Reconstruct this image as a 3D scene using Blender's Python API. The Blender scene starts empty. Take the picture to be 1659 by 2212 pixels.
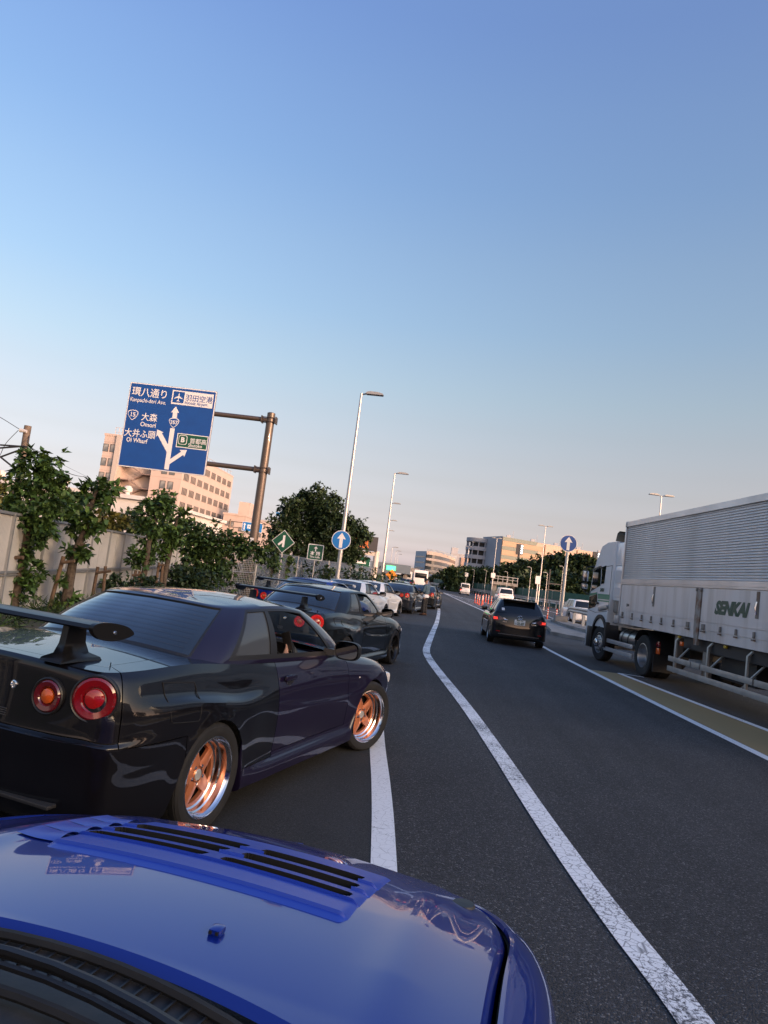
import bpy, bmesh, math, random
import numpy as np
from mathutils import Vector, Matrix
R = math.radians
random.seed(7)
rng = np.random.default_rng(7)
SC = bpy.context.scene
COL = SC.collection

# ------------------------------------------------------------------ camera
CAM_H = 1.675
_roll, _pitch, _yaw = R(7.25), R(5.007), R(3.466)          # roll, tilt up, turned left of the road axis
_cy, _sy = math.cos(_yaw), math.sin(_yaw)
_RZ = Matrix(((_cy, -_sy, 0), (_sy, _cy, 0), (0, 0, 1)))
_R0 = _RZ @ Vector((1, 0, 0))
_U0 = _RZ @ Vector((0, -math.sin(_pitch), math.cos(_pitch)))
_F0 = _RZ @ Vector((0, math.cos(_pitch), math.sin(_pitch)))
_X = _R0 * math.cos(_roll) + _U0 * math.sin(_roll)
_Y = _U0 * math.cos(_roll) - _R0 * math.sin(_roll)
cam_d = bpy.data.cameras.new('camera')
cam_d.sensor_fit = 'VERTICAL'; cam_d.sensor_height = 36.0; cam_d.lens = 36.0 * 1533 / 2212
cam_d.clip_start = 0.05; cam_d.clip_end = 6000
cam = bpy.data.objects.new('camera', cam_d); COL.objects.link(cam)
_Zb = -_F0
cam.matrix_world = Matrix(((_X[0], _Y[0], _Zb[0], 0), (_X[1], _Y[1], _Zb[1], 0), (_X[2], _Y[2], _Zb[2], CAM_H), (0, 0, 0, 1)))
SC.camera = cam

# ------------------------------------------------------------------ sky, sun, exposure
SUN_EL, SUN_AZ = 10.0, 128.0      # azimuth clockwise from +Y (the road's direction): right and behind the camera
W = bpy.data.worlds.new('World'); SC.world = W; W.use_nodes = True
nt = W.node_tree; nt.nodes.clear()
wo = nt.nodes.new('ShaderNodeOutputWorld'); bg = nt.nodes.new('ShaderNodeBackground')
sky = nt.nodes.new('ShaderNodeTexSky'); sky.sky_type = 'NISHITA'; sky.sun_disc = False
sky.sun_elevation = R(SUN_EL); sky.sun_rotation = R(SUN_AZ)
sky.altitude = 0; sky.air_density = 1.0; sky.dust_density = 7.0; sky.ozone_density = 2.0
# white balance of the dusk camera: the physical sky is graded by elevation only, the same all round
tcw = nt.nodes.new('ShaderNodeTexCoord'); sep = nt.nodes.new('ShaderNodeSeparateXYZ'); nt.links.new(tcw.outputs['Generated'], sep.inputs[0])
rmp = nt.nodes.new('ShaderNodeValToRGB'); cr_ = rmp.color_ramp
for _i, (_p, _c) in enumerate(((0.0000, (9.638, 8.636, 12.749)), (0.0175, (9.799, 8.898, 13.140)), (0.0349, (3.875, 3.462, 5.024)), (0.0523, (1.964, 1.693, 2.304)), (0.0698, (1.239, 1.020, 1.283)), (0.0872, (0.921, 0.730, 0.847)), (0.1045, (0.759, 0.586, 0.633)), (0.1392, (0.608, 0.457, 0.449)), (0.1736, (0.544, 0.410, 0.382)), (0.2164, (0.491, 0.385, 0.346)), (0.2588, (0.454, 0.381, 0.339)), (0.3007, (0.425, 0.372, 0.340)), (0.3420, (0.394, 0.366, 0.349)), (0.4226, (0.374, 0.358, 0.357)), (0.5000, (0.340, 0.345, 0.372)), (0.5736, (0.333, 0.340, 0.388)), (0.6428, (0.315, 0.326, 0.403)), (0.7660, (0.345, 0.360, 0.445)), (0.8660, (0.357, 0.378, 0.474)), (0.9659, (0.371, 0.402, 0.506)), (1.0000, (0.338, 0.373, 0.475)))):
    el_ = cr_.elements[0] if _i == 0 else (cr_.elements[len(cr_.elements) - 1] if _p == 1. else cr_.elements.new(_p))
    el_.position = _p; el_.color = (*_c, 1)
nt.links.new(sep.outputs['Z'], rmp.inputs[0])
wmx = nt.nodes.new('ShaderNodeVectorMath'); wmx.operation = 'MULTIPLY'
nt.links.new(sky.outputs[0], wmx.inputs[0]); nt.links.new(rmp.outputs[0], wmx.inputs[1])
nt.links.new(wmx.outputs[0], bg.inputs[0]); nt.links.new(bg.outputs[0], wo.inputs[0])
bg.inputs[1].default_value = 1.0
sd = bpy.data.lights.new('sun', 'SUN'); sd.energy = 1.5; sd.angle = R(0.6); sd.color = (1.0, 0.58, 0.47)
so = bpy.data.objects.new('sun', sd); COL.objects.link(so)
_a, _e = R(SUN_AZ), R(SUN_EL)
SUN_DIR = Vector((math.sin(_a) * math.cos(_e), math.cos(_a) * math.cos(_e), math.sin(_e)))
so.rotation_euler = SUN_DIR.to_track_quat('Z', 'Y').to_euler()
SC.view_settings.view_transform = 'Standard'; SC.view_settings.look = 'None'
SC.view_settings.gamma = 1.0; SC.view_settings.use_curve_mapping = False
SC.view_settings.exposure = 0.18
SC.cycles.max_bounces = 8; SC.cycles.glossy_bounces = 4; SC.cycles.transparent_max_bounces = 12
SC.cycles.caustics_reflective = False; SC.cycles.caustics_refractive = False

def at(px, py, Y):
    """world point at forward distance Y (m along the road) seen at a sheet position of the survey photo (1659 x 2212)"""
    dx, dy = px - 829.5, py - 1106.0
    v = _X * dx - _Y * dy + _F0 * 1533.0
    return Vector((0, 0, CAM_H)) + v * (Y / v[1])
def atz(px, py, z=0.0):
    dx, dy = px - 829.5, py - 1106.0
    v = _X * dx - _Y * dy + _F0 * 1533.0
    return Vector((0, 0, CAM_H)) + v * ((z - CAM_H) / v[2])

# ------------------------------------------------------------------ materials
MATS = {}
def M(name, col, rough=.5, metal=0., coat=0., noise=None, bump=None, emis=None, spec=.5, coatr=.03, alpha=1., rvar=0., trans=0., detail=6, nmap=None):
    if name in MATS: return MATS[name]
    m = bpy.data.materials.new(name); m.use_nodes = True
    t = m.node_tree; b = t.nodes['Principled BSDF']
    c4 = (*col, 1)
    b.inputs['Base Color'].default_value = c4; b.inputs['Roughness'].default_value = rough
    b.inputs['Metallic'].default_value = metal; b.inputs['Coat Weight'].default_value = coat
    b.inputs['Coat Roughness'].default_value = coatr
    b.inputs['Specular IOR Level'].default_value = spec
    b.inputs['Transmission Weight'].default_value = trans
    if noise or bump or rvar: tc = t.nodes.new('ShaderNodeTexCoord')
    if noise:                     # (scale, second colour, low, high)
        n = t.nodes.new('ShaderNodeTexNoise'); n.inputs['Scale'].default_value = noise[0]; n.inputs['Detail'].default_value = detail
        r = t.nodes.new('ShaderNodeValToRGB'); r.color_ramp.elements[0].position = noise[2]; r.color_ramp.elements[1].position = noise[3]
        r.color_ramp.elements[0].color = c4; r.color_ramp.elements[1].color = (*noise[1], 1)
        if nmap:
            mp = t.nodes.new('ShaderNodeMapping'); mp.inputs['Scale'].default_value = nmap; t.links.new(tc.outputs['Object'], mp.inputs[0]); t.links.new(mp.outputs[0], n.inputs['Vector'])
        else: t.links.new(tc.outputs['Object'], n.inputs['Vector'])
        t.links.new(n.outputs[0], r.inputs[0]); t.links.new(r.outputs[0], b.inputs['Base Color'])
    if rvar:
        n2 = t.nodes.new('ShaderNodeTexNoise'); n2.inputs['Scale'].default_value = 3.; n2.inputs['Detail'].default_value = 8
        mr = t.nodes.new('ShaderNodeMapRange'); mr.inputs[3].default_value = rough - rvar; mr.inputs[4].default_value = rough + rvar
        t.links.new(tc.outputs['Object'], n2.inputs['Vector']); t.links.new(n2.outputs[0], mr.inputs[0]); t.links.new(mr.outputs[0], b.inputs['Roughness'])
    if bump:                      # (scale, strength, distance)
        n = t.nodes.new('ShaderNodeTexNoise'); n.inputs['Scale'].default_value = bump[0]; n.inputs['Detail'].default_value = 4
        bp = t.nodes.new('ShaderNodeBump'); bp.inputs['Strength'].default_value = bump[1]; bp.inputs['Distance'].default_value = bump[2]
        t.links.new(tc.outputs['Object'], n.inputs['Vector']); t.links.new(n.outputs[0], bp.inputs['Height']); t.links.new(bp.outputs[0], b.inputs['Normal'])
    if emis:
        b.inputs['Emission Color'].default_value = (*emis[0], 1); b.inputs['Emission Strength'].default_value = emis[1]
    MATS[name] = m
    return m

def glass_mat(name, tint, ior=1.5, rough=.02):
    if name in MATS: return MATS[name]
    m = bpy.data.materials.new(name); m.use_nodes = True; t = m.node_tree; t.nodes.clear()
    o = t.nodes.new('ShaderNodeOutputMaterial'); mx = t.nodes.new('ShaderNodeMixShader')
    tr = t.nodes.new('ShaderNodeBsdfTransparent'); tr.inputs[0].default_value = (*tint, 1)
    g = t.nodes.new('ShaderNodeBsdfGlossy'); g.inputs['Roughness'].default_value = rough
    lw = t.nodes.new('ShaderNodeLayerWeight'); lw.inputs[0].default_value = .5
    pw_ = t.nodes.new('ShaderNodeMath'); pw_.operation = 'POWER'; pw_.inputs[1].default_value = 4.; t.links.new(lw.outputs['Facing'], pw_.inputs[0])
    f = t.nodes.new('ShaderNodeMapRange'); f.inputs[3].default_value = .045; f.inputs[4].default_value = .9; t.links.new(pw_.outputs[0], f.inputs[0])
    t.links.new(f.outputs[0], mx.inputs[0]); t.links.new(tr.outputs[0], mx.inputs[1]); t.links.new(g.outputs[0], mx.inputs[2]); t.links.new(mx.outputs[0], o.inputs[0])
    MATS[name] = m; return m

def asphalt_mat(name, a, b, scale, bumpd):
    m = bpy.data.materials.new(name); m.use_nodes = True; t = m.node_tree; p = t.nodes['Principled BSDF']
    tc = t.nodes.new('ShaderNodeTexCoord')
    v = t.nodes.new('ShaderNodeTexVoronoi'); v.inputs['Scale'].default_value = scale
    n = t.nodes.new('ShaderNodeTexNoise'); n.inputs['Scale'].default_value = .35; n.inputs['Detail'].default_value = 8; n.inputs['Roughness'].default_value = .65
    sx = t.nodes.new('ShaderNodeSeparateColor')
    t.links.new(tc.outputs['Object'], v.inputs['Vector']); t.links.new(tc.outputs['Object'], n.inputs['Vector'])
    t.links.new(v.outputs['Color'], sx.inputs[0])
    r = t.nodes.new('ShaderNodeValToRGB'); cr = r.color_ramp
    cr.elements[0].position = .0; cr.elements[0].color = (*[x * .45 for x in a], 1)
    cr.elements[1].position = .97; cr.elements[1].color = (*b, 1)
    e = cr.elements.new(.80); e.color = (*a, 1)
    e = cr.elements.new(.93); e.color = (*[x * 1.5 for x in a], 1)
    t.links.new(sx.outputs[0], r.inputs[0])
    mp = t.nodes.new('ShaderNodeMapping'); mp.inputs['Scale'].default_value = (1.5, .035, 1); n3 = t.nodes.new('ShaderNodeTexNoise'); n3.inputs['Scale'].default_value = 1.; n3.inputs['Detail'].default_value = 3
    t.links.new(tc.outputs['Object'], mp.inputs[0]); t.links.new(mp.outputs[0], n3.inputs['Vector'])
    am = t.nodes.new('ShaderNodeMath'); am.operation = 'ADD'; t.links.new(n.outputs[0], am.inputs[0]); t.links.new(n3.outputs[0], am.inputs[1])
    mr = t.nodes.new('ShaderNodeMapRange'); mr.inputs[1].default_value = .7; mr.inputs[2].default_value = 1.3; mr.inputs[3].default_value = .66; mr.inputs[4].default_value = 1.34
    t.links.new(am.outputs[0], mr.inputs[0])
    mx = t.nodes.new('ShaderNodeVectorMath'); mx.operation = 'SCALE'
    t.links.new(r.outputs[0], mx.inputs[0]); t.links.new(mr.outputs[0], mx.inputs[3]); t.links.new(mx.outputs[0], p.inputs['Base Color'])
    bp = t.nodes.new('ShaderNodeBump'); bp.inputs['Strength'].default_value = .8; bp.inputs['Distance'].default_value = bumpd
    t.links.new(v.outputs['Distance'], bp.inputs['Height']); bp.invert = True
    t.links.new(bp.outputs[0], p.inputs['Normal'])
    p.inputs['Roughness'].default_value = .82; p.inputs['Specular IOR Level'].default_value = .35
    MATS[name] = m; return m

def worn_paint(name, col, under, amount, fine=55., crack=.02, cint=.45):
    """road paint with worn, cracked spots showing the asphalt"""
    m = bpy.data.materials.new(name); m.use_nodes = True; t = m.node_tree; p = t.nodes['Principled BSDF']
    tc = t.nodes.new('ShaderNodeTexCoord')
    n = t.nodes.new('ShaderNodeTexNoise'); n.inputs['Scale'].default_value = fine; n.inputs['Detail'].default_value = 6; n.inputs['Roughness'].default_value = .75
    n2 = t.nodes.new('ShaderNodeTexNoise'); n2.inputs['Scale'].default_value = 1.3; n2.inputs['Detail'].default_value = 3
    v = t.nodes.new('ShaderNodeTexVoronoi'); v.feature = 'DISTANCE_TO_EDGE'; v.inputs['Scale'].default_value = 16.
    for q in (n, n2, v): t.links.new(tc.outputs['Object'], q.inputs['Vector'])
    ad = t.nodes.new('ShaderNodeMath'); ad.operation = 'ADD'; t.links.new(n.outputs[0], ad.inputs[0])
    ml = t.nodes.new('ShaderNodeMath'); ml.operation = 'MULTIPLY'; ml.inputs[1].default_value = .5; t.links.new(n2.outputs[0], ml.inputs[0]); t.links.new(ml.outputs[0], ad.inputs[1])
    gt = t.nodes.new('ShaderNodeMapRange'); gt.inputs[1].default_value = .86 - amount; gt.inputs[2].default_value = .93 - amount
    t.links.new(ad.outputs[0], gt.inputs[0])
    cr = t.nodes.new('ShaderNodeMapRange'); cr.inputs[1].default_value = .006; cr.inputs[2].default_value = crack; cr.inputs[3].default_value = cint; cr.inputs[4].default_value = 0.
    t.links.new(v.outputs['Distance'], cr.inputs[0])
    mxm = t.nodes.new('ShaderNodeMath'); mxm.operation = 'MAXIMUM'; t.links.new(gt.outputs[0], mxm.inputs[0]); t.links.new(cr.outputs[0], mxm.inputs[1])
    mx = t.nodes.new('ShaderNodeMix'); mx.data_type = 'RGBA'
    mx.inputs[6].default_value = (*col, 1); mx.inputs[7].default_value = (*under, 1)
    t.links.new(mxm.outputs[0], mx.inputs[0]); t.links.new(mx.outputs[2], p.inputs['Base Color'])
    p.inputs['Roughness'].default_value = .6
    MATS[name] = m; return m

# ------------------------------------------------------------------ mesh helpers
class MB:
    def __init__(s): s.v = []; s.f = []; s.m = []
    def add(s, vs, fs, mi=0):
        k = len(s.v); s.v += [tuple(map(float, q)) for q in vs]; s.f += [tuple(i + k for i in f) for f in fs]; s.m += [mi] * len(fs); return s
    def box(s, c, d, rz=0., mi=0, M4=None):
        x, y, z = d[0] / 2, d[1] / 2, d[2] / 2
        vs = [(a * x, b * y, e * z) for a in (-1, 1) for b in (-1, 1) for e in (-1, 1)]
        if M4 is not None: vs = [tuple(M4 @ Vector(q)) for q in vs]
        elif rz:
            cc, ss = math.cos(rz), math.sin(rz); vs = [(p * cc - q * ss, p * ss + q * cc, w) for p, q, w in vs]
        vs = [(p + c[0], q + c[1], w + c[2]) for p, q, w in vs]
        return s.add(vs, [(0, 1, 3, 2), (4, 6, 7, 5), (0, 4, 5, 1), (2, 3, 7, 6), (0, 2, 6, 4), (1, 5, 7, 3)], mi)
    def box2(s, a, b, mi=0):
        return s.box([(a[i] + b[i]) / 2 for i in range(3)], [abs(b[i] - a[i]) for i in range(3)], mi=mi)
    def bbox(s, c, d, bev=.01, rz=0., mi=0, M4=None):
        bm = bmesh.new(); bmesh.ops.create_cube(bm, size=1.)
        for v in bm.verts: v.co = Vector((v.co.x * d[0], v.co.y * d[1], v.co.z * d[2]))
        bmesh.ops.bevel(bm, geom=bm.edges[:], offset=bev, segments=2, affect='EDGES', profile=.6)
        bm.verts.index_update()
        T = (Matrix.Translation(c) @ (M4 if M4 is not None else Matrix.Rotation(rz, 4, 'Z')))
        vs = [tuple(T @ v.co) for v in bm.verts]; fs = [tuple(v.index for v in f.verts) for f in bm.faces]; bm.free()
        return s.add(vs, fs, mi)
    def tube(s, pts, r, n=8, mi=0, cap=True):
        pts = [Vector(p) for p in pts]
        rs = r if isinstance(r, (list, tuple)) else [r] * len(pts)
        vs = []; fs = []; up = None
        for i, p in enumerate(pts):
            d = (pts[min(i + 1, len(pts) - 1)] - pts[max(i - 1, 0)]).normalized()
            if up is None: up = Vector((0, 0, 1)) if abs(d.z) < .9 else Vector((1, 0, 0))
            a = d.cross(up).normalized(); b = a.cross(d).normalized(); up = b
            for k in range(n):
                t = 2 * math.pi * k / n; vs.append(p + a * (math.cos(t) * rs[i]) + b * (math.sin(t) * rs[i]))
        for i in range(len(pts) - 1):
            for k in range(n):
                k2 = (k + 1) % n; fs.append((i * n + k, i * n + k2, (i + 1) * n + k2, (i + 1) * n + k))
        if cap:
            fs.append(tuple(range(n))[::-1]); fs.append(tuple((len(pts) - 1) * n + k for k in range(n)))
        return s.add(vs, fs, mi)
    def lathe(s, prof, axis='z', c=(0, 0, 0), n=32, mi=0, M4=None, closed=False):
        """prof = [(radius, height)...] turned about an axis"""
        vs = []; fs = []
        for r, h in prof:
            for k in range(n):
                t = 2 * math.pi * k / n; a, b = r * math.cos(t), r * math.sin(t)
                q = (a, b, h) if axis == 'z' else ((h, a, b) if axis == 'x' else (b, h, a))
                if M4 is not None: q = tuple(M4 @ Vector(q))
                vs.append((q[0] + c[0], q[1] + c[1], q[2] + c[2]))
        m = len(prof)
        for i in range(m if closed else m - 1):
            for k in range(n):
                k2 = (k + 1) % n; j = (i + 1) % m
                fs.append((i * n + k, i * n + k2, j * n + k2, j * n + k))
        return s.add(vs, fs, mi)
    def prism(s, poly, h0, h1, f=None, mi=0):
        """polygon (2d) extruded h0..h1; f maps (a,b,h) to xyz"""
        f = f or (lambda a, b, h: (a, b, h)); n = len(poly)
        vs = [f(a, b, h0) for a, b in poly] + [f(a, b, h1) for a, b in poly]
        fs = [tuple(range(n))[::-1], tuple(range(n, 2 * n))] + [(i, (i + 1) % n, n + (i + 1) % n, n + i) for i in range(n)]
        return s.add(vs, fs, mi)
    def grid(s, P, mi=0, flip=False):
        nu, nv = len(P), len(P[0]); fs = []
        for i in range(nu - 1):
            for j in range(nv - 1):
                q = (i * nv + j, (i + 1) * nv + j, (i + 1) * nv + j + 1, i * nv + j + 1); fs.append(q[::-1] if flip else q)
        return s.add([p for row in P for p in row], fs, mi)
    def mesh(s, name, mats, smooth=35, fixn=False):
        me = bpy.data.meshes.new(name); me.from_pydata(s.v, [], s.f)
        for m in (mats if isinstance(mats, (list, tuple)) else [mats]): me.materials.append(m)
        if any(s.m): me.polygons.foreach_set('material_index', s.m)
        if fixn:
            bm = bmesh.new(); bm.from_mesh(me); bmesh.ops.remove_doubles(bm, verts=bm.verts[:], dist=1e-5); bmesh.ops.recalc_face_normals(bm, faces=bm.faces[:]); bm.to_mesh(me); bm.free()
        if smooth:
            me.polygons.foreach_set('use_smooth', [True] * len(me.polygons)); me.set_sharp_from_angle(angle=R(smooth))
        me.validate(); me.update(); return me
    def build(s, name, mats, parent=None, smooth=35, fixn=False):
        o = bpy.data.objects.new(name, s.mesh(name, mats, smooth, fixn)); COL.objects.link(o)
        if parent is not None: o.parent = parent
        return o

def tag(o, label=None, cat=None, group=None, kind=None):
    if label: o['label'] = label
    if cat: o['category'] = cat
    if group: o['group'] = group
    if kind: o['kind'] = kind
    return o
def thing(name, label, cat, loc=(0, 0, 0), rz=0., group=None):
    o = bpy.data.objects.new(name, None); COL.objects.link(o); o.empty_display_size = .2
    o.location = loc; o.rotation_euler = (0, 0, rz)
    return tag(o, label, cat, group)
def part(name, me, parent, loc=(0, 0, 0), rot=(0, 0, 0), scale=(1, 1, 1), mat=None):
    """another object on shared mesh data, as a part of `parent`"""
    o = bpy.data.objects.new(name, me); COL.objects.link(o); o.parent = parent
    o.location = loc; o.rotation_euler = rot; o.scale = scale
    if mat is not None:
        for i in range(len(me.materials)):
            o.material_slots[i].link = 'OBJECT'; o.material_slots[i].material = mat[i] if isinstance(mat, (list, tuple)) else mat
    return o
def kids(o): return [c for c in bpy.data.objects if c.parent == o]
def copy_tree(o, parent=None, swap=None, skip=()):
    c = o.copy(); COL.objects.link(c); c.parent = parent
    if swap and c.type == 'MESH':
        for i, sl in enumerate(c.material_slots):
            src = o.material_slots[i].material
            if src and src.name in swap: sl.link = 'OBJECT'; sl.material = swap[src.name]
    for ch in o.children:
        if ch.name.split('.')[0] in skip: continue
        copy_tree(ch, c, swap, skip)
    return c

TMP = bpy.data.scenes.new('tmp')
def bake(o):
    TMP.collection.objects.link(o)
    with bpy.context.temp_override(scene=TMP, view_layer=TMP.view_layers[0]):
        dg = bpy.context.evaluated_depsgraph_get(); me = bpy.data.meshes.new_from_object(o.evaluated_get(dg))
    bpy.data.objects.remove(o); return me
def text_mesh(txt, size, extrude=0., align='LEFT', xs=1., shear=0., bold=0.):
    cu = bpy.data.curves.new('txt', 'FONT'); cu.body = txt; cu.size = size; cu.extrude = extrude; cu.align_x = align; cu.shear = shear; cu.offset = bold; cu.resolution_u = 3
    me = bake(bpy.data.objects.new('txt', cu))
    bpy.data.curves.remove(cu)
    if xs != 1.: me.transform(Matrix.Diagonal((xs, 1, 1, 1)))
    return me
def text_part(name, txt, size, mat, parent, M4, xs=1., align='LEFT', shear=0., bold=0., extrude=.002):
    me = text_mesh(txt, size, extrude, align, xs, shear, bold); me.transform(M4); me.materials.clear(); me.materials.append(mat)
    o = bpy.data.objects.new(name, me); COL.objects.link(o); o.parent = parent
    return o

def pchip(xs, ys, x):
    xs = np.asarray(xs, float); ys = np.asarray(ys, float); x = np.clip(np.asarray(x, float), xs[0], xs[-1])
    if ys.ndim == 1: ys = ys[:, None]; one = True
    else: one = False
    h = np.diff(xs); d = np.diff(ys, axis=0) / h[:, None]; m = np.zeros_like(ys)
    for i in range(1, len(xs) - 1):
        w1 = 2 * h[i] + h[i - 1]; w2 = h[i] + 2 * h[i - 1]; a, b = d[i - 1], d[i]; ok = a * b > 0
        m[i] = np.where(ok, (w1 + w2) / (w1 / np.where(ok, a, 1) + w2 / np.where(ok, b, 1)), 0)
    m[0] = d[0]; m[-1] = d[-1]
    k = np.clip(np.searchsorted(xs, x, side='right') - 1, 0, len(xs) - 2)
    t = ((x - xs[k]) / h[k]); hk = h[k]
    if t.ndim: t = t[:, None]; hk = hk[:, None]
    r = (2 * t**3 - 3 * t**2 + 1) * ys[k] + (t**3 - 2 * t**2 + t) * hk * m[k] + (-2 * t**3 + 3 * t**2) * ys[k + 1] + (t**3 - t**2) * hk * m[k + 1]
    return r[..., 0] if one else r
def catmull(P, t):
    """uniform Catmull-Rom through rows of P at index parameter t"""
    P = np.asarray(P, float); n = len(P); t = np.clip(np.asarray(t, float), 0, n - 1 - 1e-9); i = t.astype(int); f = (t - i)[:, None]
    g = lambda k: P[np.clip(k, 0, n - 1)]
    p0, p1, p2, p3 = g(i - 1), g(i), g(i + 1), g(i + 2)
    p0 = np.where((i == 0)[:, None], 2 * p1 - p2, p0); p3 = np.where((i == n - 2)[:, None], 2 * p2 - p1, p3)
    return .5 * (2 * p1 + (p2 - p0) * f + (2 * p0 - 5 * p1 + 4 * p2 - p3) * f**2 + (3 * p1 - p0 - 3 * p2 + p3) * f**3)
# ------------------------------------------------------------------ shared vehicle materials
def paint(name, col, metal=.0, rough=.35, coat=1., flake=None):
    return M(name, col, rough, metal, coat, coatr=.02, spec=.12, noise=flake)
m_purple = paint('paint_purple', (.0042, .0040, .0058), .0, .30)
m_tint = paint('paint_purple_tint', (.011, .0072, .025), .1, .32)
m_black = paint('paint_black', (.006, .0075, .0085), .0, .3)
m_blue = paint('paint_blue', (.006, .026, .25), .35, .30)
m_white = paint('paint_white', (.72, .73, .75), 0, .35)
m_navy = paint('paint_darkgrey', (.012, .014, .02), .2, .3)
m_silver = paint('paint_silver', (.42, .43, .45), .6, .35)
m_red = paint('paint_red', (.35, .02, .03), 0, .35)
m_dark = M('black_plastic', (.012, .012, .013), .45, bump=(180, .15, .001))
m_gap = M('dark_gap', (.004, .004, .004), .8)
m_rub = M('tyre_rubber', (.010, .010, .011), .8, noise=(9, (.017, .017, .017), .45, .75), bump=(60, .2, .002))
m_carb = M('carbon_black', (.007, .007, .008), .34, coat=.12, spec=.3)
m_chrome = M('chrome', (.8, .8, .82), .12, 1.)
m_polish = M('polished_lip', (.78, .78, .80), .14, 1., rvar=.05)
m_copper = M('copper_rim', (.70, .24, .11), .40, .6, coat=.3)
m_rimblk = M('black_rim', (.02, .02, .021), .3, .6, coat=.4)
m_rimsil = M('silver_rim', (.45, .45, .46), .28, .9)
m_disc = M('brake_disc', (.06, .058, .056), .5, .6)
m_inter = M('interior_dark', (.028, .028, .030), .75)
m_gdark = M('glass_dark', (.006, .008, .010), .03, spec=.6)
m_gtint = glass_mat('glass_tinted', (.10, .11, .13))
m_gclear = glass_mat('glass_clear', (.72, .78, .76))
m_redlens = M('red_lens', (.17, .004, .008), .08, coat=1., spec=.5)
m_redcore = M('red_lens_core', (.26, .007, .009), .12, coat=1., emis=((1, .03, .02), .03))
m_orange = M('orange_lens', (.50, .075, .010), .12, coat=1., emis=((1, .2, .02), .03))
m_redlit = M('red_lamp_lit', (.5, .01, .01), .2, emis=((1, .05, .035), 1.8))
m_wlens = M('clear_lens', (.6, .6, .62), .08, coat=1.)
m_plate = M('number_plate', (.78, .79, .77), .4)
m_plateY = M('yellow_plate', (.75, .50, .03), .4)
m_print = M('plate_print', (.02, .09, .05), .5)
m_printk = M('black_print', (.01, .01, .01), .5)

def panel_objs(P, names, mats, parent, gap=.0025, fl=.012, rename=lambda s: s, smooth=32):
    NU, NV = P.shape[:2]
    du = np.gradient(P, axis=0); dv = np.gradient(P, axis=1)
    N = np.cross(du, dv); L = np.linalg.norm(N, axis=2, keepdims=True)
    ok = (L > 1e-10)[..., 0]; N = N / np.maximum(L, 1e-10)
    for j in range(NV):            # degenerate vertices borrow the normal from further up the column
        bad = ~ok[:, j]
        if bad.any():
            for i in np.where(bad)[0]:
                for jj in range(j + 1, NV):
                    if ok[i, jj]: N[i, j] = N[i, jj]; break
    out = {}
    for nm in [x for x in set(names.ravel()) if x]:
        cells = np.argwhere(names == nm); vid = {}; vs = []; fs = []; acc = {}; edges = {}
        key = {}
        def vert(i, j):
            p = P[i, j]; k = (round(p[0], 4), round(p[1], 4), round(p[2], 4))
            if k not in key: key[k] = len(vs); vs.append([p.copy(), N[i, j].copy()])
            return key[k]
        for i, j in cells:
            q = [vert(i, j), vert(i + 1, j), vert(i + 1, j + 1), vert(i, j + 1)]
            qq = []
            for a in q:
                if a not in qq: qq.append(a)
            if len(qq) < 3: continue
            fs.append(tuple(qq)); c = np.mean([vs[a][0] for a in qq], axis=0)
            for a in qq: acc.setdefault(a, []).append(c)
            for a, b in zip(qq, qq[1:] + qq[:1]):
                e = (min(a, b), max(a, b)); edges.setdefault(e, []).append((a, b))
        bd = [d[0] for e, d in edges.items() if len(d) == 1]
        bv = set(a for e in bd for a in e)
        if gap:
            for a in bv:
                d = np.mean(acc[a], axis=0) - vs[a][0]; l = np.linalg.norm(d)
                if l > 1e-6: vs[a][0] = vs[a][0] + d / l * min(gap * 1.3, l * .6)
        V = [tuple(v[0]) for v in vs]; F = list(fs)
        if fl:
            m = {}
            for a in bv: m[a] = len(V); V.append(tuple(vs[a][0] - vs[a][1] * fl))
            for a, b in bd: F.append((b, a, m[a], m[b]))
        mb = MB(); mb.v = V; mb.f = F; mb.m = [0] * len(F)
        mt = mats(nm) if callable(mats) else mats
        out.setdefault(nm, mb.build(rename(nm), mt, parent, smooth=smooth))
    return out, N

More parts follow.
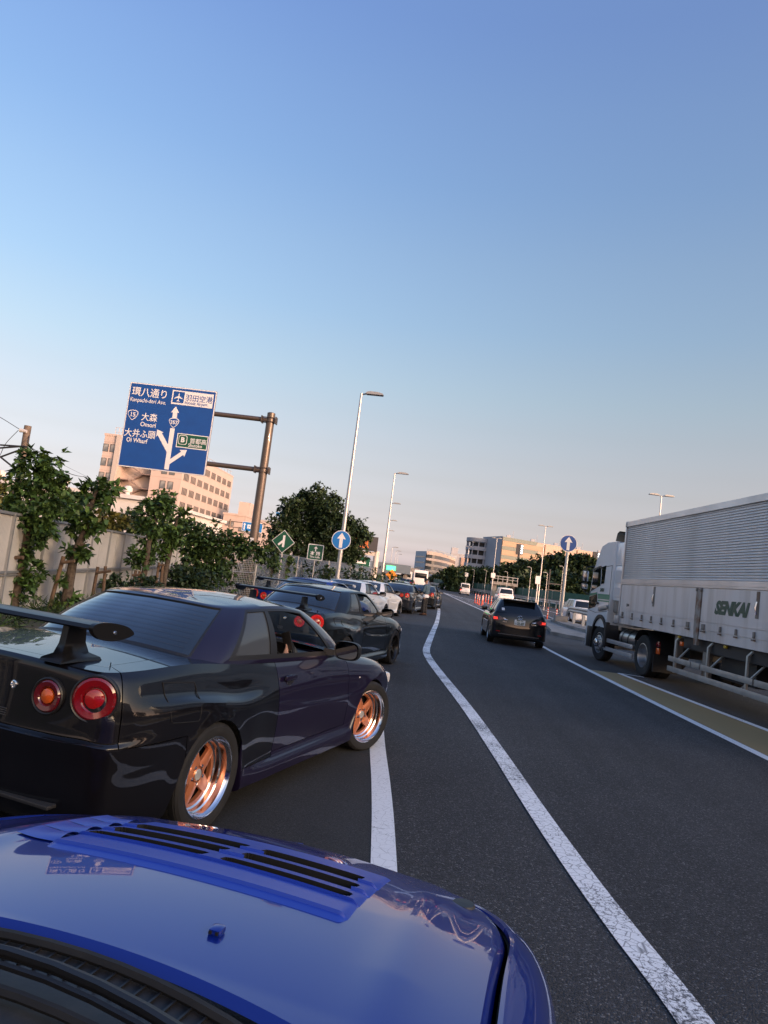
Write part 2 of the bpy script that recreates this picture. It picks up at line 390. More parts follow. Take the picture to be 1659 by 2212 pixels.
def car_body(root, S, mats, res=7, vres=3):
    plan = np.array(S['plan'], float); n = len(plan)
    t = np.linspace(0, n - 1, (n - 1) * res + 1)
    b0 = catmull(plan, t); side = (t > S['side'][0]) & (t < S['side'][1])
    for ys in S.get('seams', ()):
        tt = np.interp(ys, b0[side, 1], t[side]); k = np.argmin(abs(t - tt)); t[k] = tt
    t = np.sort(t)
    C = catmull(plan, t); e = 1e-3
    tg = catmull(plan, np.minimum(t + e, n - 1)) - catmull(plan, np.maximum(t - e, 0)); tg /= np.linalg.norm(tg, axis=1, keepdims=True)
    tg[0] = (1, 0); tg[-1] = (-1, 0); C[0, 0] = 0; C[-1, 0] = 0
    nm2 = np.stack([tg[:, 1], -tg[:, 0]], 1)
    ks = sorted(S['rows']); RA = np.array([S['rows'][k] for k in ks], float); nr = RA.shape[1]
    RC = pchip(ks, RA.reshape(len(ks), -1), t).reshape(len(t), nr, 2)
    zt = lambda x, y: pchip(S['ztop'][0], S['ztop'][1], y) - pchip(S['crown'][0], S['crown'][1], y) * np.abs(x)**S.get('cpow', 2)
    v = np.linspace(0, nr - 1, (nr - 1) * vres + 1); nv = len(v)
    ins = pchip(sorted(S['inset']), [S['inset'][k] for k in sorted(S['inset'])], t)
    fr = np.array([.06, .18, .4, .7, 1.])
    P = np.zeros((len(t), nv + len(fr), 3))
    for i in range(len(t)):
        z = RC[i, :, 0].copy(); of = RC[i, :, 1]
        xy = C[i] + nm2[i] * of[-1]; ztop = zt(xy[0], xy[1]); sh = ztop - z[-1]
        z = z + sh * np.clip((np.arange(nr) - (nr - 5)) / 4., 0, 1)
        for k in range(1, nr): z[k] = max(z[k], z[k - 1] + .002)
        zz = pchip(np.arange(nr), z, v); oo = pchip(np.arange(nr), of, v)
        fl = np.zeros_like(zz)
        for yc, zc, rr in S['arches']:
            if abs(C[i, 1] - yc) < rr and S['side'][0] < t[i] < S['side'][1]:
                za = zc + math.sqrt(max(rr**2 - (C[i, 1] - yc)**2, 0)); zn = np.maximum(zz, za); oo = np.interp(zn, zz, oo); zz = zn
            dist = np.hypot(C[i, 1] - yc, zz - zc) - rr
            if S['side'][0] < t[i] < S['side'][1]: fl += S.get('flare', .012) * np.exp(-(np.maximum(dist, 0) / .035)**2) * (zz > zc - .12)
        oo = oo + fl
        P[i, :nv, 0] = C[i, 0] + nm2[i, 0] * oo; P[i, :nv, 1] = C[i, 1] + nm2[i, 1] * oo; P[i, :nv, 2] = zz
        for q, f in enumerate(fr):
            xy = C[i] + nm2[i] * (oo[-1] - ins[i] * f); xy[0] = max(xy[0], 0); P[i, nv + q] = (xy[0], xy[1], zt(xy[0], xy[1]))
    P[0, :, 0] = 0; P[-1, :, 0] = 0
    Lf = P[::-1][:-1].copy(); Lf[..., 0] *= -1
    F = np.concatenate([Lf, P]); vv = np.concatenate([v, (nr - 1) + fr]); tt = np.concatenate([t[::-1][:-1], t])
    names = np.empty((F.shape[0] - 1, F.shape[1] - 1), dtype=object)
    for i in range(F.shape[0] - 1):
        sd = 'R' if i >= len(t) - 1 else 'L'
        for j in range(F.shape[1] - 1):
            c = (F[i, j] + F[i + 1, j + 1]) / 2
            nm_ = S['panel']((tt[i] + tt[i + 1]) / 2, c[0], c[1], c[2], (vv[j] + vv[j + 1]) / 2)
            names[i, j] = nm_ + '|' + sd if nm_ and nm_ in S.get('twosided', ()) else nm_
    objs, N = panel_objs(F, names, mats, root, rename=lambda s: s.split('|')[0], gap=S.get('gap', .0025))
    inn = MB(); inn.grid((F - N * .022).tolist()); inn.build('inner_body', m_gap, root)
    ring = P[:, -1]
    def fill(name, y0, y1, K=18, mat=None, yext=None):
        sel = np.where((ring[:, 1] > y0) & (ring[:, 1] < y1))[0]; Q = []
        for i in sel:
            x, y = ring[i, 0], ring[i, 1]
            Q.append([(x * a, y, float(zt(x * a, y))) for a in np.linspace(-1, 1, K)])
        mb = MB(); mb.grid(Q, flip=(ring[sel[-1], 1] > ring[sel[0], 1]))
        for o_ in Q[-1:] + Q[:1]: pass
        return mb.build(name, mat, root, fixn=True)
    for yc, zc, rr in S['arches']:
        K = 20; hx = S['halfw']
        for sx in (-1, 1):
            mb = MB(); Q = [[(sx * x, yc - math.cos(math.pi * (k / K * 1.2 - .1)) * rr * 1.0, zc + math.sin(math.pi * (k / K * 1.2 - .1)) * rr * 1.0) for x in (hx - .012, hx - .30, hx - .42)] for k in range(K + 1)]
            mb.grid(Q)
            mb.add([(sx * (hx - .42), yc, zc)] + [q[2] for q in Q], [(0, k + 1, k + 2) for k in range(K)])
            mb.build('wheel_well', m_gap, root)
    return dict(P=P, F=F, N=N, zt=zt, fill=fill, objs=objs, t=t, C=C)

def car_cabin(root, S, bodymat, sres=6, tn=12):
    B = np.array(S['B'], float); T = np.array(S['T'], float); k = len(B)
    s = set(np.round(np.linspace(0, k - 1, (k - 1) * sres + 1), 4)); tt = set(np.round(np.linspace(0, 1, tn + 1), 4))
    for w in S['windows']: s |= {w[1], w[2]}; tt |= {w[3], w[4]}
    s = np.array(sorted(s)); tt = np.array(sorted(tt))
    b = catmull(B, s); tp = catmull(T, s); b[0, 0] = tp[0, 0] = b[-1, 0] = tp[-1, 0] = 0
    G = b[:, None] * (1 - tt[None, :, None]) + tp[:, None] * tt[None, :, None]
    nx = np.gradient(b[:, :2], axis=0); nx /= np.linalg.norm(nx, axis=1, keepdims=True)
    bul = S.get('bulge', .02) * 4 * tt * (1 - tt)
    G[..., 0] += nx[:, 1][:, None] * bul[None]; G[..., 1] -= nx[:, 0][:, None] * bul[None]; G[..., 2] += .35 * bul[None]
    G[0, :, 0] = 0; G[-1, :, 0] = 0
    Lf = G[::-1][:-1].copy(); Lf[..., 0] *= -1; F = np.concatenate([Lf, G])
    sf = np.concatenate([s[::-1][:-1], s]); ns = len(s)
    names = np.empty((F.shape[0] - 1, F.shape[1] - 1), dtype=object)
    for i in range(F.shape[0] - 1):
        sd = 'R' if i >= ns - 1 else 'L'; sm = (sf[i] + sf[i + 1]) / 2
        for j in range(F.shape[1] - 1):
            tm = (tt[j] + tt[j + 1]) / 2; nm = 'roof'
            for w in S['windows']:
                if w[1] < sm < w[2] and w[3] < tm < w[4]: nm = w[0] + '|' + (sd if w[0] in S['sided'] else '')
            if nm == 'roof':
                for w in S.get('trim', ()):
                    if w[0] < sm < w[1] and w[2] < tm < w[3]: nm = 'window_trim|' + sd
            names[i, j] = nm
    glass = {}
    gn = [x for x in set(names.ravel()) if x.split('|')[0] in [w[0] for w in S['windows']]]
    du = np.gradient(F, axis=0); dv = np.gradient(F, axis=1); N = np.cross(du, dv); N /= np.maximum(np.linalg.norm(N, axis=2, keepdims=True), 1e-9)
    # painted shell and black trim
    sh = names.copy(); sh[np.isin(sh.astype(str), gn)] = None
    roofn = sh.copy(); roofn[roofn != 'roof'] = None
    mb = MB(); vid = {}
    objs, _ = panel_objs(F, np.where(sh == 'roof', None, sh), lambda n_: m_dark, root, gap=0, fl=.012, rename=lambda q: q.split('|')[0])
    # roof: pillars and rails plus the crowned top in one mesh
    for i, j in np.argwhere(roofn == 'roof'):
        mb.add([F[i, j], F[i + 1, j], F[i + 1, j + 1], F[i, j + 1]], [(0, 1, 2, 3)])
    Tl = G[:, -1]; K = 16; Q = []
    cr = S.get('crown', .035)
    ymid0, ymid1 = Tl[:, 1].min(), Tl[:, 1].max()
    for q in Tl:
        w = math.sin(math.pi * np.clip((q[1] - ymid0) / (ymid1 - ymid0), 0, 1))**.6
        Q.append([(q[0] * a, q[1], q[2] + cr * (1 - a * a) * (.35 + .65 * w) * min(q[0] / .5, 1.) + 0.0) for a in np.linspace(-1, 1, K)])
    mb.grid(Q, flip=True)
    # inner flange round window openings
    for i, j in np.argwhere(roofn == 'roof'):
        for di, dj, ab in ((0, -1, (0, 1)), (0, 1, (3, 2)), (-1, 0, (0, 3)), (1, 0, (1, 2))):
            a, b_ = i + di, j + dj
            if 0 <= a < names.shape[0] and 0 <= b_ < names.shape[1] and roofn[a, b_] != 'roof':
                c4 = [(i, j), (i + 1, j), (i + 1, j + 1), (i, j + 1)]; p, q = c4[ab[0]], c4[ab[1]]
                mb.add([F[p], F[q], F[q] - N[q] * .03, F[p] - N[p] * .03], [(0, 1, 2, 3)])
    roof = mb.build('roof', bodymat, root, smooth=40, fixn=True)
    for g in gn:
        nm = g.split('|')[0]
        if g in S.get('open', ()): continue
        gl = MB(); Fi = F - N * .008
        for i, j in np.argwhere(names == g): gl.add([Fi[i, j], Fi[i + 1, j], Fi[i + 1, j + 1], Fi[i, j + 1]], [(0, 1, 2, 3)])
        glass[g] = gl.build(nm, S['glass'].get(nm, m_gdark), root, smooth=60, fixn=True)
    return dict(F=F, N=N, names=names, glass=glass, roof=roof, s=s, tt=tt, G=G)

def wheel_meshes(kind, rt=.325, w=.25, rimr=.245, lod=1):
    """tyre, rim meshes; the wheel turns about x and its face looks to +x"""
    h = w / 2; n = 40 if lod else 22
    ty = MB()
    g = .006
    tread = []
    for a, b in ((-.80, -.50), (-.44, -.06), (.06, .44), (.50, .80)):
        tread += [(rt - g, a * h - .002), (rt, a * h + .002), (rt, b * h - .002), (rt - g, b * h + .002)]
    ty.lathe([(rimr - .01, -h * .88), (rimr + .03, -h), (rt - .02, -h * .98), (rt - .004, -h * .86)] + tread + [(rt - .004, h * .86), (rt - .02, h * .98), (rimr + .03, h), (rimr + .006, h * .93), (rimr - .012, h * .86)], 'x', n=n)
    tm = ty.mesh('tyre', m_rub, 30)
    rb = MB(); R_ = rimr
    if kind == 'star':
        rb.lathe([(R_ - .004, h * .80), (R_, h * .92), (R_ - .008, h * .93), (R_ - .014, h * .80), (R_ - .022, h * .72), (R_ - .024, h * .40), (R_ - .034, h * .34), (R_ - .036, h * .12), (R_ - .046, h * .06), (R_ - .048, -h * .1)], 'x', n=n, mi=1)
        rb.lathe([(R_ - .048, -h * .1), (R_ - .05, -h * .55), (R_ - .02, -h * .9)], 'x', n=n, mi=2)
        x0 = -h * .02
        rb.lathe([(R_ - .046, x0 + .004), (R_ - .066, x0 + .006), (R_ - .068, x0 - .02)], 'x', n=n, mi=0)
        for k in range(5):
            a = 2 * math.pi * k / 5 + .3
            Mx = Matrix.Rotation(a, 4, 'X')
            w0, w1, r0, r1 = .060, .024, .045, R_ - .05
            pts = []
            for r_, ww, xx in ((r0, .046, x0 + .026), (.11, .040, x0 + .022), (r1, .032, x0 + .008)):
                pts.append([(xx - .022, -ww * 1.06, r_), (xx - .002, -ww, r_), (xx + .006, -ww * .55, r_), (xx + .007, 0, r_), (xx + .006, ww * .55, r_), (xx - .002, ww, r_), (xx - .022, ww * 1.06, r_)])
            rb.grid([[tuple(Mx @ Vector(q)) for q in row] for row in pts], mi=0)
            b = a + math.pi / 5
            rb.lathe([(.0, .012), (.011, .011), (.012, -.01)], 'x', c=(x0 + .026, math.cos(b) * .056, math.sin(b) * .056), n=8, mi=1)
        rb.lathe([(.090, x0 - .01), (.088, x0 + .016), (.078, x0 + .026), (.070, x0 + .018), (.045, x0 + .014), (.042, x0 + .03), (.034, x0 + .036)], 'x', n=28, mi=0)
        rb.lathe([(.034, x0 + .037), (.030, x0 + .040), (0, x0 + .041)], 'x', n=24, mi=3)
        rb.lathe([(.15, -h * .40), (.15, -h * .45)], 'x', n=28, mi=4); rb.lathe([(.15, -h * .40), (.07, -h * .40)], 'x', n=28, mi=4); rb.lathe([(.20, -h * .5), (0.02, -h * .5)], 'x', n=20, mi=2)
        rm = rb.mesh('rim', [m_copper, m_polish, m_gap, M('wheel_cap', (.50, .50, .49), .35, .4), m_disc], 35)
    elif kind == 'six':
        rb.lathe([(R_ - .004, h * .80), (R_, h * .92), (R_ - .008, h * .93), (R_ - .014, h * .80), (R_ - .028, h * .3), (R_ - .032, -h * .6)], 'x', n=n)
        x0 = h * .35
        for k in range(6):
            Mx = Matrix.Rotation(2 * math.pi * k / 6, 4, 'X'); pts = []
            for r_, ww, xx in ((.03, .034, x0), (.12, .026, x0 + .004), (R_ - .026, .030, x0 + .018)):
                pts.append([(xx - .035, -ww, r_), (xx, -ww * .8, r_), (xx + .004, 0, r_), (xx, ww * .8, r_), (xx - .035, ww, r_)])
            rb.grid([[tuple(Mx @ Vector(q)) for q in row] for row in pts])
        rb.lathe([(.075, x0 - .03), (.07, x0 + .006), (.04, x0 + .01), (.034, x0 + .022), (0, x0 + .024)], 'x', n=20)
        rb.lathe([(.17, -h * .1), (.06, -h * .1)], 'x', n=20, mi=1); rb.lathe([(.2, -h * .5), (.02, -h * .5)], 'x', n=16, mi=2)
        rm = rb.mesh('rim', [m_rimblk, m_disc, m_gap], 35)
    else:
        rb.lathe([(R_, h * .85), (R_ - .012, h * .86), (R_ - .03, h * .5)], 'x', n=n)
        x0 = h * .6
        for k in range(10):
            Mx = Matrix.Rotation(2 * math.pi * k / 10, 4, 'X'); pts = []
            for r_, ww in ((.03, .016), (R_ - .02, .018)):
                pts.append([(x0 - .03, -ww, r_), (x0, -ww * .8, r_), (x0, ww * .8, r_), (x0 - .03, ww, r_)])
            rb.grid([[tuple(Mx @ Vector(q)) for q in row] for row in pts])
        rb.lathe([(.05, x0 - .03), (.045, x0 + .006), (0, x0 + .008)], 'x', n=16); rb.lathe([(R_ - .01, h * .1), (.02, h * .1)], 'x', n=16, mi=1)
        rm = rb.mesh('rim', [m_rimsil, m_gap], 35)
    return tm, rm

def put_wheel(root, meshes, x, y, z, steer=0., right=True, name='wheel'):
    w = bpy.data.objects.new(name, None); COL.objects.link(w); w.parent = root; w.location = (x, y, z); w.empty_display_size = .1
    w.rotation_euler = (0, 0, (0 if right else math.pi) + steer)
    part('tyre', meshes[0], w); part('rim', meshes[1], w)
    return w
# ------------------------------------------------------------------ the coupe (six in the queue and the bonnet in the foreground)
def rear_disc(mb, c, yaw, prof, mi=0, n=36, tilt=0.):
    """lathe looking backwards (-y), turned by yaw"""
    mb.lathe(prof, 'y', n=n, mi=mi, M4=Matrix.Translation(c) @ Matrix.Rotation(yaw, 4, 'Z') @ Matrix.Rotation(tilt, 4, 'X'))

COUPE = dict(
    plan=[(0, -.985), (.40, -.975), (.66, -.935), (.80, -.845), (.862, -.66), (.885, -.35), (.892, .0), (.886, .36), (.870, .80), (.868, 1.40), (.868, 2.06), (.874, 2.66), (.866, 3.02), (.80, 3.30), (.62, 3.50), (.30, 3.60), (0, 3.62)],
    side=(2.2, 13.2), halfw=.875, seams=(-.80, .84, 2.12, 3.10),
    rows={
        0: [(.20, -.10), (.27, -.03), (.34, -.005), (.40, -.002), (.44, -.002), (.52, .0), (.60, .008), (.648, .012), (.664, -.028), (.75, -.036), (.90, -.045), (.985, -.052), (1.005, -.070)],
        2: [(.20, -.08), (.27, -.02), (.34, -.004), (.40, -.002), (.44, -.002), (.52, .0), (.60, .008), (.648, .012), (.664, -.026), (.75, -.034), (.90, -.045), (.985, -.055), (1.005, -.075)],
        3: [(.18, -.06), (.25, -.01), (.32, .0), (.37, .0), (.42, .0), (.50, .0), (.58, .004), (.630, .006), (.650, -.014), (.78, -.022), (.90, -.045), (.975, -.075), (1.0, -.10)],
        5: [(.17, -.04), (.22, -.006), (.28, .0), (.33, .0), (.38, .0), (.48, .0), (.56, .002), (.625, .0), (.70, -.002), (.80, -.012), (.842, -.060), (.93, -.085), (.985, -.125)],
        6: [(.16, -.04), (.21, -.005), (.27, .0), (.32, .0), (.37, .0), (.48, .0), (.56, .002), (.625, .002), (.70, .0), (.768, -.008), (.808, -.066), (.90, -.088), (.965, -.125)],
        7: [(.145, -.05), (.18, .004), (.25, .004), (.30, -.006), (.34, -.008), (.46, -.002), (.55, .0), (.625, .0), (.685, -.004), (.735, -.016), (.780, -.066), (.88, -.086), (.955, -.115)],
        8: [(.14, -.06), (.165, .004), (.235, .004), (.285, -.030), (.315, -.036), (.44, -.024), (.55, -.020), (.62, -.020), (.68, -.024), (.74, -.032), (.80, -.048), (.88, -.074), (.945, -.106)],
        9: [(.14, -.06), (.165, .004), (.235, .004), (.285, -.030), (.315, -.038), (.44, -.026), (.55, -.020), (.585, -.018), (.62, -.030), (.72, -.034), (.80, -.050), (.88, -.076), (.935, -.106)],
        10: [(.14, -.06), (.165, .004), (.235, .004), (.285, -.024), (.315, -.030), (.44, -.018), (.52, -.012), (.555, -.010), (.60, -.024), (.70, -.028), (.78, -.044), (.85, -.074), (.905, -.110)],
        11: [(.15, -.04), (.18, .004), (.24, .004), (.29, .0), (.33, .0), (.44, .0), (.52, .0), (.58, .0), (.64, .0), (.70, -.008), (.76, -.030), (.81, -.070), (.835, -.125)],
        12: [(.14, -.03), (.17, .010), (.23, .010), (.28, .0), (.33, .0), (.42, .0), (.50, .0), (.55, .0), (.60, -.002), (.65, -.012), (.70, -.032), (.74, -.070), (.762, -.120)],
        14: [(.12, -.02), (.15, .020), (.20, .020), (.26, .0), (.32, .0), (.38, .0), (.44, .004), (.50, .0), (.54, -.010), (.58, -.030), (.62, -.060), (.66, -.100), (.69, -.150)],
        16: [(.12, -.02), (.15, .020), (.20, .020), (.26, .0), (.32, .0), (.38, .0), (.44, .004), (.50, .0), (.54, -.010), (.58, -.030), (.62, -.060), (.66, -.100), (.69, -.150)]},
    ztop=([-1.0, -.95, -.88, -.6, -.2, .2, 1.0, 2.0, 2.2, 2.66, 3.0, 3.3, 3.5, 3.65], [1.005, 1.016, 1.022, 1.036, 1.052, 1.03, .99, .972, .958, .908, .848, .775, .715, .66]),
    crown=([-1.0, -.4, .3, 1.5, 2.1, 3.0, 3.65], [.055, .075, .09, .08, .085, .085, .09]),
    inset={0: .055, 3: .13, 5: .145, 6: .10, 7: .015, 10: .012, 11: .010, 12: .012, 13: .03, 16: .05},
    arches=[(0., .318, .352), (2.665, .318, .352)], flare=.008,
    twosided=('quarter_panel', 'door', 'front_fender', 'side_skirt'))
def coupe_panel(t, x, y, z, v):
    if v > 12 and t > 13.2: return 'front_bumper'
    if t < 3.25: return 'rear_bumper' if v < 8 else 'rear_panel'
    if y < -.30 and v < 7: return 'rear_bumper'
    if y < .84:
        if y > .30 and v < 3: return 'side_skirt'
        return 'quarter_panel'
    if v < 4 and y < 2.36: return 'side_skirt'
    if y < 2.12: return 'door'
    if y < 3.10 and not (y > 2.9 and v < 6): return 'front_fender'
    return 'front_bumper'
COUPE['panel'] = coupe_panel

def make_coupe():
    pm = m_purple
    root = thing('coupe', 'proto', 'car')
    D = car_body(root, COUPE, lambda n: pm, res=7, vres=3)
    P, t = D['P'], D['t']
    D['fill']('trunk_lid', -1.2, -.03, mat=pm, K=22)
    D['fill']('hood', 2.03, 3.7, mat=pm, K=22)
    global CABSPEC
    CABSPEC = cab = dict(
        B=[(0, -.13, 1.045), (.33, -.115, 1.035), (.575, -.065, 1.010), (.720, .06, .975), (.770, .25, .968), (.772, .84, .945), (.772, 1.40, .925), (.765, 1.95, .905), (.725, 2.19, .900), (.64, 2.29, .900), (.33, 2.40, .922), (0, 2.43, .932)],
        T=[(0, .36, 1.332), (.30, .37, 1.326), (.470, .44, 1.314), (.548, .545, 1.314), (.585, .655, 1.320), (.598, .875, 1.330), (.597, 1.15, 1.330), (.585, 1.42, 1.306), (.566, 1.59, 1.280), (.50, 1.65, 1.272), (.28, 1.71, 1.284), (0, 1.72, 1.288)],
        windows=[('rear_window', 0., 2.25, .06, .95), ('quarter_window', 4., 4.86, .14, .90), ('door_window', 5.04, 6.82, .14, .90), ('windshield', 8.75, 11., .04, .96)],
        trim=[(3.86, 7.0, 0.06, .14), (3.86, 7.0, .90, .955), (3.86, 4., .14, .90), (4.86, 5.04, .14, .90), (6.82, 7.0, .14, .90), (0., 2.25, 0., .06), (0, 2.34, .95, .972), (2.25, 2.34, 0.03, .95)],
        sided=('quarter_window', 'door_window'), open=('door_window|R',), crown=.042, bulge=.030,
        glass=dict(rear_window=M('glass_rear', (.010, .014, .019), .04, spec=.9, coat=1., rvar=.02), quarter_window=M('glass_quarter', (.05, .055, .06), .12, spec=.8), door_window=m_gtint, windshield=m_gclear))
    Cb = car_cabin(root, cab, pm)
    Gw, tw_, sw_ = Cb['G'], Cb['tt'], Cb['s']; mb = MB()
    for tv in np.linspace(.16, .84, 9):
        j = int(np.argmin(abs(tw_ - tv))); j = min(max(j, 1), len(tw_) - 2); f = (tv - tw_[j]) / (tw_[j + 1] - tw_[j]) if tv > tw_[j] else 0.
        row = [Gw[i, j] * (1 - f) + Gw[i, j + 1] * f for i in np.where(sw_ <= 2.05)[0]]
        mb.tube([(-q[0], q[1] - .002, q[2] - .0055) for q in row[::-1]] + [(q[0], q[1] - .002, q[2] - .0055) for q in row[1:]], .0005, 4, cap=False)
    mb.build('heater_lines', M('heater_line', (.05, .045, .045), .5), root)['kind'] = 'stuff'
    # rear lamps: two rounds each side on the curved rear panel
    def surf(x, z):
        sel = np.where(t < 3.6)[0]; q = P[sel][:, :, :]; d = (q[..., 0] - x)**2 + (q[..., 2] - z)**2; i, j = np.unravel_index(np.argmin(d), d.shape); return q[i, j]
    for sx in (-1, 1):
        for x, z, r, core in ((.695, .865, .112, m_redcore), (.450, .845, .085, m_orange)):
            p = surf(x, z); a = surf(x - r * .7, z); b = surf(x + r * .7, z); ym = min(a[1], b[1], p[1])
            yaw = math.atan2(b[1] - a[1], b[0] - a[0]); c = Vector((sx * x, (a[1] + b[1]) / 2 - .014, z)); yw = sx * yaw
            mb = MB(); rear_disc(mb, c, yw, [(r + .010, .03), (r + .010, -.002), (r + .004, -.008), (r - .002, -.004), (r - .004, .02)])
            lamp = mb.build('tail_lamp', m_dark, root)
            mb = MB(); rear_disc(mb, c, yw, [(r - .002, .012), (r - .004, -.004), (r * .86, -.012), (r * .60, -.008), (r * .50, .004), (r * .47, .008), (0, .008)])
            mb.build('lens', m_redlens if core is m_redcore else M('dark_red_lens', (.10, .006, .010), .08, coat=1.), lamp)
            mb = MB(); rear_disc(mb, c, yw, [(r * .46, .006), (r * .43, -.004), (r * .3, -.010), (0, -.013)], n=24)
            mb.build('lens_core', core, lamp)
    # key lock, bumper slots, plate, emblem
    mb = MB(); p = surf(.215, .865); rear_disc(mb, (.215, p[1], .865), 0, [(.022, .01), (.022, -.004), (.016, -.007), (.014, -.002), (0, -.002)], n=20); mb.build('boot_lock', m_chrome, root)
    mb = MB()
    for k in range(4): mb.box((.16, surf(.16, .72)[1] - .001, .706 + k * .011), (.085, .006, .004))
    mb.build('boot_badge', M('badge_grey', (.16, .16, .17), .35, .8), root)
    mb = MB(); yb = surf(0, .54)[1]; mb.bbox((0, yb - .008, .545), (.345, .012, .175), .004); pl = mb.build('number_plate', M('plate_red', (.62, .04, .06), .4), root)
    mb = MB(); mb.bbox((0, yb - .0165, .545), (.315, .008, .148), .003); mb.build('plate_face', m_plate, pl)
    mb = MB()          # diffuser-like recess under the bumper
    for sx in (-1, 1): mb.bbox((sx * .36, -.955, .335), (.52, .09, .02), .006)
    mb.build('bumper_slot', M('slot_edge', (.03, .03, .032), .3), root)
    mb = MB(); mb.lathe([(.055, 0), (.062, -.005), (.064, -.14), (.058, -.15), (.054, -.13), (.05, .0)], 'y', c=(-.48, -.86, .245), n=24); mb.build('exhaust_pipe', m_chrome, root)
    # wing
    mb = MB(); prof = [(-.145, .000), (-.13, .018), (-.06, .030), (.03, .022), (.115, -.010), (.13, -.022), (.10, -.020), (.02, -.004), (-.07, -.004), (-.13, -.010)]
    wy, wz = -.795, 1.215
    mb.prism([(wy + a * .9, wz + b) for a, b in prof], -.66, .66, f=lambda a, b, h: (h, a, b + .02 * (1 - (h / .66)**2)))
    wing = mb.build('rear_wing', m_carb, root)
    for sx in (-1, 1):
        mb = MB(); ep = [(-.15, .018), (-.10, .034), (.0, .030), (.10, .010), (.155, -.020), (.155, -.038), (.09, -.056), (.0, -.064), (-.09, -.050), (-.145, -.015)]
        ep = [tuple(q) for q in catmull(np.array(ep[-1:] + ep + ep[:2]), np.linspace(1, len(ep) + 1, 48, endpoint=False))]
        mb.prism([(wy + a, wz + b) for a, b in ep], -1 * -.650, .678, f=lambda a, b, h: (sx * h, a, b)); e = mb.build('wing_end_plate', m_carb, wing, fixn=True)
        mb = MB(); mb.lathe([(.012, .679), (.010, .684), (0, .685)], 'x' , c=(0, wy + .01, wz - .02), n=12)
        if sx < 0: mb.v = [(-a, b, c) for a, b, c in mb.v]
        mb.build('bolt', m_chrome, wing)
        mb = MB(); rows = []
        for f, hw, y0, y1 in ((0, .075, -.15, .145), (.10, .068, -.14, .135), (.22, .030, -.105, .085), (.5, .022, -.085, .06), (1., .020, -.075, .05)):
            z = 1.015 + f * (wz - .012 - 1.015); x = sx * .43
            rows.append([(x - hw, wy + y0, z), (x + hw, wy + y0, z), (x + hw * .8, wy + (y0 + y1) / 2, z), (x + hw, wy + y1, z), (x - hw, wy + y1, z), (x - hw * .8, wy + (y0 + y1) / 2, z), (x - hw, wy + y0, z)])
        mb.grid(rows); mb.build('wing_leg', m_carb, root, smooth=50, fixn=True)
    # door mirror, handles, fuel door, side lamp, skirts' ends
    for sx in (-1, 1):
        mb = MB(); qs = [(math.cos(a), math.sin(a)) for a in np.linspace(0, 2 * math.pi, 25)]
        sq = lambda c, p=.62: abs(c)**p * (1 if c > 0 else -1)
        mb.grid([[(sx * (.935 + .112 * w_ * sq(c)), y_, 1.0 + .078 * w_ * sq(s_)) for c, s_ in qs] for y_, w_ in ((1.752, .93), (1.748, 1.0), (1.78, 1.02), (1.83, .93), (1.865, .70), (1.885, .35), (1.888, .02))])
        mb.add([(sx * a, b, c) for a, b, c in ((.74, 1.72, .935), (.74, 1.86, .930), (.86, 1.84, .955), (.86, 1.77, .955), (.74, 1.72, 1.0), (.74, 1.86, .99), (.86, 1.84, .99), (.86, 1.77, .99))], [(0, 1, 2, 3), (4, 7, 6, 5), (0, 3, 7, 4), (1, 5, 6, 2), (3, 2, 6, 7)])
        mir = mb.build('door_mirror', m_dark, root, fixn=True)
        mb = MB(); q = [(math.cos(a), math.sin(a)) for a in np.linspace(0, 2 * math.pi, 20, endpoint=False)]
        mb.prism([(sx * (.935 + .100 * abs(c)**.7 * np.sign(c)), 1.0 + .066 * abs(s_)**.7 * np.sign(s_)) for c, s_ in q], 1.7505, 1.7480, f=lambda a, b, h: (a, h, b))
        mb.build('mirror_glass', M('mirror_dark', (.25, .26, .28), .05, 1.), mir, fixn=True)
        # handle
        yh, zh = 1.0, .828; xs = .8245
        mb = MB(); mb.bbox((sx * (xs + .012), yh, zh), (.022, .17, .040), .012); h = mb.build('door_handle', pm, root)
        mb = MB(); mb.lathe([(.050, .0), (.046, .003), (.0, .001)], 'x', c=(0, 0, 0), n=20)
        mb.v = [(sx * (xs + .001 + a), yh + .01 + b * 1.15, zh - .018 + c * .8) for a, b, c in mb.v]; mb.build('handle_cup', M('handle_cup', (.02, .02, .026), .15, coat=1.), h, fixn=True)
        if sx > 0:
            qi = [(-.49, .93), (-.20, .905), (-.185, .87), (-.20, .71), (-.215, .695), (-.44, .715), (-.46, .73)]
            # fuel door: its outline stands off the quarter panel
            mb = MB(); pp = []
            for y_, z_ in qi + qi[:1]:
                d = (P[..., 1] - y_)**2 + (P[..., 2] - z_)**2; d[(t < 3)] = 9; i, j = np.unravel_index(np.argmin(d[:, :36]), d[:, :36].shape); pp.append((P[i, j, 0] + .001, y_, z_))
            dense = []
            for a, b in zip(pp, pp[1:]):
                for f in np.linspace(0, 1, 6, endpoint=False):
                    y_, z_ = a[1] + (b[1] - a[1]) * f, a[2] + (b[2] - a[2]) * f
                    d = (P[..., 1] - y_)**2 + (P[..., 2] - z_)**2; d[(t < 3)] = 9; i, j = np.unravel_index(np.argmin(d[:, :36]), d[:, :36].shape)
                    i0 = i; cand = P[max(i0 - 1, 0):i0 + 2].reshape(-1, 3); w_ = 1 / ((cand[:, 1] - y_)**2 + (cand[:, 2] - z_)**2 + 1e-5)**2
                    dense.append((float((cand[:, 0] * w_).sum() / w_.sum()) + .0005, y_, z_))
            mb.tube(dense + dense[:1], .0032, 5); mb.build('fuel_door', m_gap, root)
        mb = MB(); mb.bbox((sx * .846, 2.36, .705), (.012, .052, .032), .005); mb.build('side_indicator', M('clear_indicator', (.75, .72, .66), .2, coat=1.), root)
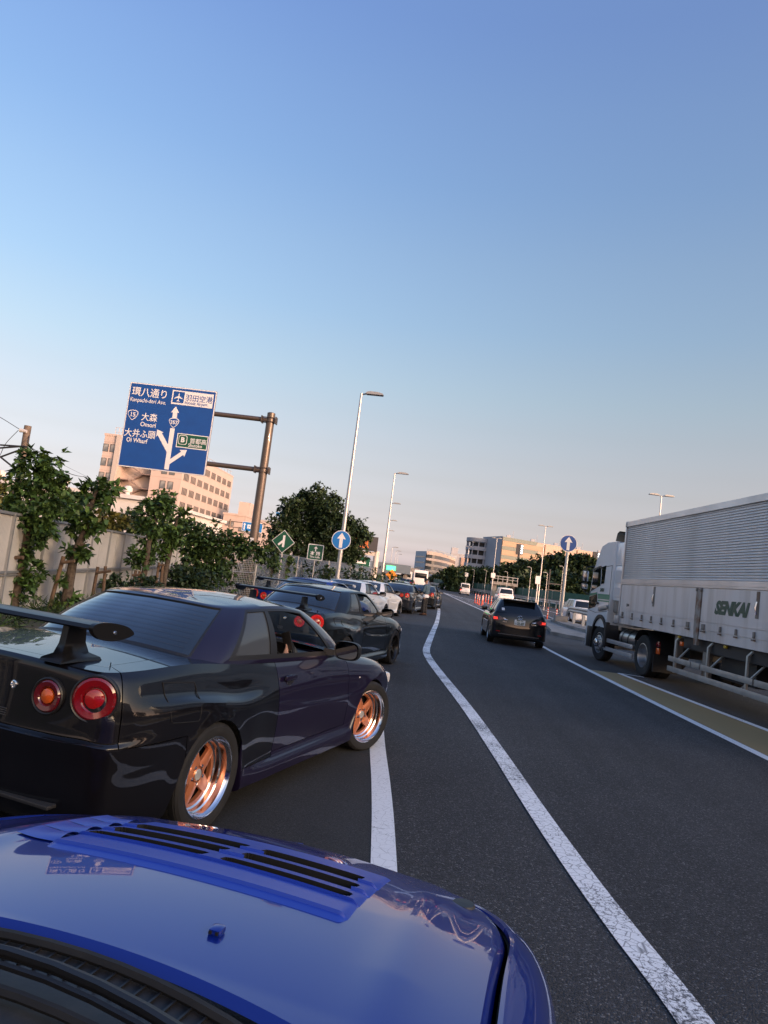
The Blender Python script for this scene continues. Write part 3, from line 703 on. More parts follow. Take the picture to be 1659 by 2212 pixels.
        # head lamp
        mb = MB(); mb.bbox((sx * .60, 3.44, .60), (.30, .16, .11), .03, rz=-sx * .45); mb.build('headlamp', m_wlens, root)
    # interior
    mb = MB(); mb.box((0, 1.0, .30), (1.40, 2.5, .04)); mb.box((0, -.02, .62), (1.35, .06, .7)); mb.box((0, 2.3, .55), (1.3, .06, .5))
    for sx in (-1, 1): mb.box((sx * .69, 1.2, .55), (.05, 1.9, .62))
    mb.bbox((0, .10, .90), (1.24, .42, .08), .03); mb.build('cabin_tub', m_inter, root)
    mb = MB(); rows = [[(x, 2.20, .90 - .12 * abs(x)**2), (x, 1.92, .925 - .05 * abs(x)**2), (x, 1.72, .90), (x, 1.66, .78), (x, 1.72, .55)] for x in np.linspace(-.70, .70, 9)]
    mb.grid(rows); mb.lathe([(.0, .0), (.16, .0), (.17, -.06), (.15, -.09)], 'y', c=(.37, 1.70, .85), n=20); mb.build('dashboard', M('dash_grey', (.06, .063, .067), .6), root, fixn=True)
    for sx in (-1, 1):
        mb = MB(); mb.bbox((sx * .37, .86, .44), (.50, .52, .16), .06); mb.bbox((sx * .37, .60, .74), (.48, .14, .60), .05, M4=Matrix.Rotation(R(-18), 4, 'X')); mb.bbox((sx * .37, .49, 1.07), (.26, .10, .17), .04, M4=Matrix.Rotation(R(-12), 4, 'X')); mb.build('seat', m_inter, root)
    mb = MB(); Mx = Matrix.Translation((.37, 1.53, .885)) @ Matrix.Rotation(R(68), 4, 'X')
    ring = [tuple(Mx @ Vector((.185 * math.cos(a), .185 * math.sin(a), 0))) for a in np.linspace(0, 2 * math.pi, 29)]
    mb.tube(ring, .015, 8, cap=False)
    for a in (0, math.pi, -math.pi / 2): mb.tube([tuple(Mx @ Vector((.03 * math.cos(a), .03 * math.sin(a), -.02))), tuple(Mx @ Vector((.18 * math.cos(a), .18 * math.sin(a), 0)))], .014, 6)
    mb.lathe([(0, .012), (.05, .008), (.055, -.03)], 'z', n=16, M4=Mx); mb.build('steering_wheel', m_dark, root)
    mb = MB(); mb.bbox((0, 1.60, 1.20), (.22, .03, .065), .012); mb.build('rear_view_mirror', m_dark, root)
    return root, D, Cb
# ------------------------------------------------------------------ ground, road, markings
m_asph = asphalt_mat('asphalt', (.052, .053, .056), (.15, .15, .15), 115., .010)
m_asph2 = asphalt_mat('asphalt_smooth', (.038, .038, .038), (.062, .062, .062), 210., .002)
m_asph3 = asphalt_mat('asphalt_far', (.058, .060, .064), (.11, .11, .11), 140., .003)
m_line = worn_paint('white_line', (.78, .79, .80), (.05, .05, .055), -.015)
m_line2 = worn_paint('white_line_worn', (.78, .79, .80), (.06, .06, .065), .085, 55., .045, .75)
m_ochre = worn_paint('ochre_surface', (.30, .21, .090), (.21, .15, .065), -.02, fine=14.)
m_conc = M('concrete', (.26, .255, .245), .85, noise=(1.7, (.15, .145, .135), .4, .7), bump=(40, .3, .004))
m_soil = M('soil_ground', (.07, .06, .045), .95, noise=(2.2, (.05, .065, .03), .4, .65), bump=(9, .5, .05))
m_grnd = M('far_ground', (.09, .09, .085), .9, noise=(.02, (.06, .07, .05), .4, .6))

def sheet(name, poly, z, mat, kind='structure'):
    mb = MB(); mb.add([(x, y, z) for x, y in poly], [tuple(range(len(poly)))]); o = mb.build(name, mat, smooth=0); tag(o, kind=kind); return o
def ribbon_pts(pts, w, dense=.5):
    P = [Vector((x, y)) for x, y in pts]; n = len(P); q = catmull(np.array(pts, float), np.linspace(0, n - 1, max(int(n * 10), 20)))
    d = np.gradient(q, axis=0); d /= np.linalg.norm(d, axis=1, keepdims=True); nn = np.stack([d[:, 1], -d[:, 0]], 1)
    return q - nn * w / 2, q + nn * w / 2
def ribbon(name, pts, w, z, mat, kind='structure'):
    a, b = ribbon_pts(pts, w); mb = MB(); mb.grid([[(*p, z), (*q, z)] for p, q in zip(a, b)]); o = mb.build(name, mat, smooth=0); tag(o, kind=kind); return o
def slab(mb, pts, w, z0, z1, mi=0):
    a, b = ribbon_pts(pts, w); n = len(a)
    mb.grid([[(*p, z0), (*p, z1), (*q, z1), (*q, z0)] for p, q in zip(a, b)], mi)
    mb.add([(*a[0], z0), (*b[0], z0), (*b[0], z1), (*a[0], z1)], [(0, 1, 2, 3)], mi); mb.add([(*a[-1], z0), (*b[-1], z0), (*b[-1], z1), (*a[-1], z1)], [(3, 2, 1, 0)], mi)
    return mb

sheet('ground', [(-2500, -900), (2500, -900), (2500, 5000), (-2500, 5000)], -.06, m_grnd)
sheet('road', [(-6.0, -60), (45, -60), (45, 60), (60, 130), (60, 700), (-7, 700), (-5.2, 90), (-6.0, 30)], 0., m_asph)
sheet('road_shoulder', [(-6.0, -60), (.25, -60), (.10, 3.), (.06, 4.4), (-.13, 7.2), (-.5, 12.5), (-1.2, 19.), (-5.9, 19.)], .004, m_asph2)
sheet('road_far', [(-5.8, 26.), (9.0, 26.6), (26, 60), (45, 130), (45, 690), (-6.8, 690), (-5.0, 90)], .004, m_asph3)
ribbon('edge_line', [(.16, 1.2), (-.01, 4.44), (-.10, 5.83), (-.21, 7.19), (-.33, 9.)], .155, .008, m_line)
ribbon('lane_line', [(1.49, .4), (1.40, 2.2), (1.35, 3.23), (1.27, 3.96), (1.20, 4.75), (1.12, 5.95), (1.03, 7.6), (.87, 10.05), (.58, 13.5), (.44, 15.4), (.38, 17.1), (.46, 19.4), (.72, 24.9), (1.0, 31.), (1.39, 42.4), (1.6, 52)], .17, .009, m_line2)
ribbon('lane_line', [(4.95, -4), (4.78, 4.), (4.60, 9.3), (4.46, 13.6), (4.30, 20.5), (4.28, 24.), (4.4, 34.), (4.75, 46.), (4.84, 52), (4.55, 73), (4.0, 118), (3.2, 134), (1.2, 190)], .15, .008, m_line)
ribbon('lane_line', [(4.0, 118), (4.16, 117), (5.33, 99.7), (7.07, 87.2), (8.3, 78)], .15, .010, m_line)
ribbon('lane_line', [(7.2, -4), (6.55, 4.), (5.75, 11.7), (5.48, 14.3), (5.15, 17.95)], .15, .010, m_line)
ribbon('stop_tick', [(5.12, 17.98), (5.70, 17.80)], .10, .012, m_line)
sheet('ochre_strip', [(4.38, 17.98), (5.10, 17.93), (5.42, 14.3), (5.69, 11.7), (6.5, 4.), (7.1, -4), (5.04, -4), (4.87, 4.), (4.69, 9.3), (4.55, 13.6)], .006, m_ochre)
ribbon('lane_line', [(9.7, 20), (9.9, 40), (10.2, 46.0), (10.6, 60.), (10.6, 75)], .15, .008, m_line)
for k in range(7): ribbon('lane_dash', [(10.4 - k * .25, 88 + k * 14), (10.3 - k * .25, 94 + k * 14)], .15, .008, m_line)
ribbon('lane_line', [(13.0, 30), (14.2, 60), (14.4, 90), (12.5, 130), (9, 190)], .15, .008, m_line)
for k in range(13):                    # hatching of the nose between the two carriageways
    y = 60 + k * 4.4
    xl = float(np.interp(y, [46, 73, 118], [4.95, 4.7, 4.15])); xr = float(np.interp(y - 2.5, [60, 78, 87, 100, 117], [8.6, 8.2, 6.9, 5.2, 4.2]))
    if xr - xl > .4: ribbon('hatch_bar', [(xl + .05, y), (xr - .1, y - 2.5)], .55, .010, m_line2)
# kerbed island with the arrow sign
mb = MB(); isl = [(8.75, 47.6), (7.6, 44.6), (6.9, 38.), (6.25, 33.), (5.95, 31.6), (6.5, 30.6), (7.6, 29.0), (8.9, 25.), (9.5, 20.), (9.7, 20.), (9.55, 34.), (9.45, 45.)]
mb.prism(isl, .0, .15); isl2 = [(8.8, 46.0), (8.2, 43.9), (7.9, 38.6), (8.2, 34.0), (8.8, 29.), (9.4, 22.), (9.6, 22.), (9.4, 34.), (9.3, 44.)]
mb.prism(isl2, .15, .30); tag(mb.build('traffic_island', m_conc, smooth=0, fixn=True), kind='structure')
mb = MB(); slab(mb, [(-5.05, -60), (-5.05, 12), (-5.15, 26), (-4.7, 50), (-4.6, 90)], .20, -.02, .15); tag(mb.build('kerb', m_conc, smooth=0), kind='structure')
sheet('planting_bed', [(-30, -60), (-5.1, -60), (-5.1, 12), (-5.2, 26), (-4.8, 50), (-4.7, 90), (-6.2, 140), (-30, 140)], .08, m_soil)
sheet('verge', [(9, 200), (13.0, 150), (20., 104), (40, 96), (120, 96), (120, 700), (9, 700)], .06, m_soil)

# ------------------------------------------------------------------ foliage
def greens(nm, cols): return [M('%s_%d' % (nm, i), c, .55, spec=.35, noise=(6, tuple(x * .6 for x in c), .4, .7)) for i, c in enumerate(cols)]
g_near = greens('leaf_near', [(.036, .075, .020), (.060, .122, .030), (.105, .195, .045)])
g_mid = greens('leaf_mid', [(.028, .057, .018), (.047, .092, .026), (.085, .150, .040)])
g_dark = greens('leaf_dark', [(.020, .040, .017), (.032, .062, .024), (.052, .090, .034)])
g_oliv = greens('leaf_olive', [(.06, .07, .018), (.10, .11, .025), (.13, .13, .035)])
m_bark = M('bark', (.11, .085, .065), .9, noise=(14, (.05, .038, .03), .4, .65), bump=(30, .6, .02))
m_wood = M('stake_wood', (.16, .105, .07), .85, noise=(10, (.08, .052, .036), .4, .65), bump=(25, .5, .01))

def leaves(name, blobs, size, mats, parent=None, seed=1, wts=(.45, .38, .17), up=.25, shell=.55, long=1.9, tuft=6, wid=.30):
    """blobs = (cx,cy,cz,rx,ry,rz,count): sprays of folded leaves radiating from twig tips spread through each blob's volume"""
    r = np.random.default_rng(seed); C = []; A = []
    for cx, cy, cz, rx, ry, rz, n in blobs:
        nt_ = max(n // tuft, 3)
        d = r.normal(size=(nt_, 3)); d /= np.linalg.norm(d, axis=1, keepdims=True)
        rad = shell + (1.12 - shell) * r.random((nt_, 1))**.8; rad = np.where(r.random((nt_, 1)) < .22, r.random((nt_, 1))**.5, rad)
        lump = 1 + .25 * np.sin(d[:, :1] * 5 + cx * 3) * np.sin(d[:, 1:2] * 6 + cy) + .16 * r.normal(size=(nt_, 1))
        tip = np.array([cx, cy, cz]) + d * rad * lump * np.array([rx, ry, rz])
        tip = np.repeat(tip, tuft, 0); d = np.repeat(d, tuft, 0); ax = r.normal(size=d.shape); ax /= np.linalg.norm(ax, axis=1, keepdims=True)
        ax = ax + d * .55; ax[:, 2] -= .12; ax /= np.linalg.norm(ax, axis=1, keepdims=True); C.append(tip); A.append(ax)
    C = np.concatenate(C); a = np.concatenate(A); n = len(C)
    s = size * (.55 + .85 * r.random((n, 1))); C = C + a * s * long * .28
    nrm = r.normal(size=(n, 3)) * .6; nrm[:, 2] = abs(nrm[:, 2]) + up + .4; b = np.cross(nrm, a); b /= np.linalg.norm(b, axis=1, keepdims=True) + 1e-9
    nn = np.cross(a, b)
    V = np.empty((n, 4, 3)); V[:, 0] = C - a * s * .5 * long / 2; V[:, 2] = C + a * s * .5 * long / 2 - nn * s * .14
    V[:, 1] = C - b * s * wid + nn * s * .08 - a * s * .06; V[:, 3] = C + b * s * wid + nn * s * .08 - a * s * .06
    me = bpy.data.meshes.new(name); k = np.arange(n) * 4
    F = np.stack([np.stack([k, k + 1, k + 2], 1), np.stack([k, k + 2, k + 3], 1)], 1).reshape(-1, 3)
    me.vertices.add(n * 4); me.vertices.foreach_set('co', V.ravel()); me.loops.add(len(F) * 3); me.loops.foreach_set('vertex_index', F.ravel().astype(np.int32))
    me.polygons.add(len(F)); me.polygons.foreach_set('loop_start', np.arange(0, len(F) * 3, 3, dtype=np.int32)); me.polygons.foreach_set('loop_total', np.full(len(F), 3, np.int32))
    for m in mats: me.materials.append(m)
    mi = r.choice(len(mats), size=n, p=wts); me.polygons.foreach_set('material_index', np.repeat(mi, 2).astype(np.int32))
    me.update(); me.validate()
    o = bpy.data.objects.new(name, me); COL.objects.link(o); o.parent = parent; o['kind'] = 'stuff'
    return o
def limb(mb, a, b, r0, r1, k=5, wob=.06, seed=0):
    r = random.Random(seed); a, b = Vector(a), Vector(b); L = (b - a).length
    pts = [a.lerp(b, i / k) + (Vector((r.uniform(-1, 1), r.uniform(-1, 1), r.uniform(-.5, .5))) * wob * L if 0 < i < k else Vector()) for i in range(k + 1)]
    mb.tube(pts, [r0 + (r1 - r0) * i / k for i in range(k + 1)], 8); return pts
def tree(name, label, base, trunk, blobs, leaf, mats, branches=(), r0=.1, seed=1, group=None, cat='tree', **kw):
    """trunk = points relative to base; blobs relative to base"""
    t = thing(name, label, cat, base, group=group)
    mb = MB(); n = len(trunk); mb.tube(trunk, [r0 * (1 - .65 * i / (n - 1)) for i in range(n)], 9)
    for i, b in enumerate(branches): limb(mb, b[0], b[1], b[2], b[2] * .3, seed=seed * 10 + i)
    mb.build('trunk', m_bark, t)
    leaves('crown', blobs, leaf, mats, t, seed, **kw)
    return t
def DH(x, y): return (x * .26455, 877.8 + y * .26455)             # survey sheet positions of the enlarged left part
def h8(x, y, Y): return at(*DH(x, y), Y)

# near street trees, staked
def rel(b, p): return tuple(Vector(p) - Vector(b))
b1 = h8(100, 1665, 13.2); b1.z = .08
S1 = 13.2 * .26455 / 1533
def blobs_from(base, Y, lst, dens, seed=3):
    r = random.Random(seed); out = []; k = Y * .26455 / 1533
    for x, y, rx, ry in lst:
        p = h8(x, y, Y) - base; vol = rx * ry * k * k
        out.append((p.x, p.y + r.uniform(-.2, .2), p.z, rx * k, min(rx, ry) * k * 1.0, ry * k, int(dens * vol) + 20))
    return out
L1 = [(330, 470, 180, 110), (430, 560, 130, 110), (260, 620, 200, 140), (420, 760, 150, 120), (200, 800, 180, 130), (330, 880, 200, 130), (130, 930, 130, 100), (270, 1010, 170, 90), (380, 960, 110, 90), (330, 1110, 60, 50), (210, 1080, 60, 60),
      (180, 1230, 80, 70), (240, 1330, 90, 90), (150, 1400, 60, 60), (230, 1440, 90, 70), (110, 1500, 60, 50), (200, 1520, 80, 45), (480, 690, 80, 70), (350, 360 + 40, 90, 40)]
tree('street_tree', 'leafy upright tree with foliage down its trunk, at the left edge', b1,
     [(0, 0, -.05), rel(b1, h8(130, 1500, 13.2)), rel(b1, h8(190, 1200, 13.2)), rel(b1, h8(250, 900, 13.2)), rel(b1, h8(300, 560, 13.2))],
     blobs_from(b1, 13.2, L1, 3600), .125, g_near, [(rel(b1, h8(240, 950, 13.2)), rel(b1, h8(430, 700, 13.2)), .03), (rel(b1, h8(220, 1050, 13.2)), rel(b1, h8(120, 850, 13.2)), .03)], r0=.115, seed=11, group='staked street trees along the white fence')
b2 = h8(530, 1650, 14.6); b2.z = .08
L2 = [(770, 620, 60, 50), (860, 680, 90, 60), (700, 690, 90, 60), (760, 740, 70, 40), (850, 750, 60, 40), (640, 720, 50, 40), (700, 900, 80, 50), (690, 980, 110, 60), (640, 1040, 80, 50), (740, 1010, 60, 60), (620, 1200, 80, 50), (690, 1210, 60, 40), (560, 1180, 40, 30), (520, 1410, 40, 60), (510, 1580, 60, 45), (560, 1560, 40, 30), (880, 810, 40, 30)]
tree('street_tree', 'thin crooked tree with tufts of large leaves, tied to a leaning stake', b2,
     [(0, 0, -.05), rel(b2, h8(565, 1450, 14.6)), rel(b2, h8(600, 1250, 14.6)), rel(b2, h8(640, 1130, 14.6)), rel(b2, h8(700, 1000, 14.6)), rel(b2, h8(730, 850, 14.6)), rel(b2, h8(790, 680, 14.6))],
     blobs_from(b2, 14.6, L2, 2800, 5), .165, g_near, [(rel(b2, h8(640, 1150, 14.6)), rel(b2, h8(715, 1105, 14.6)), .03), (rel(b2, h8(730, 850, 14.6)), rel(b2, h8(690, 720, 14.6)), .025), (rel(b2, h8(740, 820, 14.6)), rel(b2, h8(860, 770, 14.6)), .022)], r0=.11, seed=12, group='staked street trees along the white fence', wts=(.3, .35, .35))
b3 = h8(1160, 1420, 20.5); b3.z = .1
L3 = [(1330, 740, 70, 60), (1250, 790, 90, 60), (1200, 860, 90, 50), (1330, 850, 90, 60), (1390, 800, 60, 50), (1150, 960, 80, 40), (1250, 1000, 100, 60), (1200, 1080, 80, 60), (1100, 1240, 60, 60), (1180, 1250, 80, 60), (1140, 1190, 60, 40)]
tree('street_tree', 'small tree with drooping leaves standing before the middle of the fence', b3,
     [(0, 0, -.05), rel(b3, h8(1195, 1280, 20.5)), rel(b3, h8(1215, 1120, 20.5)), rel(b3, h8(1270, 930, 20.5)), rel(b3, h8(1330, 740, 20.5))],
     blobs_from(b3, 20.5, L3, 3600, 6), .145, g_near, [(rel(b3, h8(1220, 1100, 20.5)), rel(b3, h8(1140, 960, 20.5)), .03)], r0=.10, seed=13, group='staked street trees along the white fence')
b4 = h8(1330, 1470, 21.5); b4.z = .1
L4 = [(1400, 1080, 80, 50), (1330, 1020, 60, 40), (1440, 1100, 50, 40), (1320, 1180, 50, 50), (1380, 1170, 40, 40), (1520, 880, 40, 30), (1490, 870, 30, 20), (1350, 1220, 40, 30), (1420, 1010, 60, 30)]
tree('street_tree', 'bare-trunked tree with a sparse crown beside the vine-covered end of the fence', b4,
     [(0, 0, -.05), rel(b4, h8(1350, 1350, 21.5)), rel(b4, h8(1385, 1210, 21.5)), rel(b4, h8(1420, 1080, 21.5)), rel(b4, h8(1445, 910, 21.5))],
     blobs_from(b4, 21.5, L4, 4200, 7), .145, g_near, [(rel(b4, h8(1385, 1200, 21.5)), rel(b4, h8(1320, 1060, 21.5)), .035), (rel(b4, h8(1440, 930, 21.5)), rel(b4, h8(1510, 850, 21.5)), .03)], r0=.10, seed=14, group='staked street trees along the white fence', wts=(.3, .4, .3))
# stakes
def stake(label, Y, p0, p1, bar=None, second=None):
    a = h8(*p0, Y); b = h8(*p1, Y); a.z = min(a.z, .05)
    t = thing('tree_stake', label, 'stake', (a.x, a.y, .06), group='timber stakes holding the street trees'); o = Vector((a.x, a.y, .06))
    mb = MB(); mb.tube([a - o, b - o], .042, 9); mb.build('post', m_wood, t)
    if second:
        c, d = h8(*second[0], Y + .1), h8(*second[1], Y + .1); c.z = min(c.z, .05); mb = MB(); mb.tube([c - o, d - o], .042, 9); mb.build('post', m_wood, t)
    if bar:
        c, d = h8(*bar[0], Y - .09), h8(*bar[1], Y - .09); mb = MB(); mb.tube([c - o, d - o], .036, 9); mb.build('crossbar', m_wood, t)
stake('dark timber stake leaning beside the leafiest tree at the left edge', 13.0, (-10, 1560), (95, 1180), ((75, 1235), (190, 1235)))
stake('long leaning timber stake tied to the crooked tree', 14.4, (390, 1690), (520, 1225), ((505, 1275), (610, 1265)))
stake('pale pair of timber stakes joined by a crossbar, no tree beside them', 18.0, (755, 1540), (800, 1310), ((785, 1360), (905, 1345)), ((845, 1540), (862, 1305)))
stake('short pair of timber stakes under the drooping small tree', 20.3, (1085, 1440), (1110, 1340), ((1080, 1380), (1180, 1370)), ((1130, 1440), (1142, 1345)))
stake('pair of dark timber stakes at the bare-trunked tree', 21.3, (1270, 1480), (1300, 1275), ((1290, 1300), (1345, 1295)), ((1315, 1480), (1330, 1285)))

# ------------------------------------------------------------------ white profiled-sheet fence
m_sheet = M('white_sheet', (.43, .435, .44), .45, .1, noise=(.7, (.29, .295, .30), .42, .72), rvar=.1)
m_galv = M('galvanised', (.42, .43, .44), .42, .8, noise=(3, (.32, .33, .34), .4, .7))
m_post = M('grey_post', (.36, .37, .38), .5, .5)
WA, WB = Vector((-7.78, 14.26, 0)), Vector((-11.4, 33.4, 0))
wall = thing('sheet_fence', 'white corrugated sheet metal fence behind the staked trees', 'fence', (0, 0, 0))
def wall_pt(s):            # metres from WA along the fence; negative runs back past the camera
    d = (WB - WA).normalized(); L = 12.0
    return WA + d * s, d
pw = .9
def sheet_mesh(h, nrib=15):
    mb = MB(); rows = []
    for i in range(nrib * 4 + 1):
        x = pw * i / (nrib * 4) * .985; y = .009 * (1 if (i % 4) in (1, 2) else -1); rows.append([(x, y, 0), (x, y, h)])
    mb.grid(rows); return mb.mesh('sheet_panel', m_sheet, 20)
me_u, me_l = sheet_mesh(1.06), sheet_mesh(.86)
k = 0
for i in range(-14, 22):
    p, d = wall_pt(i * pw); rz = math.atan2(d.y, d.x)
    part('sheet_panel', me_u, wall, (p.x, p.y, .87), (0, 0, rz)); part('sheet_panel', me_l, wall, (p.x, p.y, -.02), (0, 0, rz))
    if i % 2 == 0:
        mb = MB(); q = Vector((d.y, -d.x, 0)) * .03; mb.box((p.x + q.x, p.y + q.y, .95), (.05, .05, 1.98), rz); mb.build('fence_post', m_post, wall, smooth=0)
for z, h in ((1.925, .05), (.86, .045), (.80, .02)):
    for a, b in ((-2.5, 19.6), (-12.6, -2.5)):
        pa, _ = wall_pt(a); pb, d = wall_pt(b); q = Vector((d.y, -d.x, 0)) * .022; c = (pa + pb) / 2; mb = MB()
        mb.box((c.x + q.x, c.y + q.y, z), ((pb - pa).length, .05, h), math.atan2((pb - pa).y, (pb - pa).x)); mb.build('fence_rail', m_post, wall, smooth=0)
# weeds and shrubs at the foot of the fence
def shrub(label, pts, Y, dens, size, mats, seed, name='shrub', cat='shrub', **kw):
    b = h8(pts[0][0], pts[0][1], Y); b.z = .08; t = thing(name, label, cat, b)
    mb = MB()
    bl = blobs_from(b, Y, pts, dens, seed)
    for i, q in enumerate(bl[:7]): limb(mb, (random.uniform(-.1, .1), 0, -.05), (q[0], q[1], max(q[2], .05)), .02, .008, seed=seed + i)
    mb.build('stem', m_bark, t); leaves('foliage', bl, size, mats, t, seed, **kw); return t
shrub('low dark shrub between the bare stakes and the vine-covered fence', [(1000, 1450, 160, 70), (900, 1440, 90, 60), (1180, 1440, 120, 60), (1240, 1460, 80, 50)], 19.0, 2600, .12, g_dark, 21)
shrub('dark rounded shrub right of the bare-trunked tree', [(1450, 1400, 110, 110), (1540, 1430, 120, 100), (1410, 1340, 70, 60), (1600, 1440, 120, 120)], 23.0, 2200, .15, g_dark, 22)
shrub('rampant vine with broad leaves covering the end of the white fence', [(1540, 1020, 90, 90), (1640, 1080, 130, 120), (1560, 1130, 90, 90), (1560, 1240, 80, 110), (1700, 1200, 130, 150), (1820, 1120, 140, 110), (1940, 1140, 120, 90), (2050, 1170, 110, 70), (1660, 1330, 100, 120), (1780, 1330, 140, 140), (2180, 1210, 90, 60), (1480, 985, 60, 40)], 25.5, 1700, .18, g_mid, 23, name='vine', cat='vine', wts=(.35, .40, .25))
tag(leaves('weeds', [(-6.6 - .1 * i, 9.5 + i * 1.1, .14, .5, .7, .14, 260) for i in range(14)], .085, g_mid, None, 24, long=5., wid=.10), 'thin weeds growing along the foot of the white fence', 'weeds', kind='stuff')
# trees behind the fence
for i, (lbl, pts, Y, g) in enumerate((
    ('olive-green tree behind the fence, at the left edge', [(20, 700, 110, 90), (60, 780, 90, 70), (-30, 640, 80, 60)], 30, g_oliv),
    ('mid-green bushy tree behind the fence left of the pink building', [(520, 830, 130, 90), (600, 780, 100, 70), (480, 900, 110, 80), (620, 900, 120, 80)], 32, g_mid),
    ('yellowish low tree behind the fence, below the stairs of the pink building', [(900, 920, 110, 60), (820, 950, 90, 60), (980, 950, 90, 60)], 34, g_oliv),
    ('dark loose tree behind the fence, right of the yellowish one', [(1060, 900, 90, 60), (1100, 960, 110, 70), (1000, 1000, 110, 60), (1180, 990, 90, 60)], 36, g_mid),
    ('dark green tree behind the fence near the vine', [(1380, 960, 120, 60), (1480, 960, 110, 50), (1300, 1010, 90, 60)], 38, g_mid))):
    b = h8(pts[0][0], 1100, Y); b.z = 0
    tree('fence_tree', lbl, b, [(0, 0, 0), (.05, 0, .8), (0, .05, h8(pts[0][0], pts[0][1], Y).z)], blobs_from(b, Y, pts, 900, 30 + i), .26, g, r0=.12, seed=31 + i, group='trees growing behind the white fence')
# the big roadside tree
def DB(x, y): return (493.7 + x * .29762, 1014.9 + y * .29762)
def bb(x, y, Y): return at(*DB(x, y), Y)
b = bb(660, 720, 50); b.z = 0; k50 = 50 * .29762 / 1533; bl = []
for x, y, rx, ry in ((660, 160, 60, 50), (560, 200, 80, 60), (740, 210, 70, 60), (640, 260, 150, 80), (520, 300, 130, 80), (420, 300, 70, 50), (760, 320, 120, 80), (620, 400, 200, 120), (420, 420, 130, 110), (830, 420, 140, 100), (900, 430, 90, 70), (960, 480, 90, 60), (560, 520, 200, 120), (380, 560, 110, 100), (760, 560, 180, 110), (900, 590, 110, 70), (640, 620, 160, 80), (340, 480, 60, 60), (1000, 480, 50, 30), (470, 250, 60, 40), (860, 650, 80, 50)):
    p = bb(x, y, 50) - b; bl.append((p.x, p.y + random.uniform(-1, 1), p.z, rx * k50, min(rx, ry) * k50 * 1.1, ry * k50, int(rx * ry * .13)))
tree('roadside_tree', 'large dark bushy tree behind the green signs on the left', b, [(0, 0, 0), (.1, 0, 1.2), (.0, .1, 2.6), (.2, 0, 5.)], bl, .24, g_dark, [((0, 0, 1.4), (-1.8, .3, 3.6), .12), ((0, 0, 1.6), (1.9, -.2, 3.6), .12), ((0, 0, 2.4), (.6, .2, 5.4), .09)], r0=.22, seed=41, wts=(.34, .38, .28), shell=.35)
# ------------------------------------------------------------------ mesh gate and chain-link fence on the left
tops = [(458, 1181, 26.), (558, 1190, 28.5), (609, 1196, 31.), (645, 1202, 34.), (680, 1208, 37.5), (711, 1212, 41.), (736, 1215, 45.), (759, 1216, 49.5), (783, 1221, 54.5), (803, 1227, 60.)]
TP = [at(*t_) for t_ in tops]
cl = thing('chain_link_fence', 'grey chain-link fence overgrown with vines behind the parked cars', 'fence', (0, 0, 0))
gate = thing('mesh_gate', 'galvanised wire mesh gate beside the vine, left end of the chain-link fence', 'gate', (TP[0].x, TP[0].y, 0)); go = Vector((TP[0].x, TP[0].y, 0))
def bar(mb, a, b, w):
    mb.tube([a, b], w, 4, cap=False)
for i, p in enumerate(TP):
    root, off = (gate, go) if i < 1 else (cl, Vector())
    mb = MB(); mb.tube([Vector((p.x, p.y, -.05)) - off, Vector((p.x, p.y, p.z + .02)) - off], .035 if i > 1 else .045, 10); mb.build('fence_post', m_galv, root)
for i in range(len(TP) - 1):
    a, b = TP[i], TP[i + 1]; root, off = (gate, go) if i == 0 else (cl, Vector())
    A0, B0 = Vector((a.x, a.y, 0)) - off, Vector((b.x, b.y, 0)) - off
    for f in ((.97, .55, .05) if i == 0 else (.985, .03)):
        mb = MB(); mb.tube([A0 + Vector((0, 0, a.z * f)), B0 + Vector((0, 0, b.z * f))], .018, 7); mb.build('fence_rail', m_galv, root)
    mb = MB(); L = (B0 - A0).length
    if i == 0:
        m_ = (A0 + B0) / 2; mb2 = MB(); mb2.tube([m_, m_ + Vector((0, 0, (a.z + b.z) / 2))], .02, 7); mb2.build('gate_stile', m_galv, root)
        n = int(L / .10)
        for k in range(1, n): q = A0.lerp(B0, k / n); bar(mb, q + Vector((0, 0, .05)), q + Vector((0, 0, a.z + (b.z - a.z) * k / n - .05)), .0068)
        for k in range(1, 24): f = k / 24; bar(mb, A0 + Vector((0, 0, a.z * f)), B0 + Vector((0, 0, b.z * f)), .0068)
        w = mb.build('wire_mesh', m_galv, root, smooth=0)
    else:
        st = .10; h = min(a.z, b.z) - .06; n = int((L + h) / st)
        for k in range(n):
            s = k * st
            for sg in (1, -1):
                u0, v0 = (s, 0) if s <= L else (L, s - L); u1, v1 = (s - h, h) if s >= h else (0, s)
                if sg < 0: u0, u1 = L - u0, L - u1
                bar(mb, A0.lerp(B0, u0 / L) + Vector((0, 0, v0 + .04)), A0.lerp(B0, u1 / L) + Vector((0, 0, v1 + .04)), .0045)
        w = mb.build('wire_mesh', m_galv, root, smooth=0)
    w['kind'] = 'stuff'
for i, (x, y, rx, ry, Y, lbl) in enumerate(((1210, 880, 90, 110, 32., 'green vine climbing the chain-link fence below the diamond sign'), (1600, 960, 110, 80, 40., 'vine with yellowing leaves on the fence right of the square green sign'), (1080, 880, 80, 120, 30., 'vine hanging on the fence right of the mesh gate'), (760, 900, 170, 180, 28.5, 'dark vine behind the wire mesh gate'))):
    p = at(329.2 + x * .2315, 1014.9 + y * .2315, Y); k = Y * .2315 / 1533; t_ = thing('vine', lbl, 'vine', (p.x, p.y + .15, .05))
    mb = MB(); [limb(mb, (random.uniform(-.5, .5), 0, 0), (random.uniform(-.8, .8), 0, p.z + ry * k * .6), .015, .006, seed=i * 5 + j) for j in range(4)]; mb.build('stem', m_bark, t_)
    leaves('foliage', [(q * rx * k * .5, 0, p.z - .05 + random.uniform(-.3, .3), rx * k * .7, .22, ry * k * .8, 170) for q in (-1, 0, 1)], .19, g_mid, t_, 50 + i, wts=(.35, .4, .25))
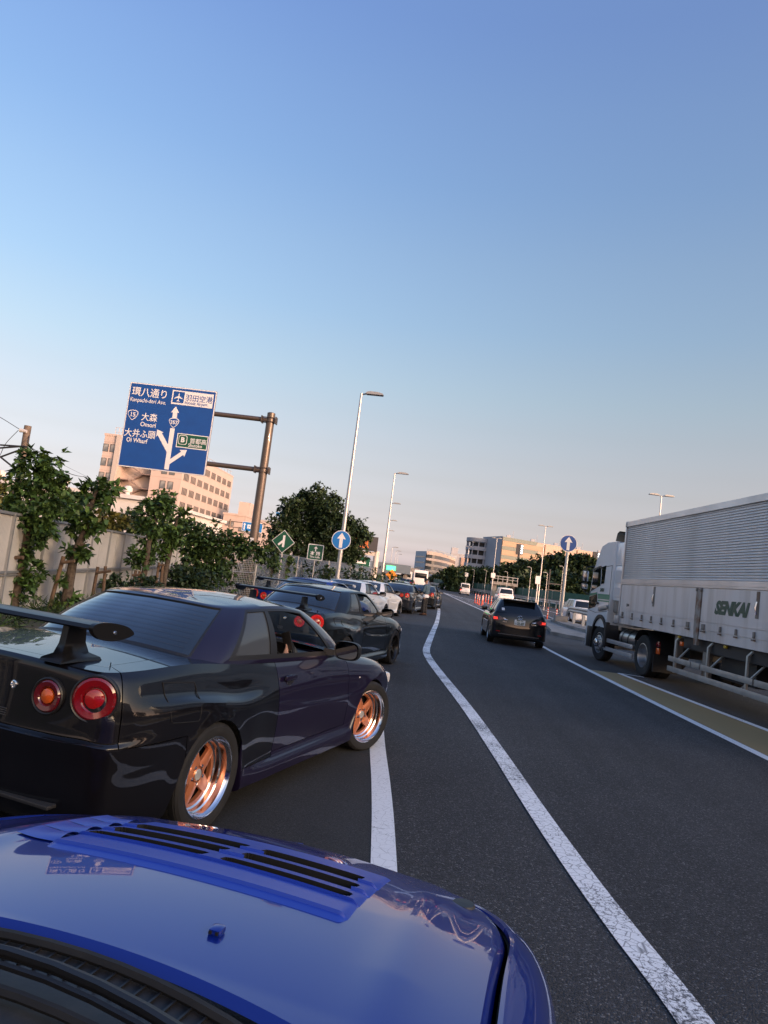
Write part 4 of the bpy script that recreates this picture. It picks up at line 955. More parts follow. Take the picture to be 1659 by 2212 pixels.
for i, (px, py, Y, rx, rz, lbl) in enumerate(((747, 1245, 46, 2.0, .8, 'low green bush behind the fence above the two white coupes'), (775, 1248, 52, 1.5, .9, 'bush on the fence right of the white coupes'), (862, 1262, 47, 1.1, .75, 'bright green bush at the foot of the second lamp post'), (700, 1240, 43, 2.2, .9, 'dark hedge behind the chain-link fence'), (600, 1225, 34, 1.7, .9, 'dark hedge behind the fence right of the gate'), (650, 1232, 38, 2.0, .9, 'dark hedge behind the diamond sign'))):
    p = at(px, py, Y); t_ = thing('bush', lbl, 'bush', (p.x, p.y + .8, 0)); mb = MB(); [limb(mb, (0, 0, 0), (random.uniform(-1, 1), 0, p.z), .03, .01, seed=70 + i * 5 + j) for j in range(4)]; mb.build('stem', m_bark, t_)
    leaves('foliage', [(q * rx * .6, .2, p.z * .75 + random.uniform(-.2, .2), rx * .6, .6, rz, 330) for q in (-1, 0, 1)], .2, g_mid if i in (2, 1) else g_dark, t_, 60 + i)

# ------------------------------------------------------------------ signs
m_sblue = M('sign_blue', (.004, .062, .28), .38, noise=(2, (.004, .055, .25), .4, .7)); m_sblue2 = M('sign_bright_blue', (.008, .16, .48), .38)
m_sgreen = M('sign_green', (.004, .075, .042), .38); m_swhite = M('sign_white', (.70, .71, .72), .4)
m_pole = M('brown_pole', (.105, .082, .066), .38, .35, coat=.2, noise=(2.5, (.085, .066, .054), .4, .7)); m_lamp = M('lamp_pole', (.45, .46, .47), .38, .6)
m_sback = M('sign_back', (.33, .34, .35), .45, .6)
def flat(mb, poly, h0, h1): return mb.prism(poly, h0, h1, f=lambda a, b, h: (a, -h, b))
def rrect(x0, y0, x1, y1, r, n=5):
    o = []
    for cx, cy, a0 in ((x1 - r, y1 - r, 0), (x0 + r, y1 - r, 90), (x0 + r, y0 + r, 180), (x1 - r, y0 + r, 270)):
        o += [(cx + r * math.cos(R(a0 + 90 * k / n)), cy + r * math.sin(R(a0 + 90 * k / n))) for k in range(n + 1)]
    return o
def circ(cx, cy, r, n=40): return [(cx + r * math.cos(2 * math.pi * k / n), cy + r * math.sin(2 * math.pi * k / n)) for k in range(n)]
def arrow(x0, y0, x1, y1, w, hw, hl):
    d = Vector((x1 - x0, y1 - y0)); L = d.length; d /= L; n = Vector((-d.y, d.x)); p = lambda a, b: (x0 + d.x * a + n.x * b, y0 + d.y * a + n.y * b)
    return [p(0, -w / 2), p(L - hl, -w / 2), p(L - hl * 1.05, -hw / 2), p(L, 0), p(L - hl * 1.05, hw / 2), p(L - hl, w / 2), p(0, w / 2)]
def stroke(x0, y0, x1, y1, w):
    return arrow(x0, y0, x1, y1, w, w, .001)[:2] + arrow(x0, y0, x1, y1, w, w, .001)[5:]
FACE = Matrix(((1, 0, 0, 0), (0, 0, -1, 0), (0, 1, 0, 0), (0, 0, 0, 1)))        # text plane -> upright, facing -y
def stext(name, txt, size, mat, parent, x, z, h, xs=1., align='LEFT', bold=0., shear=0.):
    return text_part(name, txt, size, mat, parent, Matrix.Translation((x, -h, z)) @ FACE, xs=xs, align=align, bold=bold, shear=shear, extrude=.0015)

# big guide sign on a cantilever pole
YS = 30.0; cc = (at(282, 822, YS) + at(470, 851, YS) + at(443, 1031, YS) + at(257, 1004, YS)) / 4
gs = thing('guide_sign', 'large blue road guide sign with white arrows on a brown cantilever pole', 'road sign', (cc.x, cc.y, 0)); Wd, Hd = 3.90, 3.76
gz = cc.z
sb = MB(); flat(sb, rrect(-Wd / 2, -Hd / 2, Wd / 2, Hd / 2, .05), .02, .06); sb.v = [(a, b, c + gz) for a, b, c in sb.v]; sbo = sb.build('sign_panel', m_sback, gs, smooth=0)
def gpoly(name, poly, h, mat, th=.004):
    mb = MB(); flat(mb, poly, h, h + th); mb.v = [(a, b, c + gz) for a, b, c in mb.v]; return mb.build(name, mat, sbo, smooth=0, fixn=True)
gpoly('border', rrect(-Wd / 2 + .01, -Hd / 2 + .01, Wd / 2 - .01, Hd / 2 - .01, .05), .061, m_swhite)
gpoly('face', rrect(-Wd / 2 + .05, -Hd / 2 + .05, Wd / 2 - .05, Hd / 2 - .05, .04), .066, m_sblue)
_ex, _ey, _o = np.array([517., 75.]), np.array([-75., 501.]), np.array([780., 73.])
_inv = np.linalg.inv(np.stack([_ex, _ey], 1))
def gp(x, y):
    u, v = _inv @ (np.array([x, y]) - _o); return (-Wd / 2 + u * Wd, Hd / 2 - v * Hd)
KS = Wd / 522.
def gt(txt, x, y, px, xs=1., mat=m_swhite, bold=.0, h=.078):
    a, b = gp(x, y); return stext('lettering', txt, px * KS, mat, sbo, a, b + gz, h, xs, bold=bold)
gt('環八通り', 786, 150, 58, .95, bold=.004); gt('Kanpachi-dori Ave.', 777, 188, 34, .82, bold=.002)
gpoly('airport_plate', [gp(1033, 130), gp(1277, 167), gp(1265, 250), gp(1022, 213)], .072, m_swhite)
gpoly('airport_symbol', [gp(1041, 138), gp(1106, 148), gp(1095, 214), gp(1030, 204)], .078, m_sblue)
def plane(cx, cy, s):
    q = [(0, 1), (.09, .8), (.1, .3), (.9, -.15), (.9, -.35), (.1, -.1), (.07, -.62), (.32, -.82), (.32, -.95), (0, -.85)]
    q = q + [(-a, b) for a, b in q[::-1][1:-1]]; return [(cx + a * s, cy + b * s) for a, b in q]
a, b = gp(1068, 177); gpoly('airplane', plane(a, b, .20), .084, m_swhite)
gt('羽田空港', 1106, 194, 42, .97, m_sblue, .002, .080); gt('Haneda Airport', 1103, 217, 26, .82, m_sblue, .001, .080)
def shield(cx, cy, s):
    return [(cx + a * s, cy + b * s) for a, b in ((-.9, .62), (-.6, .82), (0, .9), (.6, .82), (.9, .62), (.98, .3), (.85, -.1), (.5, -.6), (.15, -.92), (0, -.96), (-.15, -.92), (-.5, -.6), (-.85, -.1), (-.98, .3))]
for (x, y), s, tx, fs in (((795, 272), .245, '15', .27), ((1040, 327), .235, '357', .23)):
    a, b = gp(x, y); gpoly('route_shield', shield(a, b, s), .073, m_swhite); gpoly('shield_field', shield(a, b, s * .86), .079, m_sblue); o_ = stext('lettering', tx, fs, m_swhite, sbo, a, b - fs * .30 + gz, .088, .95, 'CENTER', .006)
gt('大森', 843, 303, 51, .95, bold=.004); gt('Omori', 838, 341, 37, .93, bold=.004); gt('大井ふ頭', 743, 392, 51, .92, bold=.004); gt('Oi Wharf', 756, 430, 37, .86, bold=.004)
gpoly('arrow', arrow(*gp(997, 603), *gp(1032, 360), .20, .20, .001), .070, m_swhite)
gpoly('arrow', arrow(*gp(1043, 299), *gp(1051, 230), .20, .37, .27), .070, m_swhite)
gpoly('arrow', arrow(*gp(1012, 498), *gp(941, 364), .20, .37, .25), .0715, m_swhite)
gpoly('arrow', arrow(*gp(1006, 565), *gp(1118, 492), .17, .37, .25), .0730, m_swhite)
gpoly('expressway_plate', [gp(1063, 389), gp(1246, 416), gp(1233, 499), gp(1051, 472)], .074, m_swhite); gpoly('plate_field', [gp(1068, 394), gp(1241, 420), gp(1229, 493), gp(1057, 467)], .080, m_sgreen)
a, b = gp(1094, 430); gpoly('route_shield', rrect(a - .19, b - .22, a + .19, b + .20, .09), .086, m_swhite); gpoly('shield_field', rrect(a - .165, b - .195, a + .165, b + .175, .08), .092, m_sgreen)
stext('lettering', 'B', .30, m_swhite, sbo, a, b - .11 + gz, .102, 1., 'CENTER', .012)
gt('首都高', 1133, 450, 34, .98, m_swhite, .002, .09); gt('Shutoko', 1124, 472, 28, .88, m_swhite, .002, .09)
pt_, pb_ = at(588, 893, YS + .1), at(566, 1034, YS + .1); xp = at(546, 1175, YS + .1).x - cc.x; ztop = pt_.z
xp = (at(585, 905, YS + .1).x + at(549, 1150, YS + .1).x) / 2 - cc.x
mb = MB(); mb.tube([(xp, .12, -.1), (xp, .12, ztop)], [.20, .175], 20); mb.lathe([(.175, ztop), (.12, ztop + .03), (0, ztop + .035)], 'z', c=(xp, .12, 0), n=20); mb.build('pole', m_pole, gs)
for (x0, y0), (x1, y1) in (((440, 884), (585, 907)), ((430, 993), (567, 1015))):
    z = at(x1, y1, YS).z; mb = MB(); mb.tube([(-Wd * .42, .10, z), (xp + .30, .10, z)], .105, 14); mb.build('arm', m_pole, gs)
    mb = MB()
    for xx in (-.36, .26): mb.box((xp + xx, .10, z), (.05, .34, .30))
    for sx in (-1, 1):
        for zz in (-1, 1): mb.tube([(xp + .22, .10 + sx * .19, z + zz * .09), (xp - .34, .10 + sx * .19, z + zz * .09)], .016, 6)
    mb.build('bracket', m_pole, gs)
# small sticker plate low on the pole
mb = MB(); mb.box((xp - .02, -.095, 2.35), (.16, .012, .34)); mb.build('pole_tag', m_swhite, gs)

def lamp_post(label, top, Y, h=None, side=1, double=False, r=.10, arm=1.1, sign=None, base=None, group=None, name='lamp_post'):
    p = at(*top, Y); b = Vector((p.x, p.y, 0)) if base is None else base
    t_ = thing(name, label, 'lamp post', b, group=group); H = p.z
    mb = MB(); mb.tube([(0, 0, -.05), (0, 0, H)], [r, r * .5], 12); mb.build('pole', m_lamp, t_)
    for s in ((-1, 1) if double else (side,)):
        mb = MB(); mb.tube([(0, 0, H - .05), (s * arm * .25, 0, H + .02)], .04, 7)
        q = [(-.5, 0), (-.42, .09), (-.2, .13), (.2, .12), (.45, .06), (.5, 0), (.45, -.03), (-.45, -.04)]
        mb.prism([(s * (arm * .25 + (a + .45) * arm * .85), H + .02 + b_ * arm * .8) for a, b_ in q], -.16, .16, f=lambda a, b_, hh: (a, hh, b_)); mb.build('luminaire', m_sback, t_, fixn=True)
    return t_
GL = 'lamp posts along the left of the road'; GR = 'lamp posts along the right carriageway'
l1 = lamp_post('tall lamp post carrying the round blue arrow sign on the left', (781, 850), 33., r=.115, arm=1.0, group=GL)
for (tx, ty, Y, lb) in ((853, 1022, 59., 'second tall lamp post from the left sign, right of the big tree'), (845, 1087, 84., 'third lamp post of the left row, seen just above the second'), (842, 1124, 109., 'fourth lamp post of the left row, lined up behind the third'), (839, 1146, 134., 'fifth lamp post of the left row'), (848, 1182, 190., 'far lamp post beyond the left row, left one of three'), (856, 1190, 235., 'far lamp post beyond the left row, middle of three'), (860, 1197, 270., 'far lamp post beyond the left row, right one of three')):
    lamp_post(lb, (tx, ty), Y, r=.11, arm=1.1 if Y < 150 else 1.6, group=GL)
for (tx, ty, Y, lb) in ((1179, 1137, 86., 'double-armed lamp post left of the right arrow sign'), (1429, 1071, 52., 'double-armed lamp post rising above the truck trailer'), (1074, 1163, 118., 'double-armed lamp post in front of the striped parking building'), (1013, 1181, 165., 'double-armed lamp post before the far office block')):
    lamp_post(lb, (tx, ty), Y, double=True, r=.085, arm=.85, group=GR)
for i, (tx, ty, Y) in enumerate(((1148, 1226, 92.), (1183, 1238, 80.), (1097, 1236, 115.), (1025, 1231, 150.), (1051, 1232, 135.), (1217, 1224, 95.), (972, 1222, 190.), (945, 1222, 230.))):
    lamp_post(['short lamp post before the dark trees, left of the right arrow sign', 'short lamp post nearest the right arrow sign', 'short lamp post below the striped parking building', 'short lamp post left of the striped parking building', 'short lamp post below the round ramp of the parking building', 'short lamp post right of the right arrow sign pole', 'short lamp post below the curved office block', 'farthest short lamp post below the curved office block'][i], (tx, ty), Y, side=-1, r=.045, arm=.55, group=GR)

def round_sign(parent, x, z, h, r, mat=m_sblue2):
    mb = MB(); flat(mb, circ(x, z, r), h - .02, h); d = mb.build('sign_disc', m_sback, parent, fixn=True)
    mb = MB(); flat(mb, circ(x, z, r), h + .001, h + .005); mb.build('border', m_swhite, d, smooth=0, fixn=True)
    mb = MB(); flat(mb, circ(x, z, r * .93), h + .007, h + .010); mb.build('face', mat, d, smooth=0, fixn=True)
    mb = MB(); flat(mb, arrow(x, z - r * .80, x, z + r * .76, r * .34, r * .92, r * .62), h + .012, h + .015); mb.build('arrow', m_swhite, d, smooth=0, fixn=True)
    return d
p = at(738, 1167, 33.); round_sign(l1, p.x - l1.location.x, p.z, .16, .45)
p = at(1227, 1174, 41.8); b = Vector((at(1213, 1325, 41.8).x * .55 + p.x * .45, 41.8, 0)); rs = thing('arrow_sign', 'round blue arrow sign on a grey pole with concrete base, on the traffic island', 'road sign', b)
mb = MB(); mb.tube([(0, 0, .2), (0, 0, p.z - .1)], .085, 14); mb.build('pole', m_lamp, rs)
mb = MB(); mb.bbox((0, 0, .45), (.74, .6, .36), .03); mb.build('base', m_conc, rs)
round_sign(rs, p.x - b.x, p.z, .12, .50, m_sblue)
# green diamond and square signs
p = at(612, 1170, 31.); ds = thing('merge_sign', 'green diamond merge sign on a thin post above the chain-link fence', 'road sign', (p.x, p.y, 0)); s_ = .515
mb = MB(); mb.tube([(0, .04, -.05), (0, .04, p.z + .2)], .032, 10); mb.build('post', m_galv, ds)
dm = lambda k: [(0, p.z + k), (k, p.z), (0, p.z - k), (-k, p.z)]
mb = MB(); flat(mb, dm(s_), .0, .018); d = mb.build('sign_plate', m_sback, ds, smooth=0, fixn=True)
mb = MB(); flat(mb, dm(s_), .019, .022); mb.build('border', m_swhite, d, smooth=0, fixn=True)
mb = MB(); flat(mb, dm(s_ * .94), .024, .026); mb.build('face', m_sgreen, d, smooth=0, fixn=True)
mb = MB(); flat(mb, stroke(.02, p.z - .24, .02, p.z + .28, .10), .028, .030); flat(mb, stroke(-.20, p.z - .16, .02, p.z + .06, .09), .032, .034); mb.build('symbol', m_swhite, d, smooth=0, fixn=True)
p = at(681.5, 1193, 33.5); ts = thing('through_traffic_sign', 'square green sign with an up arrow and white lettering above the fence', 'road sign', (p.x, p.y, 0))
mb = MB(); mb.tube([(0, .04, -.05), (0, .04, p.z + .2)], .032, 10); mb.build('post', m_galv, ts); k = .375
for nm, kk, h0, mt, rr in (('sign_plate', k, 0, m_sback, .06), ('border', k, .02, m_swhite, .06), ('face', k * .90, .026, m_sgreen, .05)):
    mb = MB(); flat(mb, rrect(-kk, p.z - kk, kk, p.z + kk, rr), h0, h0 + (.018 if h0 == 0 else .003)); o_ = mb.build(nm, mt, ts if h0 == 0 else d2, smooth=0, fixn=True)
    if h0 == 0: d2 = o_
mb = MB(); flat(mb, arrow(0, p.z + .04, 0, p.z + .28, .045, .19, .10), .031, .034); mb.build('arrow', m_swhite, d2, smooth=0, fixn=True)
stext('lettering', '本 線', .21, m_swhite, d2, 0, p.z - .135, .036, 1., 'CENTER', .006); stext('lettering', 'Thru traffic', .125, m_swhite, d2, 0, p.z - .27, .036, .86, 'CENTER', .003)

# ------------------------------------------------------------------ utility pole, wires, white roof with ventilators
m_up = M('utility_pole', (.17, .13, .10), .7, noise=(5, (.10, .08, .065), .4, .7))
Y = 26.; pt = h8(232, 160, Y); pu = thing('utility_pole', 'brown railway utility pole with bracket arms at the left edge', 'utility pole', (h8(170, 500, Y).x, Y, 0)); o = Vector(pu.location)
mb = MB(); mb.tube([Vector((0, 0, 0)), Vector((0, 0, pt.z))], .13, 12); mb.build('pole', m_up, pu)
mb = MB(); zb = h8(200, 330, Y).z
for a, b_ in (((0, 340), (200, 325)), ((0, 415), (190, 345)), ((0, 410), (150, 530)), ((0, 315), (220, 330))): mb.tube([h8(*a, Y - .2) - o, h8(*b_, Y - .2) - o], .035, 6)
mb.tube([h8(-260, 330, Y - .2) - o, h8(0, 340, Y - .2) - o], .035, 6); mb.tube([h8(-260, 460, Y - .2) - o, h8(0, 412, Y - .2) - o], .035, 6); mb.build('bracket_arm', M('dark_steel', (.05, .05, .05), .5, .5), pu)
mb = MB(); mb.tube([h8(165, 195, Y - .15) - o, h8(218, 205, Y - .15) - o], [.08, .06], 10); mb.build('insulator', M('porcelain', (.55, .54, .52), .3), pu)
m_wire = M('wire', (.03, .03, .03), .6)
def wire(label, pts, r=.012):
    t_ = MB(); P = catmull(np.array([tuple(p) for p in pts]), np.linspace(0, len(pts) - 1, 24)); t_.tube([tuple(q) for q in P], r, 5); tag(t_.build('overhead_wire', m_wire), label, 'wire', 'overhead wires')
wire('overhead wire from the top left corner down to the utility pole insulator', [h8(-400, -120, Y), h8(-50, 60, Y), h8(165, 190, Y)])
wire('overhead wire sagging from the utility pole towards the pink building', [h8(225, 320, Y), h8(420, 430, 40), h8(720, 580, 70)])
wire('thick overhead wire drooping above the leafy tree', [h8(235, 230, Y), h8(265, 350, Y), h8(560, 545, 34), h8(720, 580, 60)], .018)
wire('looped jumper wire left of the utility pole', [h8(0, 400, Y), h8(50, 300, Y), h8(150, 195, Y)])
m_shed = M('white_shed', (.62, .62, .62), .55, noise=(.4, (.5, .5, .5), .4, .7)); m_ivory = M('ventilator', (.66, .60, .54), .5)
sh = thing('white_shed', 'long white-roofed shed with round ventilators behind the trees on the left', 'building', (0, 0, 0)); Y = 62.
a, b_ = h8(-200, 500, Y), h8(1150, 870, Y); zt_ = h8(450, 680, Y).z
mb = MB(); mb.box2((a.x - 8, Y, 0), (b_.x, Y + 26, zt_)); mb.build('wall', m_shed, sh, smooth=0)
mb = MB(); mb.box2((a.x - 8.4, Y - .4, zt_), (b_.x + .4, Y + 26.4, zt_ + .35)); mb.build('roof', m_shed, sh, smooth=0)
for (x, y, dy) in ((20, 500, 1), (535, 620, 1), (1030, 775, 1)):
    q = h8(x, y, Y + 1.5); k = .42; mb = MB(); mb.lathe([(.7 * k, zt_ + .3), (.55 * k, zt_ + .5), (.5 * k, zt_ + .72), (.95 * k, zt_ + .74), (1.0 * k, zt_ + 1.05), (.85 * k, zt_ + 1.1), (.6 * k, zt_ + 1.25), (0, zt_ + 1.3)], 'z', c=(q.x, q.y, 0), n=20); mb.build('ventilator', m_ivory, sh)

# ------------------------------------------------------------------ pink office building
def DA(x, y): return (x * .36376, 795.45 + y * .36376)
def aa(x, y, Y): return at(*DA(x, y), Y)
m_pink = M('pink_tile', (.43, .365, .34), .6, noise=(.35, (.39, .33, .305), .4, .7)); m_pline = M('tile_joint', (.33, .265, .24), .7); m_wfr = M('window_frame_dark', (.05, .05, .055), .5)
m_wgl = M('window_glass', (.10, .115, .13), .08, spec=.9, noise=(.4, (.28, .29, .29), .45, .6)); m_steel = M('stair_steel', (.20, .15, .135), .6); m_rail = M('stair_rail', (.40, .35, .33), .6)
YB = 165.; L_ = aa(585, 640, YB); C_ = aa(1045, 860, YB); zr = aa(607, 395, YB).z; xl, xr = L_.x, C_.x; ZR = zr
pb = thing('pink_office', 'pale pink tiled office block with fire stairs, behind the blue guide sign', 'building', (xl, YB, 0)); Wf = xr - xl; Lg = 44.
kx = YB * .36376 / 1533
xa = (aa(700, 600, YB).x - xl); xb = (aa(893, 640, YB).x - xl)
mb = MB(); mb.box2((0, 0, 0), (xa, Lg * .6, ZR)); mb.box2((xb, 0, 0), (Wf, Lg, ZR - 1.2)); mb.box2((xa, 3.2, 0), (xb, Lg, ZR - .5)); mb.build('wall', m_pink, pb, smooth=0)
mb = MB(); mb.box2((-.15, -.15, ZR), (xa + .1, Lg * .6, ZR + .5)); mb.build('parapet', m_pink, pb, smooth=0)
fl = 3.45
def win_mesh(w, h, nm='window'):
    mb = MB(); t_ = .10
    for x0, x1, z0, z1 in ((0, w, 0, t_), (0, w, h - t_, h), (0, t_, t_, h - t_), (w - t_, w, t_, h - t_)): mb.box2((x0, -.08, z0), (x1, .0, z1), 0)
    mb.add([(t_, -.03, t_), (w - t_, -.03, t_), (w - t_, -.03, h - t_), (t_, -.03, h - t_)], [(0, 1, 2, 3)], 1); return mb.mesh(nm, [m_wfr, m_wgl], 0)
wbig, wslim = win_mesh(1.35, 1.9), win_mesh(.50, 1.7)
z0 = aa(630, 470, YB).z - 1.
for j in range(7):
    z = z0 - j * fl
    if z < 1: break
    for x in (612, 655): part('window', wbig, pb, (aa(x, 470, YB).x - xl, -.004, z))
    if j >= 1:
        for x in (948, 995): part('window', wbig, pb, (aa(x, 690, YB).x - xl, -.004, z - .3))
zb0 = aa(1095, 640, YB).z
for j in range(7):
    z = z0 - 1.0 - j * fl
    if z < .8: break
    for gq in range(8):
        for k in range(4): part('window', wslim, pb, (Wf + .004, 1.6 + gq * 5.3 + k * .98, z), (0, 0, R(90)))
mb = MB()                              # tile joints: proud thin ledges on each floor
for j in range(8):
    z = ZR - 1.6 - j * fl
    mb.box2((-.02, -.03, z), (xa + .02, -.001, z + .09)); mb.box2((xb, -.03, z), (Wf, -.001, z + .09)); mb.box2((Wf + .001, 0, z), (Wf + .03, Lg, z + .09))
    for x in (xa * .33, xa * .66): pass
mb.build('ledge', m_pline, pb, smooth=0)
for j in range(6):                     # zig-zag fire stairs in the recess
    z = ZR - 3.2 - j * fl; w = xb - xa
    mb = MB(); mb.box2((xa + .1, .3, z), (xa + w * .32, 3.1, z + .18)); mb.build('stair_landing', m_steel, pb, smooth=0)
    mb = MB(); mb.box2((xb - w * .32, .3, z - fl / 2), (xb - .05, 3.1, z - fl / 2 + .18)); mb.build('stair_landing', m_steel, pb, smooth=0)
    for xs_, xe_, zs_, ze_, y_ in ((xa + w * .30, xb - w * .30, z, z - fl / 2, .5), (xb - w * .30, xa + w * .30, z - fl / 2, z - fl, 1.9)):
        mb = MB(); mb.add([(xs_, y_, zs_), (xe_, y_, ze_), (xe_, y_, ze_ + .30), (xs_, y_, zs_ + .30), (xs_, y_ + 1.1, zs_), (xe_, y_ + 1.1, ze_), (xe_, y_ + 1.1, ze_ + .30), (xs_, y_ + 1.1, zs_ + .30)], [(0, 1, 2, 3), (4, 7, 6, 5), (3, 2, 6, 7), (0, 4, 5, 1)]); fl_o = mb.build('stair_flight', m_steel, pb, smooth=0)
        mb = MB()
        for k in range(9):
            f = k / 8; xx = xs_ + (xe_ - xs_) * f; zz = zs_ + (ze_ - zs_) * f; mb.box((xx, y_ - .02, zz + .75), (.05, .05, .95))
        mb.add([(xs_, y_ - .05, zs_ + 1.2), (xe_, y_ - .05, ze_ + 1.2), (xe_, y_ - .05, ze_ + 1.3), (xs_, y_ - .05, zs_ + 1.3)], [(0, 1, 2, 3)]); mb.build('railing', m_rail, fl_o, smooth=0)
mb = MB(); mb.box2((xa - 1.3, -.6, 3), (xa - .2, .0, ZR + .3)); mb.build('duct_shaft', M('duct_grey', (.36, .34, .33), .6), pb, smooth=0)
mb = MB()
for x in np.linspace(xa - 2.5, xa + 3.5, 8): mb.box((x, 1.0, ZR + 1.2), (.08, .08, 2.4))
for z in (ZR + 1.2, ZR + 2.35): mb.box((xa + .5, 1.0, z), (6.2, .07, .08))
for k in range(14): mb.box((Wf - .3, 2 + k * 3, ZR - .6), (.07, .07, 1.2))
mb.box((Wf - .3, 22, ZR - .05), (.07, 42, .08)); mb.build('roof_railing', m_rail, pb, smooth=0)
# two farther blocks and the next guide sign
def block(label, px0, px1, ptop, Y, depth, mat, rows=0, name='building', cols=0, win=None, cat='building'):
    a, b_ = at(px0[0], px0[1], Y), at(px1[0], px1[1], Y); z = at(*ptop, Y).z; t_ = thing(name, label, cat, (a.x, Y, 0)); w = b_.x - a.x
    mb = MB(); mb.box2((0, 0, 0), (w, depth, z)); mb.build('wall', mat, t_, smooth=0)
    mb = MB(); mb.box2((-.2, -.2, z), (w + .2, depth + .2, z + .5)); mb.build('parapet', mat, t_, smooth=0)
    return t_, w, z
t_, w, z = block('low beige building beside the right end of the pink office block', (473, 1180), (522, 1180), (480, 1110), 190., 50, m_pink)
mb = MB(); mb.box2((w * .45, 4, z + .5), (w * .95, 14, z + 4.2)); mb.build('roof_house', m_pink, t_, smooth=0)
wm_ = win_mesh(2.4, 1.2)
for x, zz in ((w * .12, z - 3), (w * .75, z - 4.2), (w * .12, z - 8), (w * .75, z - 9)): part('window', wm_, t_, (x, -.004, zz))
for k in range(6): part('window', wm_, t_, (w + .004, 4 + k * 7, z - 4.5), (0, 0, R(90)))
t_, w, z = block('grey multi-storey car park behind the big tree on the left', (545, 1190), (620, 1190), (560, 1125), 240., 40, M('carpark_grey', (.30, .31, .33), .7))
for j in range(4):
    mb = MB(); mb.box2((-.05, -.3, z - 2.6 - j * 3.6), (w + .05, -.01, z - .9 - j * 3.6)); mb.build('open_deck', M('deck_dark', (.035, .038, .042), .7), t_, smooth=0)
p = at(545, 1139, 140.); fs = thing('guide_sign', 'smaller blue guide sign farther off, partly behind the brown pole', 'road sign', (p.x, p.y, 0))
mb = MB(); flat(mb, rrect(-2.05, p.z - .95, 2.05, p.z + .95, .08), 0, .05); q = mb.build('sign_panel', m_swhite, fs, smooth=0, fixn=True); mb = MB(); flat(mb, rrect(-1.98, p.z - .88, 1.98, p.z + .88, .06), .055, .06); mb.build('face', m_sblue2, q, smooth=0, fixn=True)
mb = MB(); flat(mb, arrow(-1.6, p.z - .7, -1.6, p.z + .7, .22, .55, .4), .065, .07); mb.build('arrow', m_swhite, q, smooth=0, fixn=True)
mb = MB(); flat(mb, rrect(-1.0, p.z - .35, -.2, p.z + .45, .05), .065, .07); mb.build('airport_symbol', m_swhite, q, smooth=0, fixn=True); mb = MB(); flat(mb, plane(-.6, p.z + .05, .30), .075, .08); mb.build('airplane', m_sblue2, q, smooth=0, fixn=True)
xq = at(500, 1139, 75.).x - p.x - 4.3 + 3.3
mb = MB(); mb.tube([(-4.6, .1, 0), (-4.6, .1, p.z + 1.1)], .17, 12); mb.build('pole', m_pole, fs)
for zz in (.7, -.45): mb = MB(); mb.tube([(-4.9, .12, p.z + zz), (1.2, .12, p.z + zz)], .07, 8); mb.build('arm', m_pole, fs)
p = at(603, 1111, 200.); s3 = thing('guide_sign', 'small blue sign peeping over the top left of the big tree', 'road sign', (p.x, p.y, 0))
mb = MB(); flat(mb, rrect(-.9, p.z - .55, .9, p.z + .55, .05), 0, .05); q = mb.build('sign_panel', m_sblue2, s3, smooth=0, fixn=True); mb = MB(); mb.tube([(.2, .1, 0), (.2, .1, p.z + .3)], .12, 10); mb.build('pole', m_pole, s3)
# ------------------------------------------------------------------ truck tractor and semi-trailer
m_cab = M('cab_white', (.76, .78, .80), .32, coat=.8, noise=(1.2, (.70, .72, .74), .4, .7)); m_grn = M('cab_green', (.006, .23, .15), .35, coat=.8)
m_alu = M('aluminium_panel', (.60, .61, .63), .34, .55, rvar=.08, noise=(.8, (.44, .45, .47), .4, .7)); m_alu2 = M('aluminium_gate', (.58, .59, .61), .40, .35, noise=(1.4, (.40, .395, .39), .48, .78), rvar=.1, nmap=(2., 2.6, .25))
m_dirt = M('dirty_steel', (.24, .22, .20), .6, .3, noise=(4, (.16, .10, .065), .45, .7)); m_rust = M('rusty_pillar', (.28, .26, .24), .6, .3, noise=(5, (.17, .07, .03), .42, .6)); m_chas = M('chassis_black', (.018, .018, .020), .6)
tr = thing('semi_trailer', 'silver aluminium box semi-trailer with ribbed sides and green SENKAI lettering', 'trailer', (5.47, 19.7, 0), R(3.24))
# local: y = 0 at the front wall, negative to the rear; x = 0 the left side
TL, TW = 12.4, 2.49
mb = MB(); mb.box2((.02, -TL, 1.20), (TW - .02, -.02, 3.84)); mb.build('box_body', m_alu, tr, smooth=0)
sl = MB(); q = [(0, 0), (-.006, .004), (-.016, .012), (-.018, .022), (-.012, .032), (0, .040), (.0, .048)]
sl.grid([[(a, -.10, b), (a, -TL + .1, b)] for a, b in q]); slm = sl.mesh('slat', m_alu, 50)
for k in range(27): part('slat', slm, tr, (.018, 0, 2.375 + k * .0528))
mb = MB(); mb.box2((-.025, -TL, 3.80), (.20, .0, 3.93)); mb.build('top_rail', m_alu, tr, smooth=0)
mb = MB(); mb.box2((-.02, -TL, 2.23), (.05, -.02, 2.375)); mb.box2((-.028, -TL, 2.275), (-.018, -.02, 2.30)); mb.build('middle_rail', m_alu, tr, smooth=0)
mb = MB(); mb.bbox((.02, -.03, 2.57), (.09, .07, 2.72), .02); mb.build('front_corner_post', m_alu, tr)
mb = MB(); mb.bbox((.06, -.05, 3.86), (.2, .14, .18), .05); mb.build('corner_cap', m_sback, tr)
for y0, y1 in ((-.12, -4.66), (-4.92, -9.2), (-9.45, -TL)):
    mb = MB(); mb.box2((-.012, y1, 1.55), (.03, y0, 2.215)); g_ = mb.build('side_gate', m_alu2, tr, smooth=0)
    mb = MB(); mb.box2((-.016, y1, 1.385), (.03, y0, 1.54)); mb.build('gate_skirt', m_alu2, g_, smooth=0)
